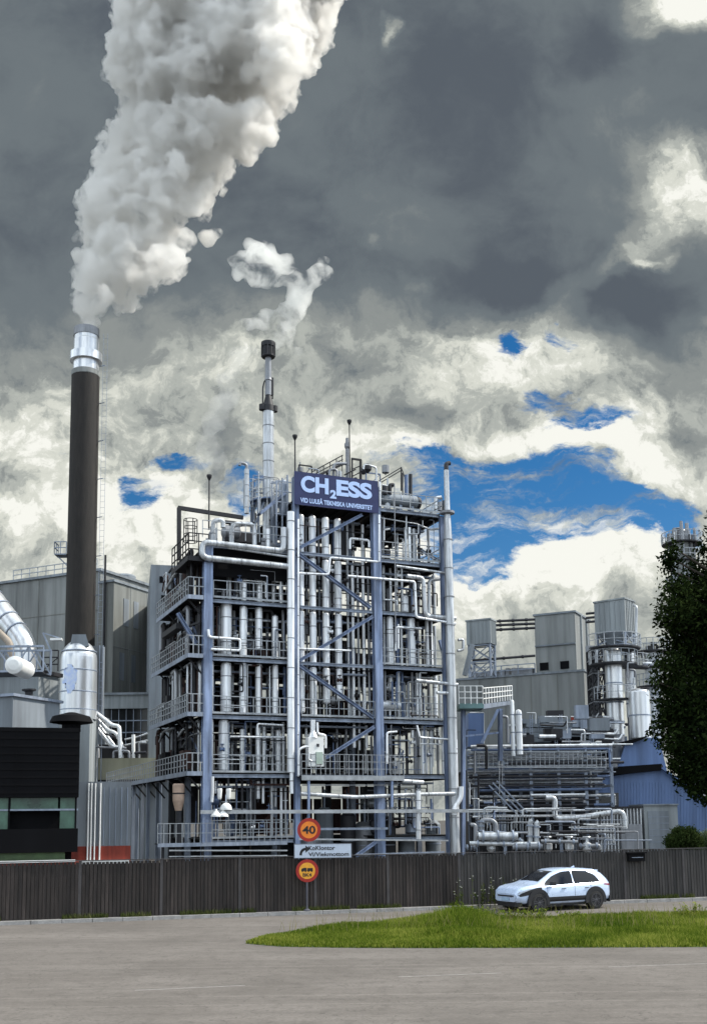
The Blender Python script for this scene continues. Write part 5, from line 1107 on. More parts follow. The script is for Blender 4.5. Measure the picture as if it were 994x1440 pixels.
def ring_platform(t, c, r, z, R_, a0=0, a1=360, rail=True):
    n = max(6, int((a1-a0)/20)); mb = MB()
    for i in range(n):
        A, B = R(a0+(a1-a0)*i/n), R(a0+(a1-a0)*(i+1)/n)
        p = [c+Vector((math.cos(q)*rr, math.sin(q)*rr, z)) for q, rr in ((A, r), (A, R_), (B, R_), (B, r))]
        mb.hexa([q-EZ*.12 for q in p]+p)
    mb.build('platform', M_dark, t)
    if rail:
        mb = MB()
        for i in range(n):
            A, B = R(a0+(a1-a0)*i/n), R(a0+(a1-a0)*(i+1)/n); p, q = (c+Vector((math.cos(x)*R_, math.sin(x)*R_, z)) for x in (A, B))
            mb.bar(p, p+EZ*1.1, .06); mb.bar(p+EZ*1.1, q+EZ*1.1, .06); mb.bar(p+EZ*.55, q+EZ*.55, .05)
        mb.build('railing', M_rail, t)
t, c, r = vessel('process_vessel', 863, 24, 911, 1035, 90, M_alu, 'tall silver vessel directly below the large raised bin', bands=4)
ring_platform(t, c, r, zat(935, 90), r+1.3, 150, 380); ring_platform(t, c, r, zat(985, 90), r+1.0, 180, 330); ring_platform(t, c, r, zat(913, 90), r+1.6, 200, 400)
t, c, r = vessel('process_vessel', 900, 30, 969, 1040, 88, M_alu, 'broad silver vessel with a domed top beside the tree', dome=.45, bands=1)
t, c, r = vessel('process_vessel', 886, 14, 915, 1010, 93, M_tube, 'slim pale vessel squeezed between the two silver vessels', bands=3)
ring_platform(t, c, r, zat(940, 93), r+1.2, 180, 380)
t = thing('stair_frame', 'dark steel stair frame left of the tall silver vessel', 'frame', at(842, 1155, 93)); mb = MB(); lattice(mb, (xat(834, 93), 92), (xat(850, 93), 94), 4, zat(915, 93), .14, 7); mb.build('frame', M_dark, t)
mb = MB()
for k in range(6): z = zat(1030, 93)+k*1.25; rect(mb, xat(833, 93), xat(851, 93), 91.9, 94.1, z, z+.08)
mb.build('landing', M_grey, t)
mb = MB(); rect(mb, xat(834, 93), xat(851, 93), 94.3, 94.5, 3, zat(905, 93)); mb.build('back_panel', M_grey, t)
t = thing('vessel_pipework', 'maze of pale pipes and valves around the silver vessels', 'pipework', at(870, 1155, 87))
random.seed(21)
for k in range(26):
    px = random.uniform(838, 925); py = random.uniform(905, 1020); Y = random.uniform(87, 95); w = random.uniform(5, 16); hh = random.uniform(6, 30)
    mb = MB(); pts = random.choice([[(px, py+hh), (px, py), (px+w, py)], [(px, py), (px+w, py), (px+w, py+hh)], [(px, py), (px, py+hh)], [(px, py), (px+w, py)]])
    mb.pipe([at(x, y, Y) for x, y in pts], random.choice([.07, .1, .14]), 8); mb.build('pipe', random.choice([M_pipe, M_grey, M_tube, M_dark]), t)
# tower behind the tree
t, c, r = vessel('column_tower', 960, 34, 768, 1000, 110, M_conc, 'tall pale round tower with railed crown half hidden behind the tree', 'tower', dome=.1, bands=3)
ZPX = 960
for py, ex_ in ((765, .75), (790, .5), (826, .45), (866, .7)): ring_platform(t, c, r, zat(py, 110), r+ex_)
for a in (200, 225, 262, 290, 320): mb = MB(); q = c+Vector((math.cos(R(a)), math.sin(R(a)), 0))*(r+.15); mb.tube([q+EZ*10, q+EZ*(zat(765, 110)+random.uniform(-1, 1.5))], .10, 8); mb.build('riser_pipe', random.choice([M_grey, M_pipe, M_dark]), t)
mb = MB(); z = zat(765, 110)
mb.lathe(c, [(r*.9, z-2.2), (r*1.05, z-1.0), (r*1.05, z-.13)], 20); mb.build('crown', M_conc, t)
mb = MB(); mb.lathe(c, [(r*.55, z), (r*.5, z+1.2), (r*.4, z+1.5)], 16)
for px, y0, w in ((945, 745, .14), (953, 738, .18), (958, 733, .12), (966, 736, .2), (972, 746, .12), (949, 750, .3), (963, 748, .35)):
    p = at(px, 764, 110); p.y = c.y-random.uniform(0, 1.5); mb.tube([(p.x, p.y, z), (p.x, p.y, zat(y0, 110))], w, 8)
for k in range(9): p = c+Vector((random.uniform(-1.5, 1.5), random.uniform(-1.2, 1.2), z+.4)); mb.box(p, (.5, .5, random.uniform(.6, 1.6)))
mb.pipe([at(945, 757, 109.5), at(945, 744, 109.5), at(958, 742, 109.5), at(958, 760, 109.5)], .1, 8); mb.build('top_equipment', M_grey, t)
t, c, r = vessel('column_tower', 918, 22, 914, 1040, 98, M_pipe, 'shorter round tower with railed deck between the silver vessels and the tree', 'tower', dome=.1, bands=5)
ring_platform(t, c, r, zat(916, 98), r+.9); ring_platform(t, c, r, zat(938, 98), r+.7, 180, 360); ring_platform(t, c, r, zat(965, 98), r+.8, 180, 360)
mb = MB(); mb.tube([at(917, 916, 98), at(917, 903, 98)], .2, 8); mb.tube([at(923, 916, 98), at(923, 907, 98)], .14, 8); mb.box(at(912, 913, 98), (.5, .5, .6)); mb.build('top_equipment', M_dark, t)

ZPX = 800
# ---- blue building
Yb = 84
def poly_at(pts, Y): return [at(x, y, Y) for x, y in pts]
t = thing('blue_warehouse', 'bright blue clad warehouse with a sloping roof beside the tree', 'building', at(930, 1155, Yb))
P_ = poly_at([(838, 1215), (838, 1098), (858, 1092), (928, 1081), (1000, 1130), (1110, 1185), (1110, 1215)], Yb)
for p in (P_[0], P_[-1]): p.z = 0
mb = MB(); mb.prism(P_, (2, 14, 0)); mb.build('wall', M_bwall, t)
P_ = poly_at([(868, 1080), (880, 1044), (925, 1036), (937, 1082), (928, 1079)], Yb+3); mb = MB(); mb.prism(P_, (2, 10, 0)); mb.build('upper_wall', M_bwall, t)
mb = MB(); 
for A, B in (((1000, 1129), (1112, 1185)), ((929, 1080), (1000, 1129))):
    mb.bar(at(*A, Yb-.3), at(*B, Yb-.3), .5, .12)
mb.build('verge', M_bwall, t)
mb = MB(); mb.prism(poly_at([(842, 1083), (855, 1079), (929, 1074), (929, 1083), (860, 1090)], Yb-.5), (1, 3, 0)); mb.build('eaves', M_black, t)
mb = MB(); mb.prism(poly_at([(874, 1043), (900, 1037), (914, 1034), (900, 1041), (884, 1047)], Yb+2.5), (0, 2, 0)); mb.build('gutter', M_black, t)
mb = MB(); mb.prism(poly_at([(841, 1115), (869, 1115), (869, 1134), (841, 1134)], Yb-.02), (0, -.08, 0)); mb.build('window', M_glass, t)
mb = MB()
for k in range(60):
    px = 842+k*4.4; mb.bar(at(px, 1214, Yb-.03), at(px, max(1100, 1090+(px-915)*.6 if px > 915 else 1100), Yb-.03), .015)
mb.build('cladding_rib', M_bwall, t)
# garage and lean-to
t = thing('garage', 'pale grey garage box in front of the blue wall beside the bush', 'shed', at(922, 1155, 78)); Yg = 78
mb = MB(); rect(mb, xat(901, Yg), xat(948, Yg), Yg, Yg+4, 0, zat(1134, Yg)); mb.build('wall', M_cladw, t)
mb = MB(); rect(mb, xat(900, Yg), xat(949, Yg), Yg-.15, Yg+4.1, zat(1134, Yg), zat(1132, Yg)); mb.build('roof_edge', M_clad, t)
mb = MB(); rect(mb, xat(906, Yg), xat(935, Yg), Yg-.05, Yg-.001, .3, zat(1142, Yg)); mb.build('door', M_clad, t)
mb = MB()
for k in range(7): z = .6+k*.45; rect(mb, xat(906, Yg), xat(935, Yg), Yg-.07, Yg-.052, z, z+.03)
mb.build('door_seam', M_steel, t)
t = thing('slatted_shed', 'dark shed with upright slats left of the pale garage', 'shed', at(866, 1155, 76)); Yl = 76
mb = MB(); rect(mb, xat(834, Yl), xat(899, Yl), Yl+.3, Yl+5, 0, zat(1137, Yl)); mb.build('wall', M_grey, t)
mb = MB(); rect(mb, xat(832, Yl), xat(900, Yl), Yl-.1, Yl+5.1, zat(1137, Yl), zat(1135, Yl)); mb.build('roof_edge', M_dark, t)
mb = MB()
for k in range(14): x = xat(836+k*4.7, Yl); rect(mb, x-.04, x+.04, Yl+.1, Yl+.28, 0, zat(1138, Yl))
mb.build('slat', M_pipe, t)
mb = MB(); rect(mb, xat(868, Yl), xat(897, Yl), Yl+.05, Yl+.09, .6, zat(1160, Yl)); mb.build('door', M_grey, t)
# dark hall behind the pipe rack
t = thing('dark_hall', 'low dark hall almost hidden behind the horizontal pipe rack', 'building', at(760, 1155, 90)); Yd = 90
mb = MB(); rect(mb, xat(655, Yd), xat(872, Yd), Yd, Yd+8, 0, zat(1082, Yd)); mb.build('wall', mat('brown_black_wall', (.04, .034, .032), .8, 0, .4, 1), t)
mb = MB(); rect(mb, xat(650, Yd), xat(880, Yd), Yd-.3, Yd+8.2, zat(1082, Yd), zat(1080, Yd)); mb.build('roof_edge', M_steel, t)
t = thing('pump_house', 'low pale roofed hall under the grey concrete building', 'building', at(780, 1155, 94)); Yd = 94
mb = MB(); rect(mb, xat(700, Yd), xat(880, Yd), Yd, Yd+5, 0, zat(1045, Yd)); mb.build('wall', M_clad, t)
mb = MB()
for i, (a_, b_, py) in enumerate(((720, 800, 1012), (738, 836, 1018), (735, 842, 1026), (742, 856, 1033), (730, 870, 1040))): rect(mb, xat(a_, Yd), xat(b_, Yd), Yd-1-i*.5, Yd+4, zat(py+6, Yd), zat(py, Yd))
mb.build('stepped_roof', M_clad, t)
mb = MB(); mb.prism(poly_at([(776, 1042), (800, 1036), (818, 1036), (834, 1042), (815, 1047), (790, 1047)], 90.5), (0, 1.5, 0)); mb.build('awning', M_black, t)
mb = MB(); mb.tube([at(806, 1018, 92), at(806, 1008, 92)], .25, 10); mb.build('vent', M_red, t)

# ---- horizontal pipe rack
t = thing('pipe_rack', 'long open steel rack carrying many pale horizontal pipes, right of the tower', 'pipe rack', at(750, 1155, 78))
random.seed(5)
Yr = 78
for px in (668, 706, 745, 784, 822, 858):
    x = xat(px, Yr)
    for y in (Yr, Yr+5): mb = MB(); mb.ibeam((x, y, 0), (x, y, zat(1048, Yr)), .22, .22, (0, 1, 0)); mb.build('post', M_steel, t)
for py in (1056, 1083, 1105, 1131):
    for px in (668, 706, 745, 784, 822, 858):
        x = xat(px, Yr); mb = MB(); mb.bar((x, Yr-.3, zat(py, Yr)), (x, Yr+5.3, zat(py, Yr)), .14, .18); mb.build('crossbeam', M_steel, t)
rows = [(1049, 4, 850), (1054, 5, 838), (1060, 5, 840), (1066, 4, 868), (1073, 3, 862), (1078, 3, 850), (1084, 5, 845), (1091, 3, 838), (1096, 5, 848), (1104, 4, 840), (1110, 3, 830), (1118, 5, 842), (1125, 3, 836), (1132, 4, 846), (1140, 3, 835), (1147, 4, 830)]
n_ = 0
for i, (py, nn, xe) in enumerate(rows):
    for j in range(nn if i < 14 else 2):
        y = Yr-.35+j*1.15+random.uniform(-.2, .2); r_ = random.choice([.045, .06, .08, .11] if j else [.06, .08, .10])
        x0 = random.choice([658, 657, 662, 670]); x1 = xe+random.uniform(-25, 20)
        if random.random() < .25: x0 = random.uniform(670, 760)
        z = zat(py, Yr)+random.uniform(-.05, .05)
        pts = [(xat(x0, y), y, z), (xat(x1, y), y, z)]
        if random.random() < .22: pts.append((pts[-1][0], y, z-random.uniform(.6, 1.4)))
        mb = MB(); mb.pipe(pts, r_, 8); mb.build('pipe', random.choice([M_tube, M_pipe, M_grey, M_steel, M_pdark, M_pblue]), t); n_ += 1
mb = MB()
for A, B in (((692, 1100), (735, 1145)), ((698, 1098), (741, 1143)), ((687, 1104), (728, 1146))): mb.bar(at(*A, Yr-.6), at(*B, Yr-.6), .1)
mb.build('stair_stringer', M_steel, t)
mb = MB()
for k in range(30): x = 660+k*6.6; mb.bar(at(x, 1079, Yr-.5), at(x, 1057, Yr-.5), .04)
mb.bar(at(658, 1057, Yr-.5), at(852, 1057, Yr-.5), .06); mb.bar(at(658, 1079, Yr-.5), at(852, 1079, Yr-.5), .08); mb.build('railing', M_rail, t)
mb = MB()
for k in range(18): x = 676+k*4.2; mb.bar(at(x, 1168, Yr-1), at(x, 1146, Yr-1), .04)
mb.bar(at(674, 1146, Yr-1), at(750, 1146, Yr-1), .06); mb.bar(at(674, 1157, Yr-1), at(750, 1157, Yr-1), .05); mb.build('railing', M_rail, t)
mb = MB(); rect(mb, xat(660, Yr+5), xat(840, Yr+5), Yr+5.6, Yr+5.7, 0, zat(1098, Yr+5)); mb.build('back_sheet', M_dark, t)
t = thing('loop_pipe', 'thick pale pipe turning down and running right in front of the pipe rack', 'pipe', at(820, 1155, 76))
mb = MB(); mb.pipe([at(767, 1122, 76), at(780, 1122, 76), at(779, 1152, 76), at(820, 1149, 75.5), at(876, 1140, 75), at(878, 1165, 75)], .2, 12, .5); mb.build('pipe', M_pipe, t)
# ---- walkway and white uprights right of the tower
t = thing('service_walkway', 'railed steel walkway joining the right side of the tower at mid height', 'walkway', at(685, 1155, 74)); Yw = 74
mb = MB(); rect(mb, xat(645, Yw), xat(679, Yw), Yw-1.2, Yw+1, zat(997, Yw), zat(990, Yw)); mb.build('deck', mat('teal_deck', (.14, .24, .24), .6, .1, .3, 2), t)
mb = MB(); mb.prism([at(679, 990, Yw-1.2), at(722, 985, Yw+8), at(722, 990, Yw+8), at(679, 997, Yw-1.2)], (-.6, 1.6, 0)); mb.build('ramp', M_steel, t)
mb = MB(); rail_run(mb, at(645, 990, Yw-1.2), at(679, 990, Yw-1.2), 1.25, .45, .03, 3); rail_run(mb, at(679, 990, Yw-1.2), at(720, 984, Yw+8), 1.1, .9, .03, 3); mb.build('railing', M_white, t)
mb = MB()
for px, b_ in ((651, 1215), (703, 1070)): mb.bar(at(px, 997, Yw), at(px, b_, Yw), .25)
mb.bar(at(700, 998, Yw), at(677, 1045, Yw), .2); mb.bar(at(655, 1035, Yw), at(705, 1030, Yw), .12); mb.bar(at(703, 998, Yw), at(703, 1070, Yw), .25); mb.build('frame', M_blue, t)
mb = MB(); mb.prism(poly_at([(658, 1003), (680, 1003), (680, 1050), (658, 1050)], 86), (0, 3, 0)); one(mb, 'blue_shed', M_bwall, 'small blue clad box seen through the frame below the walkway', 'shed')
for i, (px, y0, y1, w, lab) in enumerate(((724.5, 983, 1062, 6, 'white upright pipe at the end of the walkway, left one of the pair'), (733.5, 997, 1060, 9, 'thicker pale upright pipe at the end of the walkway, right one of the pair'))):
    t = thing('upright_pipe', lab, 'pipe', at(px, 1155, 77)); c = at(px, 1155, 77); c.z = 0; r = w/2*77/1500
    mb = MB(); mb.lathe(c, [(r, zat(y1, 77)), (r, zat(y0, 77)-r), (r*.8, zat(y0, 77)-r*.3), (r*.3, zat(y0, 77))], 16); mb.build('shell', M_tube, t)
    for py in (1005, 1030, 1055): mb = MB(); mb.lathe(c, [(r*1.06, zat(py, 77)), (r*1.06, zat(py, 77)+.08)], 16); mb.build('clamp', M_steel, t)
random.seed(91)
t = thing('yard_pipework', 'dense tangle of pipes, ducts and ladders stepping down between the walkway and the silver vessels', 'pipework', at(770, 1155, 86))
for i in range(60):
    px = random.uniform(735, 850); py = random.uniform(1000, 1052); Y = random.uniform(82, 90); w = random.uniform(8, 46); hh = random.uniform(3, 24); q = random.random(); mb = MB()
    if q < .6: mb.pipe([at(x, y, Y) for x, y in random.choice([[(px, py+hh), (px, py), (px+w, py)], [(px, py), (px+w, py), (px+w, py+hh)], [(px, py), (px+w, py)], [(px, py), (px+w, py+2), (px+w+4, py-5)]])], random.choice([.04, .07, .1, .14]), 8); mb.build('pipe', random.choice([M_pipe, M_grey, M_tube, M_dark, M_steel]), t)
    elif q < .8: c_ = at(px, py, Y); mb.box(c_, (random.uniform(.5, 1.8), .8, random.uniform(.3, 1.1))); mb.build('duct', random.choice([M_grey, M_clad, M_dark, M_steel]), t)
    else:
        for o_ in (0, 3.2): mb.bar(at(px+o_, py+hh, Y), at(px+o_, py-4, Y), .05)
        for k in range(8): f_ = k/8; mb.bar(at(px, py+hh-(hh+4)*f_, Y), at(px+3.2, py+hh-(hh+4)*f_, Y), .04)
        mb.build('ladder', M_steel, t)
for i in range(36):
    px = random.uniform(655, 730); py = random.uniform(1000, 1150); Y = random.uniform(75, 81); hh = random.uniform(10, 50); mb = MB(); w = random.uniform(4, 22)
    mb.pipe([at(x, y, Y) for x, y in random.choice([[(px, py+hh), (px, py)], [(px, py+hh), (px, py), (px+w, py)], [(px, py), (px+w, py), (px+w, py+hh)]])], random.choice([.03, .05, .08, .11]), 8); mb.build('pipe', random.choice([M_pipe, M_grey, M_tube, M_dark, M_blue]), t)
t = thing('low_pipework', 'thin pipes, stands and handrails packed low behind the fence under the pipe rack', 'pipework', at(740, 1190, 64))
for i in range(70):
    px = random.uniform(652, 850); py = random.uniform(1136, 1190); Y = random.uniform(62, 72); w = random.uniform(10, 70); hh = random.uniform(4, 26); mb = MB()
    mb.pipe([at(x, y, Y) for x, y in random.choice([[(px, py), (px+w, py)], [(px, py), (px+w, py)], [(px, py+hh), (px, py), (px+w, py)], [(px, py), (px+w, py), (px+w, py+hh)], [(px, py+hh), (px, py)]])], random.choice([.02, .03, .045, .07]), 7); mb.build('pipe', random.choice([M_pipe, M_grey, M_dark, M_steel, M_rail, M_pdark]), t)
# ---- low pipes behind the fence
random.seed(9)
low = [([(672, 1176), (727, 1176)], .27, 'thick pale pipe lying low behind the fence, right of the tower'), ([(676, 1170), (676, 1153), (690, 1153), (697, 1158), (697, 1172)], .16, 'pale pipe bent over like a hoop behind the fence'),
       ([(660, 1186), (755, 1187)], .15, 'long thin pale pipe just above the fence top'), ([(720, 1191), (762, 1190)], .2, 'short stout pale pipe resting just above the fence top'),
       ([(745, 1196), (745, 1156), (748, 1154)], .17, 'left of two stubby upright pipes above the fence'), ([(754, 1196), (754, 1158), (757, 1156)], .17, 'right of two stubby upright pipes above the fence'),
       ([(655, 1192), (668, 1192), (668, 1160), (661, 1160)], .14, 'bent pale pipe standing between the tower foot and the hoop pipe'), ([(760, 1183), (812, 1184)], .12, 'thin pale pipe low behind the fence left of the slatted shed'),
       ([(812, 1190), (842, 1189), (842, 1196)], .13, 'pale pipe dropping behind the fence in front of the slatted shed'), ([(700, 1183), (735, 1181), (735, 1196)], .1, 'slim pale pipe dropping behind the fence beside the thick pipe')]
for pts, r_, lab in low:
    t = thing('low_pipe', lab, 'pipe', at(pts[0][0], 1200, 60), 'pale pipes low behind the fence'); mb = MB(); P3 = [at(x, y, 60+random.uniform(-1, 1.5)*0+len(pts)*.3) for x, y in pts]; mb.pipe(P3, r_*.85, 12); mb.build('pipe', random.choice([M_pipe, M_grey, M_pipe]), t)
    mb = MB(); d = (P3[1]-P3[0]).normalized()
    for q in (.12, .5, .88): mb.lathe(P3[0].lerp(P3[1], q)-d*.04, [(r_*1.35, 0), (r_*1.35, .09)], 12, d)
    mb.build('flange', M_steel, t)
    # saddle legs
    for p in (P3[0], P3[-1]): mb = MB(); mb.bar((p.x, p.y+.02, 0), (p.x, p.y+.02, p.z), .08); mb.build('support', M_dark, t)
for i, px in enumerate((690, 770, 800, 825)):
    mb = MB(); p = at(px, 1189, 61); mb.lathe(p, [(.1, -.4), (.25, -.2), (.25, .1), (.08, .2), (.08, .45)], 12); mb.lathe(p+EZ*.45, [(.22, 0), (.24, .03), (.22, .06)], 14)
    one(mb, 'valve', M_pipe, f'pale valve with handwheel above the fence, {ORD[i]} from the left of four', 'valve', 'valves above the fence')

# ================================================================== ROAD SIGNS
M_sred = mat('sign_red', (.34, .018, .010), .45, 0, .15, 8); M_sor = mat('sign_orange', (.80, .22, .02), .45, 0, .12, 8); M_syel = mat('sign_amber', (.80, .36, .03), .45, 0, .12, 8)
M_ink = mat('sign_black', (.012, .012, .014), .5); M_swh = mat('sign_pale', (.50, .56, .66), .5, 0, .1, 6); M_sback = mat('sign_back', (.10, .10, .12), .5, .4)
Yn = F(S(430), .35).y
kn = Yn/1500
pole = at(431, 1155, Yn+.06); pole.z = 0
mb = MB(); mb.tube([pole+EZ*.12, at(431, 1150, Yn+.06)], .035, 12); mb.lathe(pole, [(.12, .11), (.12, .16), (.05, .2)], 12)
one(mb, 'sign_pole', M_sback, 'thin dark pole carrying the round orange signs in front of the fence', 'pole')
ex = Vector((1, 0, 0)); FNn = Vector((0, -1, 0))
def disc(mb, c, r, y0, y1, n=40, sx=1.0): mb.add([Vector((c.x+math.cos(2*math.pi*j/n)*r*sx, yq, c.z+math.sin(2*math.pi*j/n)*r)) for yq in (y0, y1) for j in range(n)], [tuple(range(n))]+[tuple(range(2*n-1, n-1, -1))]+[(j, n+j, n+(j+1) % n, (j+1) % n) for j in range(n)])
def round_sign(px, py, rp, label, inner, fill):
    c = at(px, py, Yn); r = rp*kn; t = thing('road_sign', label, 'road sign', c-EZ*r, 'round orange road signs')
    mb = MB(); disc(mb, c, r, Yn-.012, Yn+.012); mb.build('red_rim', M_sred, t)
    mb = MB(); disc(mb, c, r*.985, Yn+.013, Yn+.03); mb.build('back', M_sback, t)
    mb = MB(); disc(mb, c, r*.72, Yn-.018, Yn-.0125); mb.build('face', fill, t)
    return t, c, r
t, c, r = round_sign(434.5, 1167, 16.2, 'upper round red rimmed orange sign reading 40', .72, M_sor)
txt('40', c-Vector((0, .025, 0)), ex, EZ, r*1.12, r*.68, t, M_ink, .006, .025)
t, c, r = round_sign(432, 1224.5, 15.6, 'lower round red rimmed amber sign with truck pictogram and BK4', .72, M_syel)
txt('BK4', c-Vector((0, .025, r*.36)), ex, EZ, r*.78, r*.30, t, M_ink, .006, .02)
mb = MB(); y = Yn-.022
def flat(mb, pts): mb.prism([Vector((c.x+a*r, y, c.z+b*r)) for a, b in pts], (0, -.004, 0))
flat(mb, [(-.52, -.02), (-.52, .10), (-.44, .22), (-.34, .22), (-.34, .26), (-.05, .26), (-.05, -.02)]); flat(mb, [(.02, -.02), (.02, .24), (.50, .24), (.50, -.02)]); flat(mb, [(-.05, .02), (-.05, .05), (.02, .05), (.02, .02)])
for a in (-.42, -.14, .12, .40): disc(mb, Vector((c.x+a*r, y, c.z-.04*r)), r*.065, y, y-.004, 16)
mb.build('truck_pictogram', M_ink, t)
c = at(454, 1196.5, Yn-.02); w, h = 80*kn, 20*kn
t = thing('direction_sign', 'white oblong sign with a bent black arrow and two lines of lettering', 'sign', c-EZ*h/2)
mb = MB(); mb.box(c, (w, .02, h)); mb.build('panel', M_swh, t)
mb = MB()
for s_ in (1, -1): mb.box(c+Vector((0, -.012, s_*(h/2-.012))), (w, .004, .02)); mb.box(c+Vector((s_*(w/2-.012), -.012, 0)), (.02, .004, h-.05))
mb.build('border', M_sback, t)
txt('KoKlontor', c+Vector((-w*.02, -.016, h*.20)), ex, EZ, w*.46, h*.30, t, M_ink, .006, .02)
txt('Vi/Viekmottom', c+Vector((w*.10, -.016, -h*.23)), ex, EZ, w*.70, h*.28, t, M_ink, .006, .02)
mb = MB(); y = c.y-.014
ac = (c.x-w*.385, c.z-h*.28); pts = []
for k in range(9): a = math.pi-k*math.pi/2/8; pts.append((ac[0]+w*.085+math.cos(a)*w*.085*1.0, ac[1]+math.sin(a)*h*.42+h*.0))
outer = [(ac[0]-.03, ac[1]-h*.06)]+[(x-.0-.03*(1-i/8), z+.035) for i, (x, z) in enumerate(pts)]
inner = [(x+.045*(1-i/8), z-.045*(i/8)) for i, (x, z) in enumerate(pts)][::-1]+[(ac[0]+.05, ac[1]-h*.06)]
for i in range(len(pts)-1):
    (x0, z0), (x1, z1) = pts[i], pts[i+1]; d = Vector((x1-x0, 0, z1-z0)).normalized(); nn = Vector((-d.z, 0, d.x))*.045
    A, B = Vector((x0, y, z0))-d*.006, Vector((x1, y, z1))+d*.006; mb.prism([A-nn, B-nn, B+nn, A+nn], (0, -.004, 0))
tx, tz = pts[-1]; mb.prism([Vector((tx, y, tz+.13)), Vector((tx+.17, y, tz)), Vector((tx, y, tz-.13))], (0, -.004, 0)); mb.build('arrow', M_ink, t)
# ================================================================== WHITE CAR
M_car = mat('car_pearl_paint', (.50, .60, .78), .28, .2, .06, 2, coat=.6); M_cblk = mat('car_black_cladding', (.012, .012, .014), .5, 0, .2, 3)
M_cgl = mat('car_glass', (.010, .011, .014), .10, 0, .2, 2, spec=.35); M_tyre = mat('tyre_rubber', (.014, .014, .014), .85, 0, .2, 5); M_rim = mat('wheel_alloy', (.10, .10, .11), .3, .8, .2, 5)
M_lamp = mat('headlamp_glass', (.35, .38, .42), .1, .2, .1, 5); M_tail = mat('tail_lamp', (.25, .01, .01), .2, 0, .1, 5); M_plate = mat('number_plate', (.30, .42, .55), .4, 0, .1, 9)
CY = R(28)     # the nose points left and slightly towards the camera
cf = Vector((-math.cos(CY), -math.sin(CY), 0)); cs_ = Vector((-math.sin(CY)*-1*-1, math.cos(CY)*-1*-1, 0))
cs_ = Vector((math.sin(CY), -math.cos(CY), 0))      # towards the camera side
g1, g2 = gnd(750, 1282), gnd(844, 1278.5)
c0 = at(784, 1155, 0); 
near = (g1+g2)/2
cc = near - cs_*.80; cc.z = 0
car = thing('passenger_car', 'white electric crossover car with black wheel arches in front of the fence', 'car', cc)
def Cp(x, y, z): return cc + cf*x + cs_*y + EZ*z
# stations: x, sill z, belt z, roof z, half width at sill/belt, half width roof
ST = [(-2.33, .55, .98, .98, .70, .70), (-2.27, .42, 1.02, 1.04, .80, .74), (-2.14, .36, 1.05, 1.22, .87, .70), (-1.92, .34, 1.04, 1.44, .91, .66), (-1.6, .32, 1.03, 1.57, .925, .64), (-1.0, .30, 1.01, 1.61, .93, .63),
      (-.4, .30, 1.0, 1.63, .93, .63), (.1, .30, .99, 1.60, .93, .63), (.55, .30, .98, 1.49, .93, .62), (.95, .30, .97, 1.27, .93, .65), (1.25, .30, 1.0, 1.12, .925, .72), (1.42, .31, 1.0, 1.06, .92, .78),
      (1.8, .33, .97, 1.02, .91, .76), (2.1, .36, .91, .96, .87, .70), (2.26, .40, .82, .86, .80, .62), (2.34, .44, .68, .71, .70, .54)]
def ring(s):
    x, zs, zb, zr, w, wr = s
    half = [(0, zs-.04), (w*.8, zs-.03), (w*.97, zs+.03), (w, zs+.2), (w*.985, (zs+zb)/2+.05), (w*.99, zb-.12), (w*.965, zb-.02), (w*.93, zb), (wr+(w*.93-wr)*.45, zb+(zr-zb)*.55), (wr*1.02, zb+(zr-zb)*.90), (wr*.86, zr-.006), (wr*.5, zr+.01), (0, zr+.018)]
    return half
mb = MB(); rings = []
for s in ST:
    h = ring(s); pts = h+[(-a, b) for a, b in h[-2:0:-1]]; rings.append([Cp(s[0], y, z) for y, z in pts])
n = len(rings[0]); vs = [v for r in rings for v in r]; fs = [(i*n+j, (i+1)*n+j, (i+1)*n+(j+1) % n, i*n+(j+1) % n) for i in range(len(ST)-1) for j in range(n)]
mb.add(vs, fs, True); mb.add(rings[0], [tuple(range(n))], True); mb.add(rings[-1], [tuple(range(n-1, -1, -1))], True)
mb.build('body', M_car, car)
def interp(x):
    for a, b in zip(ST, ST[1:]):
        if a[0] <= x <= b[0]: q = (x-a[0])/(b[0]-a[0]); return tuple(a[i]+(b[i]-a[i])*q for i in range(6))
    return ST[0] if x < ST[0][0] else ST[-1]
def side(x, z, off=.006, sg=1):
    s = interp(x); h = ring(s)[2:11]
    for (a, b), (c_, d) in zip(h, h[1:]):
        if b <= z <= d and d > b: q = (z-b)/(d-b); return Cp(x, sg*(a+(c_-a)*q+off), z)
    return Cp(x, sg*(h[-1][0]+off), z)
def patch(poly_top, poly_bot, x0, x1, m, name, parent, off=.008, n=14, sg=1, k=3):
    """strip on the car side between two height curves"""
    mb = MB(); vs = []
    for i in range(n+1):
        x = x0+(x1-x0)*i/n; a, b = poly_bot(x), poly_top(x)
        for j in range(k+1): vs.append(side(x, a+(b-a)*j/k, off, sg))
    mb.add(vs, [(i*(k+1)+j, (i+1)*(k+1)+j, (i+1)*(k+1)+j+1, i*(k+1)+j+1) for i in range(n) for j in range(k)], True); return mb.build(name, m, parent)
def lin(*p):
    def f(x):
        for (a, b), (c_, d) in zip(p, p[1:]):
            if a <= x <= c_: return b+(d-b)*(x-a)/(c_-a)
        return p[0][1] if x < p[0][0] else p[-1][1]
    return f
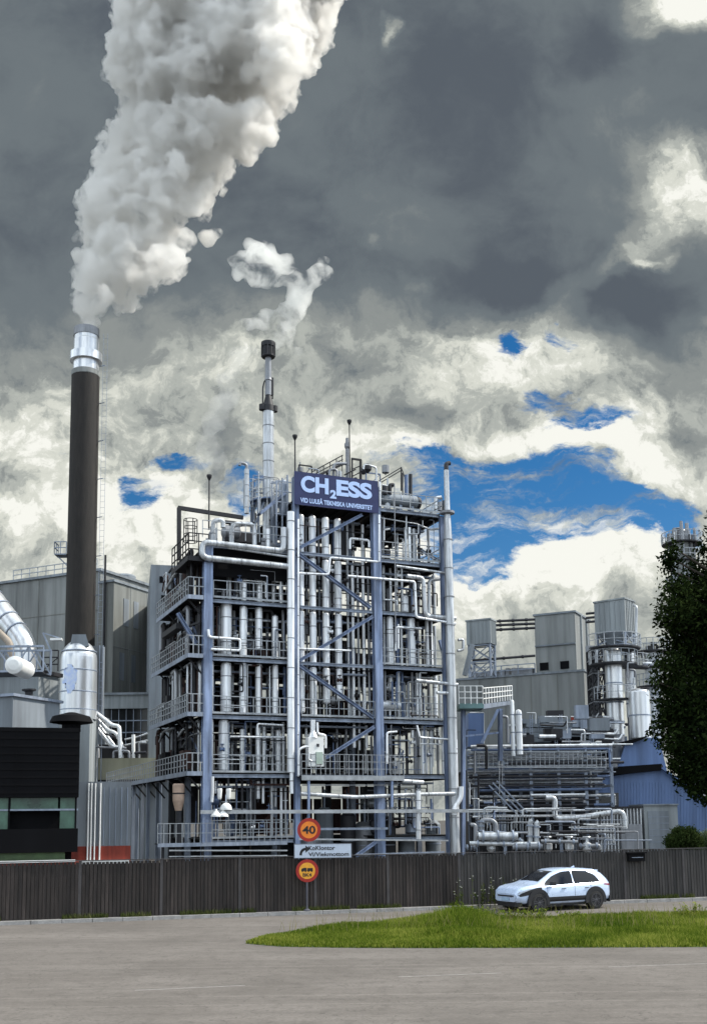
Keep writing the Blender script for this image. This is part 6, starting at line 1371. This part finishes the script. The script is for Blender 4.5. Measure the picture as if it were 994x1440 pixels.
for sg in (1, -1):
    patch(lin((-1.75, 1.10), (-1.5, 1.36), (-1.2, 1.485), (-.5, 1.53), (-.2, 1.525)), lin((-1.75, 1.08), (-1.5, 1.055), (-.2, 1.035)), -1.75, -.42, M_cgl, 'rear_side_window', car, sg=sg)
    patch(lin((-.36, 1.53), (.1, 1.50), (.5, 1.39), (.9, 1.18), (1.08, 1.04)), lin((-.36, 1.035), (1.08, 1.005)), -.36, 1.06, M_cgl, 'front_side_window', car, sg=sg)
    patch(lin((-1.2, 1.57), (-.4, 1.585), (.2, 1.55), (.7, 1.40), (1.1, 1.14)), lin((-1.2, 1.50), (-.5, 1.545), (.1, 1.515), (.6, 1.355), (1.1, 1.06)), -1.6, 1.0, M_car, 'roof_rail', car, .015, sg=sg)
    patch(lin((-1, .56), (1, .56)), lin((-1, .29), (1, .29)), -1.05, 1.05, M_cblk, 'sill_trim', car, .014, sg=sg)
    patch(lin((-2.3, .97), (-1.9, .99)), lin((-2.3, .90), (-1.9, .95)), -2.26, -1.9, M_tail, 'tail_light', car, .01, sg=sg)
    patch(lin((1.75, .93), (2.3, .78)), lin((1.75, .885), (2.3, .715)), 1.78, 2.30, M_lamp, 'headlight', car, .012, sg=sg)
    # dark cladding running forward from the front arch under the headlight
    patch(lin((1.3, .97), (1.8, .88), (2.3, .70)), lin((1.3, .80), (1.8, .68), (2.3, .60)), 1.25, 2.28, M_cblk, 'headlight_surround', car, .010, sg=sg)
    for xd in (-.39, .98, -1.2):
        mb = MB(); zz = np.linspace(.5, 1.0, 8); vs = []
        for z in zz: vs += [side(xd-.006, z, .009, sg), side(xd+.006, z, .009, sg)]
        mb.add(vs, [(2*i, 2*i+1, 2*i+3, 2*i+2) for i in range(7)]); mb.build('door_seam', M_cblk, car)
    for xd in (.18, -1.0): mb = MB(); p = side(xd, .86, .02, sg); mb.bar(p-cf*.1, p+cf*.1, .03, .025); mb.build('door_handle', M_cblk, car)
    mb = MB(); p = Cp(.78, sg*1.0, 1.06); mb.hexa([p+cf*a+cs_*b+EZ*c_ for c_ in (-.06, .09) for a, b in ((-.09, -.09), (.09, -.06), (.06, .10), (-.08, .10))]); mb.build('wing_mirror', M_cblk, car)
# windscreen, rear window, dark grille, bumper, plate
mb = MB(); vs = []
for i in range(9):
    x = .42+(1.18-.42)*i/8; s = interp(x); 
    for j in range(7): y = (j/6*2-1)*s[5]*.84; vs.append(Cp(x, y, s[3]+.022-abs(j/6*2-1)**2*.012))
mb.add(vs, [(i*7+j, i*7+j+1, (i+1)*7+j+1, (i+1)*7+j) for i in range(8) for j in range(6)], True); mb.build('windscreen', M_cgl, car)
mb = MB(); vs = []
for i in range(7):
    x = -2.2+(-1.72+2.2)*i/6; s = interp(x)
    for j in range(7): y = (j/6*2-1)*s[5]*.84; vs.append(Cp(x, y, s[3]+.022-abs(j/6*2-1)**2*.012))
mb.add(vs, [(i*7+j, i*7+j+1, (i+1)*7+j+1, (i+1)*7+j) for i in range(6) for j in range(6)], True); mb.build('rear_window', M_cgl, car)
mb = MB(); mb.hexa([Cp(x, y, z) for z in (.22, .42) for x, y in ((2.16, -.80), (2.32, -.58), (2.32, .58), (2.16, .80))]); mb.build('lower_bumper', M_cblk, car)
mb = MB(); mb.hexa([Cp(x, y, z) for z in (.60, .655) for x, y in ((2.2, -.70), (2.36, -.50), (2.36, .50), (2.2, .70))]); mb.build('nose_strip', M_cblk, car)
mb = MB(); mb.hexa([Cp(x, y, z) for z in (.26, .5) for x, y in ((-2.3, -.8), (-2.2, -.86), (-2.2, .86), (-2.3, .8))]); mb.build('rear_bumper', M_cblk, car)
mb = MB(); mb.box(Cp(2.362, 0, .50), (.02, .50, .115), (cf, cs_, EZ)); mb.build('number_plate', M_plate, car)
mb = MB(); mb.prism([Cp(-.95, -.01, 1.63), Cp(-1.15, -.01, 1.63), Cp(-1.12, -.01, 1.70)], cs_*.02); mb.build('antenna_fin', M_car, car)
mb = MB(); mb.hexa([Cp(x, y, z) for z in (1.47, 1.53) for x, y in ((-1.70, -.6), (-1.90, -.54), (-1.90, .54), (-1.70, .6))]); mb.build('rear_spoiler', M_car, car)
mb = MB(); mb.box(Cp(0, 0, .27), (3.9, 1.5, .14), (cf, cs_, EZ)); mb.build('underbody', M_cblk, car)
WX = (1.43, -1.42)
for wx in WX:
    for sg in (1, -1):
        # arch cladding: a wide ring following the wheel
        mb = MB(); y0 = sg*.80; y1 = sg*.955; ri, ro = .385, .53; nA = 16
        for i in range(nA):
            A, B = R(-14+208*i/nA), R(-14+208*(i+1)/nA)
            q = [Cp(wx+math.cos(a)*r_, y, .37+math.sin(a)*r_) for y in (y0, y1) for a, r_ in ((A, ri), (A, ro), (B, ro), (B, ri))]
            mb.hexa(q)
        mb.build('wheel_arch', M_cblk, car)
        mb = MB(); mb.lathe(Cp(wx, sg*.70, .37), [(.2, 0), (.385, .001), (.385, .246)], 24, cs_*sg); mb.build('arch_liner', M_cblk, car)
        wh = MB(); c = Cp(wx, sg*.72, .355)
        wh.lathe(c, [(.24, 0), (.335, .01), (.355, .04), (.355, .20), (.335, .235), (.26, .245), (.25, .22)], 32, cs_*sg, False); wheel = wh.build('wheel', M_tyre, car)
        rm = MB(); rm.lathe(c, [(.05, .225), (.06, .24), (.02, .245)], 12, cs_*sg)
        for k in range(5):
            a = R(72*k+10); d = cf*math.cos(a)+EZ*math.sin(a); e = cf*-math.sin(a)+EZ*math.cos(a)
            for o_ in (-.045, .045): rm.bar(c+cs_*sg*.232+d*.04+e*o_*.4, c+cs_*sg*.232+d*.25+e*o_, .028, .02, cs_)
        rm.lathe(c, [(.245, .20), (.262, .238), (.262, .248), (.245, .248)], 32, cs_*sg, False); rm.lathe(c, [(.25, .06), (.25, .20)], 24, cs_*sg); rm.build('rim', M_rim, wheel)

car.scale = (.91, .91, .91)
# ================================================================== GRASS ISLAND
rng = np.random.default_rng(4)
isl = [gnd(x, y) for x, y in ((345, 1327), (395, 1331.5), (480, 1333), (600, 1333.5), (760, 1333), (994, 1332), (1250, 1330), (1500, 1326), (1500, 1290), (1250, 1286), (994, 1287), (850, 1290), (700, 1294), (560, 1299), (470, 1306), (400, 1315), (365, 1321))]
M_soil = mat('island_turf', (.055, .085, .018), .9, 0, .4, 1.2, 0, .4, 12)
IP = np.array([(p.x, p.y) for p in isl])
def inside(x, y):
    c = np.zeros(len(x), bool); j = len(IP)-1
    for i in range(len(IP)):
        xi, yi = IP[i]; xj, yj = IP[j]; m = ((yi > y) != (yj > y)) & (x < (xj-xi)*(y-yi)/(yj-yi+1e-9)+xi); c ^= m; j = i
    return c
def edged(x, y):
    d = np.full(len(x), 1e9)
    for i in range(len(IP)):
        a, b = IP[i], IP[(i+1) % len(IP)]; ab = b-a; t_ = np.clip(((x-a[0])*ab[0]+(y-a[1])*ab[1])/(ab@ab), 0, 1); d = np.minimum(d, np.hypot(x-a[0]-t_*ab[0], y-a[1]-t_*ab[1]))
    return d
def hgt(x, y): return .09*np.clip(edged(x, y)/1.6, 0, 1)**.6
mb = MB(); gx = np.arange(IP[:, 0].min(), IP[:, 0].max(), .5); gy = np.arange(IP[:, 1].min(), IP[:, 1].max(), .4)
rim = [Vector((p.x, p.y, .004)) for p in isl]; cen_ = []
inner = []
for i, p in enumerate(isl):
    a = isl[i-1]; b = isl[(i+1) % len(isl)]; d = (b-a).normalized(); nn = Vector((-d.y, d.x, 0)); q = p+nn*.5
    if not inside(np.array([q.x]), np.array([q.y]))[0]: q = p-nn*.5
    inner.append(Vector((q.x, q.y, .055)))
m_ = len(isl); mb.add(rim+inner, [(i, (i+1) % m_, m_+(i+1) % m_, m_+i) for i in range(m_)], True); mb.add(inner, [tuple(range(m_))])
o = mb.build('grass_island', M_soil, base=(0, 0, 0)); o['kind'] = 'structure'
def leafmat(name, c1, c2, c3, trans=.35, scale=.8):
    m = bpy.data.materials.new(name); m.use_nodes = True; t = m.node_tree; t.nodes.clear(); out = N(t, 'ShaderNodeOutputMaterial')
    g = N(t, 'ShaderNodeNewGeometry'); nz = N(t, 'ShaderNodeTexNoise'); t.links.new(g.outputs['Position'], nz.inputs[0]); nz.inputs['Scale'].default_value = scale; nz.inputs['Detail'].default_value = 4
    ad = N(t, 'ShaderNodeMath', operation='MULTIPLY_ADD'); t.links.new(g.outputs['Random Per Island'], ad.inputs[0]); ad.inputs[1].default_value = .45; 
    sb = N(t, 'ShaderNodeMath', operation='SUBTRACT'); t.links.new(nz.outputs['Fac'], sb.inputs[0]); sb.inputs[1].default_value = .2; t.links.new(sb.outputs[0], ad.inputs[2])
    rp = N(t, 'ShaderNodeValToRGB'); t.links.new(ad.outputs[0], rp.inputs[0]); rp.color_ramp.elements[0].position = .25; rp.color_ramp.elements[0].color = (*c1, 1); rp.color_ramp.elements[1].position = .85; rp.color_ramp.elements[1].color = (*c3, 1); e = rp.color_ramp.elements.new(.55); e.color = (*c2, 1)
    d = N(t, 'ShaderNodeBsdfDiffuse'); tr = N(t, 'ShaderNodeBsdfTranslucent'); mx = N(t, 'ShaderNodeMixShader'); mx.inputs[0].default_value = trans
    t.links.new(rp.outputs[0], d.inputs[0]); t.links.new(rp.outputs[0], tr.inputs[0]); t.links.new(d.outputs[0], mx.inputs[1]); t.links.new(tr.outputs[0], mx.inputs[2]); t.links.new(mx.outputs[0], out.inputs[0]); return m
M_grass = leafmat('grass_blades', (.045, .085, .010), (.13, .18, .020), (.31, .33, .07), .42, .45)
def blades(x, y, z, h, w, name, m, **tags):
    n = len(x); a = rng.uniform(0, 2*np.pi, n); ln = rng.uniform(.1, .55, n)*h; la = rng.uniform(0, 2*np.pi, n)
    V = np.zeros((n, 5, 3)); dx, dy = np.cos(a)*w/2, np.sin(a)*w/2
    V[:, 0] = np.c_[x-dx, y-dy, z]; V[:, 1] = np.c_[x+dx, y+dy, z]
    mx, my = x+np.cos(la)*ln*.35, y+np.sin(la)*ln*.35
    V[:, 2] = np.c_[mx+dx*.7, my+dy*.7, z+h*.6]; V[:, 3] = np.c_[mx-dx*.7, my-dy*.7, z+h*.6]; V[:, 4] = np.c_[x+np.cos(la)*ln, y+np.sin(la)*ln, z+h]
    me = bpy.data.meshes.new(name); b = (np.arange(n)*5)[:, None]
    fs = np.concatenate([np.c_[b, b+1, b+2, b+3].ravel(), np.c_[b+3, b+2, b+4].ravel()])
    me.vertices.add(n*5); me.vertices.foreach_set('co', V.ravel()); me.loops.add(len(fs)); me.loops.foreach_set('vertex_index', fs.astype(np.int32)); me.polygons.add(2*n)
    me.polygons.foreach_set('loop_start', np.r_[np.arange(n)*4, 4*n+np.arange(n)*3].astype(np.int32)); me.polygons.foreach_set('loop_total', np.r_[np.full(n, 4), np.full(n, 3)].astype(np.int32))
    me.update(calc_edges=True); me.validate(); me.materials.append(m); o = bpy.data.objects.new(name, me); C.objects.link(o)
    for k, v in tags.items(): o[k] = v
    return o
n = 190000; x = rng.uniform(IP[:, 0].min(), 17.5, n); y = rng.uniform(IP[:, 1].min(), IP[:, 1].max(), n); k = inside(x, y); x, y = x[k], y[k]; e = edged(x, y)
nz_ = np.array([mnoise.noise(Vector((a*.45, b*.9, 3))) for a, b in zip(x, y)])
pxs = 497+1500*x/y
far = np.clip((y-29)/5, 0, 1)
hh = (.07+.09*rng.random(len(x))+.13*np.clip(nz_+.1, 0, 1)+.12*far*(pxs < 690)*np.clip(nz_+.6, 0, 1))*np.clip(.45+e/.8, 0, 1)
hump = np.exp(-((pxs-640)/45)**2)*np.exp(-((y-34)/2.2)**2); hh += .50*hump*rng.random(len(x)) + .08*far*rng.random(len(x))*(pxs > 880)
blades(x, y, np.full(len(x), .0)+hgt(x, y)*.6, hh, .022+.012*rng.random(len(x)), 'grass', M_grass, kind='stuff', label='sunlit uneven grass covering the traffic island', category='grass')
# taller seed stalks
M_stalk = leafmat('dry_stalks', (.12, .13, .04), (.22, .2, .08), (.3, .26, .13), .3, 1)
n = 1500; x = rng.uniform(-3, 17, n); y = rng.uniform(31, 37, n); k = inside(x, y); x, y = x[k], y[k]
blades(x, y, np.full(len(x), .05), rng.uniform(.3, .62, len(x)), .014, 'seed_stalks', M_stalk, kind='stuff', label='thin dry seed stalks standing out of the island grass', category='grass')
# rough verge at the fence foot
n = 9000; s_ = rng.uniform(0, 32, n); q = rng.uniform(-.02, .22, n)**1; pos = np.array([(G0.x+FD.x*a+FN.x*b, G0.y+FD.y*a+FN.y*b) for a, b in zip(s_, q)])
dens = np.array([mnoise.noise(Vector((a*.5, 9, 1))) for a in s_]) > -.02
pos = pos[dens]; M_weed = leafmat('verge_weeds', (.03, .045, .012), (.07, .09, .025), (.13, .13, .06), .3, 1)
blades(pos[:, 0], pos[:, 1], np.full(len(pos), .11), rng.uniform(.05, .22, len(pos)), .02, 'verge_weeds', M_weed, kind='stuff', label='scruffy low weeds along the foot of the fence', category='weeds')

# ================================================================== TREES, BUSHES
def leaves(name, centers, radii, n, size, m, parent=None, base=(0, 0, 0), **tags):
    centers = np.array(centers); radii = np.array(radii); w = radii**2.2; idx = rng.choice(len(radii), n, p=w/w.sum())
    d = rng.normal(size=(n, 3)); d /= np.linalg.norm(d, axis=1)[:, None]; rr = rng.random(n)**.45
    c = centers[idx]+d*(radii[idx]*rr)[:, None]*np.array([1, 1, .85])
    clump = rng.normal(size=(n, 3))*size*1.2; c += clump
    a = rng.normal(size=(n, 3)); a /= np.linalg.norm(a, axis=1)[:, None]; b = np.cross(a, rng.normal(size=(n, 3))); b /= np.linalg.norm(b, axis=1)[:, None]
    s = (size*rng.uniform(.5, 1.3, n))[:, None]
    V = np.stack([c-a*s, c-b*s*.45, c+a*s, c+b*s*.45], 1)-np.array(base)
    me = bpy.data.meshes.new(name); me.vertices.add(n*4); me.vertices.foreach_set('co', V.ravel()); me.loops.add(n*4); me.loops.foreach_set('vertex_index', np.arange(n*4, dtype=np.int32)); me.polygons.add(n)
    me.polygons.foreach_set('loop_start', (np.arange(n)*4).astype(np.int32)); me.polygons.foreach_set('loop_total', np.full(n, 4, np.int32)); me.update(calc_edges=True); me.materials.append(m)
    o = bpy.data.objects.new(name, me); C.objects.link(o)
    if parent: o.parent = parent
    for k_, v_ in tags.items(): o[k_] = v_
    return o
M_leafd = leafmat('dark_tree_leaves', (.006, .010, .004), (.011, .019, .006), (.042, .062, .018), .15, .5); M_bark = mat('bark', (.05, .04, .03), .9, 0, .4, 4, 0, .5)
Yt = 56; tc_ = at(1035, 1155, Yt); tc_.z = 0
tree = thing('dark_tree', 'tall dark leafy tree beside the blue warehouse, hiding most of the round tower', 'tree', tc_)
mb = MB(); mb.tube([tc_, tc_+Vector((.1, 0, 3)), tc_+Vector((-.1, .1, 8)), tc_+Vector((.2, 0, 13)), tc_+Vector((0, 0, 18))], [.42, .32, .25, .16, .05], 12)
cl = [(990, 812, 1.3), (950, 826, .8), (1010, 748, .8), (978, 842, 1.4), (955, 860, 1.1), (985, 880, 1.8), (952, 905, 1.25), (945, 940, 1.0), (980, 945, 1.9), (962, 985, 1.6), (947, 1000, 1.05), (941, 1020, .95), (975, 1035, 1.8), (955, 1050, 1.2), (985, 1075, 1.5), (968, 1085, 1.1), (1000, 1105, 1.2), (1025, 825, 1.8), (1015, 900, 2.4), (1015, 1000, 2.4), (1020, 1080, 1.8), (943, 785, .55), (938, 800, .5), (946, 770, .4), (1004, 725, .3), (1050, 850, 2.6), (1055, 950, 2.8), (1060, 1050, 2.2), (1080, 900, 2.2), (1090, 1000, 2.2), (1045, 775, 1.5), (945, 880, .6), (934, 1012, .6), (938, 965, .7), (930, 1045, .45), (962, 1075, .8), (1055, 738, 1.2), (925, 850, .3), (931, 875, .35), (928, 930, .35), (921, 958, .3), (918, 1030, .4), (924, 985, .35), (948, 1075, .45), (960, 1100, .4), (975, 1112, .5), (992, 770, .5)]
cs3 = []; 
for px, py, r in cl: p = at(px, py, Yt+random.uniform(-1.3, 1.3)); cs3.append((p.x, p.y, p.z)); mb.tube([tc_+EZ*max(2.5, min(17, p.z-1.5)), Vector((p.x, p.y, p.z))], [.10, .03], 6)
mb.build('trunk', M_bark, tree)
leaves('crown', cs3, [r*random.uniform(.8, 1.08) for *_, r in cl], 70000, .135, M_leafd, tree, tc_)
M_bush = leafmat('bush_leaves', (.02, .035, .010), (.035, .055, .018), (.07, .09, .03), .25, .8)
def bush(pxs_, py, Y, rr, label, n, m=M_bush, size=.07, name='bush'):
    c = at(sum(pxs_)/len(pxs_), 1155, Y); c.z = 0; t = thing(name, label, 'bush', c); cs = []; rs = []; mb = MB()
    for px, y_, r in zip(pxs_, py, rr): p = at(px, y_, Y+random.uniform(-.4, .4)); cs.append(tuple(p)); rs.append(r); mb.tube([c+Vector((random.uniform(-.2, .2), 0, 0)), p], [.05, .015], 6)
    mb.build('stem', M_bark, t); leaves('foliage', cs, rs, n, size, m, t, c)
bush((948, 962, 976, 955, 970), (1185, 1180, 1184, 1172, 1172), 60, (.55, .7, .5, .45, .4), 'dark rounded bush behind the fence in front of the pale garage', 14000)
bush((985, 996, 1010), (1190, 1182, 1186), 62, (.5, .7, .8), 'paler bush behind the fence at the right edge', 8000, leafmat('pale_bush_leaves', (.06, .09, .04), (.11, .14, .07), (.2, .24, .15), .3, 1))
# white flowering weeds in front of the fence
fl = F(S(662), .55); fl.z = 0
t = thing('flowering_weed', 'tall straggly weed with small dull pale flowers at the fence left of the car', 'plant', fl)
mb = MB(); mf = MB(); random.seed(12)
for i in range(26):
    b = fl+FD*random.uniform(-1.0, 1.3)+FN*random.uniform(-.1, .5); h = random.uniform(.5, 1.25); tp = b+Vector((random.uniform(-.2, .2), random.uniform(-.1, .1), h)); mb.tube([b, b.lerp(tp, .5)+Vector((.03, 0, 0)), tp], .008, 5)
    for j in range(9): q = b.lerp(tp, random.uniform(.1, .9)); d = Vector((random.uniform(-1, 1), random.uniform(-1, 1), random.uniform(0, .8))).normalized()*.14; s_ = Vector((-d.y, d.x, 0))*.25; mb.add([q, q+d*.5+s_, q+d, q+d*.5-s_], [(0, 1, 2, 3)])
    for j in range(2 if i % 2 else 0): q = tp+Vector((random.uniform(-.12, .12), random.uniform(-.1, .1), random.uniform(-.2, .05))); mf.lathe(q, [(.015, 0), (.035, .01), (.03, .02)], 7)
mb.build('stems', M_weed, t); mf.build('flowers', mat('dull_petals', (.32, .32, .29), .8), t)
random.seed(14)
for i, (px, Y, h, lab) in enumerate(((628, 34.5, .5, 'bushy weed clump at the left of the island hump'), (645, 34, .6, 'tallest bushy weed clump on the island hump'), (668, 34.6, .5, 'bushy weed clump just left of the car nose on the island'), (708, 35, .32, 'low weed clump in front of the car nose on the island'), (742, 35, .36, 'low weed clump in front of the front wheel'), (790, 35.3, .22, 'low weed clump in front of the car doors'), (960, 35, .5, 'low dark weed clump at the right end of the island'))):
    b = Vector(((px-497)*Y/1500, Y, .08)); t = thing('weed_clump', lab, 'plant', b, 'weed clumps on the traffic island'); mb = MB(); ml = MB()
    for j in range(34):
        a = random.uniform(0, 6.28); q0 = b+Vector((math.cos(a), math.sin(a), 0))*random.uniform(0, .45); hh_ = h*random.uniform(.4, 1); tp = q0+Vector((math.cos(a)*.18, math.sin(a)*.18, hh_)); mb.tube([q0, tp], .006, 4, False)
        for z_ in range(10): q = q0.lerp(tp, random.uniform(.15, 1)); d = Vector((random.uniform(-1, 1), random.uniform(-1, 1), random.uniform(-.2, .9))).normalized()*random.uniform(.06, .13); s_ = Vector((-d.y, d.x, d.z*.2))*.3; ml.add([q, q+d*.5+s_, q+d, q+d*.5-s_], [(0, 1, 2, 3)])
    mb.build('stems', M_grass, t); ml.build('leaves', M_grass, t)

# ================================================================== SMOKE
def volmat(name, dens, aniso=.35, col=(.97, .97, .97), scale=None, lo=.42, hi=.56, cut=.0):
    m = bpy.data.materials.new(name); m.use_nodes = True; t = m.node_tree; t.nodes.clear(); out = N(t, 'ShaderNodeOutputMaterial')
    s = N(t, 'ShaderNodeVolumeScatter'); s.inputs['Color'].default_value = (*col, 1); s.inputs['Density'].default_value = dens; s.inputs['Anisotropy'].default_value = aniso
    if scale:
        g = N(t, 'ShaderNodeNewGeometry'); nz = N(t, 'ShaderNodeTexNoise'); t.links.new(g.outputs['Position'], nz.inputs['Vector'])
        nz.inputs['Scale'].default_value = scale; nz.inputs['Detail'].default_value = 5; nz.inputs['Roughness'].default_value = .62; nz.inputs['Distortion'].default_value = .4
        r = N(t, 'ShaderNodeMapRange', interpolation_type='SMOOTHSTEP'); t.links.new(nz.outputs['Fac'], r.inputs[0]); r.inputs[1].default_value = lo; r.inputs[2].default_value = hi; r.inputs[3].default_value = cut*dens; r.inputs[4].default_value = dens
        t.links.new(r.outputs[0], s.inputs['Density'])
    ab = N(t, 'ShaderNodeVolumeAbsorption'); ab.inputs['Color'].default_value = (*col, 1); ab.inputs['Density'].default_value = dens
    if scale: t.links.new(r.outputs[0], ab.inputs['Density'])
    ad = N(t, 'ShaderNodeAddShader'); t.links.new(s.outputs[0], ad.inputs[0]); t.links.new(ab.outputs[0], ad.inputs[1])
    t.links.new(ad.outputs[0], out.inputs['Volume']); return m
def puffy(name, spheres, voxel, disps, m, label, cat, base):
    bm = bmesh.new()
    for c, r in spheres: bmesh.ops.create_icosphere(bm, subdivisions=2, radius=r, matrix=Matrix.Translation(c))
    me = bpy.data.meshes.new('tmp'); bm.to_mesh(me); bm.free(); o = bpy.data.objects.new('tmp', me); C.objects.link(o)
    md = o.modifiers.new('r', 'REMESH'); md.mode = 'VOXEL'; md.voxel_size = voxel
    texs = []
    for kind, size, st in disps:
        tx = bpy.data.textures.new('d', kind); tx.noise_scale = size
        if kind == 'VORONOI': tx.noise_intensity = 1.0; tx.distance_metric = 'DISTANCE'
        if kind == 'CLOUDS': tx.noise_depth = 4
        d = o.modifiers.new('d', 'DISPLACE'); d.texture = tx; d.texture_coords = 'GLOBAL'; d.strength = st; d.mid_level = .33 if kind == 'VORONOI' else .5; texs.append(tx)
    md = o.modifiers.new('r2', 'REMESH'); md.mode = 'VOXEL'; md.voxel_size = voxel*1.0
    dg = bpy.context.evaluated_depsgraph_get(); bpy.context.view_layer.update(); dg = bpy.context.evaluated_depsgraph_get()
    mo = bpy.data.meshes.new_from_object(o.evaluated_get(dg)); bpy.data.objects.remove(o); bpy.data.meshes.remove(me)
    for tx in texs: bpy.data.textures.remove(tx)
    mo.name = name; mo.transform(Matrix.Translation(-Vector(base))); mo.polygons.foreach_set('use_smooth', [True]*len(mo.polygons)); mo.materials.clear(); mo.materials.append(m)
    r = bpy.data.objects.new(name, mo); C.objects.link(r); r.location = base; r['label'] = label; r['category'] = cat; return r
random.seed(99)
outl = [(459, 106, 142, 105), (450, 105, 146, 105), (436, 104, 160, 105), (420, 103, 195, 105), (400, 103, 218, 106), (375, 101, 255, 106), (345, 108, 262, 107), (320, 112, 280, 108), (290, 118, 290, 108), (260, 124, 300, 109), (225, 130, 325, 110), (190, 140, 372, 110), (160, 162, 385, 111), (125, 180, 398, 112), (100, 140, 446, 112), (70, 150, 446, 113), (35, 152, 470, 113), (0, 160, 480, 114), (-40, 175, 505, 115), (-90, 190, 540, 116), (-150, 210, 580, 117)]
sph = []
for i, (py, l, r, Yp) in enumerate(outl):
    nxt = outl[min(i+1, len(outl)-1)]; w = r-l; kpx = Yp/1500
    rows = max(1, int((py-nxt[0])/ (max(10, w*.09)))) if i < len(outl)-1 else 1
    for j in range(rows+1):
        q = j/(rows+1); yy_ = py+(nxt[0]-py)*q; L = l+(nxt[1]-l)*q; Rr = r+(nxt[2]-r)*q; ww = Rr-L
        nsp = 5 if ww > 60 else 3
        rad = ww*.5/ (1.15 if ww < 60 else 2.1)
        for a in range(nsp):
            rp = rad*random.uniform(.62, 1.02); f = a/(nsp-1); xx = L+rp*.95+(ww-2*rp*.95)*f+random.uniform(-.06, .06)*ww
            p = at(xx, yy_, Yp+random.uniform(-.32, .32)*ww*kpx); sph.append((p, rp*kpx*.95))
        for a in range(2):
            sd_ = random.choice([0, 1]); rp = rad*random.uniform(.18, .42); xx = (L+rp*.55) if sd_ == 0 else (Rr-rp*.55); p = at(xx, yy_+random.uniform(-8, 8), Yp+random.uniform(-.2, .2)*ww*kpx)
            if ww > 50: sph.append((p, rp*kpx))
for px, py, r in ((300, 328, 9), (311, 326, 7), (314, 268, 6), (345, 200, 7), (290, 335, 9), (215, 402, 12), (437, 100, 18), (447, 92, 12)): sph.append((at(px, py, 109), r*109/1500))
puffy('smoke_plume', sph, .19, [('CLOUDS', 6.0, 3.6), ('VORONOI', 3.6, -2.0), ('VORONOI', 1.3, -.85), ('VORONOI', .55, -.42), ('CLOUDS', .45, .45)], volmat('plume_vapour', 2.2, .6, (.945, .937, .92), .5, .39, .64), 'thick billowing pale smoke plume pouring from the brown chimney', 'smoke', at(122, 462, 105))
# thin drifting steam above the flare stack
def wisp(pts, Y, seed, voxel, m, label, base):
    random.seed(seed); sp = []
    for px, py, r in pts:
        for k in range(3): p = at(px+random.uniform(-.5, .5)*r, py+random.uniform(-.5, .5)*r, Y+random.uniform(-.5, .5)*r*Y/1500); sp.append((p, r*random.uniform(.5, .8)*Y/1500))
    return puffy('steam_cloud', sp, voxel, [('CLOUDS', 2.5, 2.2), ('CLOUDS', .9, 1.2), ('CLOUDS', .35, .45)], m, label, 'steam', base)
wisp([(330, 385, 14), (348, 372, 22), (368, 362, 26), (378, 378, 26), (400, 385, 24), (420, 385, 20), (445, 378, 17), (460, 370, 9), (415, 405, 24), (410, 428, 24), (395, 448, 22), (375, 458, 20), (350, 455, 16), (405, 470, 16), (415, 490, 10), (385, 480, 14)], 90, 5, .3, volmat('thin_steam', .9, .5, (.97, .97, .95), .55, .44, .62), 'small ragged pale steam cloud above the tall flare stack', at(385, 480, 90))
wisp([(352, 492, 16), (338, 508, 20), (325, 530, 22), (314, 560, 24), (306, 592, 24), (300, 625, 22), (297, 655, 20), (300, 685, 18), (296, 705, 14)], 100, 8, .4, volmat('thin_vapour', .20, .4, (.97, .975, .96), .35, .38, .66), 'faint soft grey vapour column drifting down left of the flare stack', at(296, 705, 100))
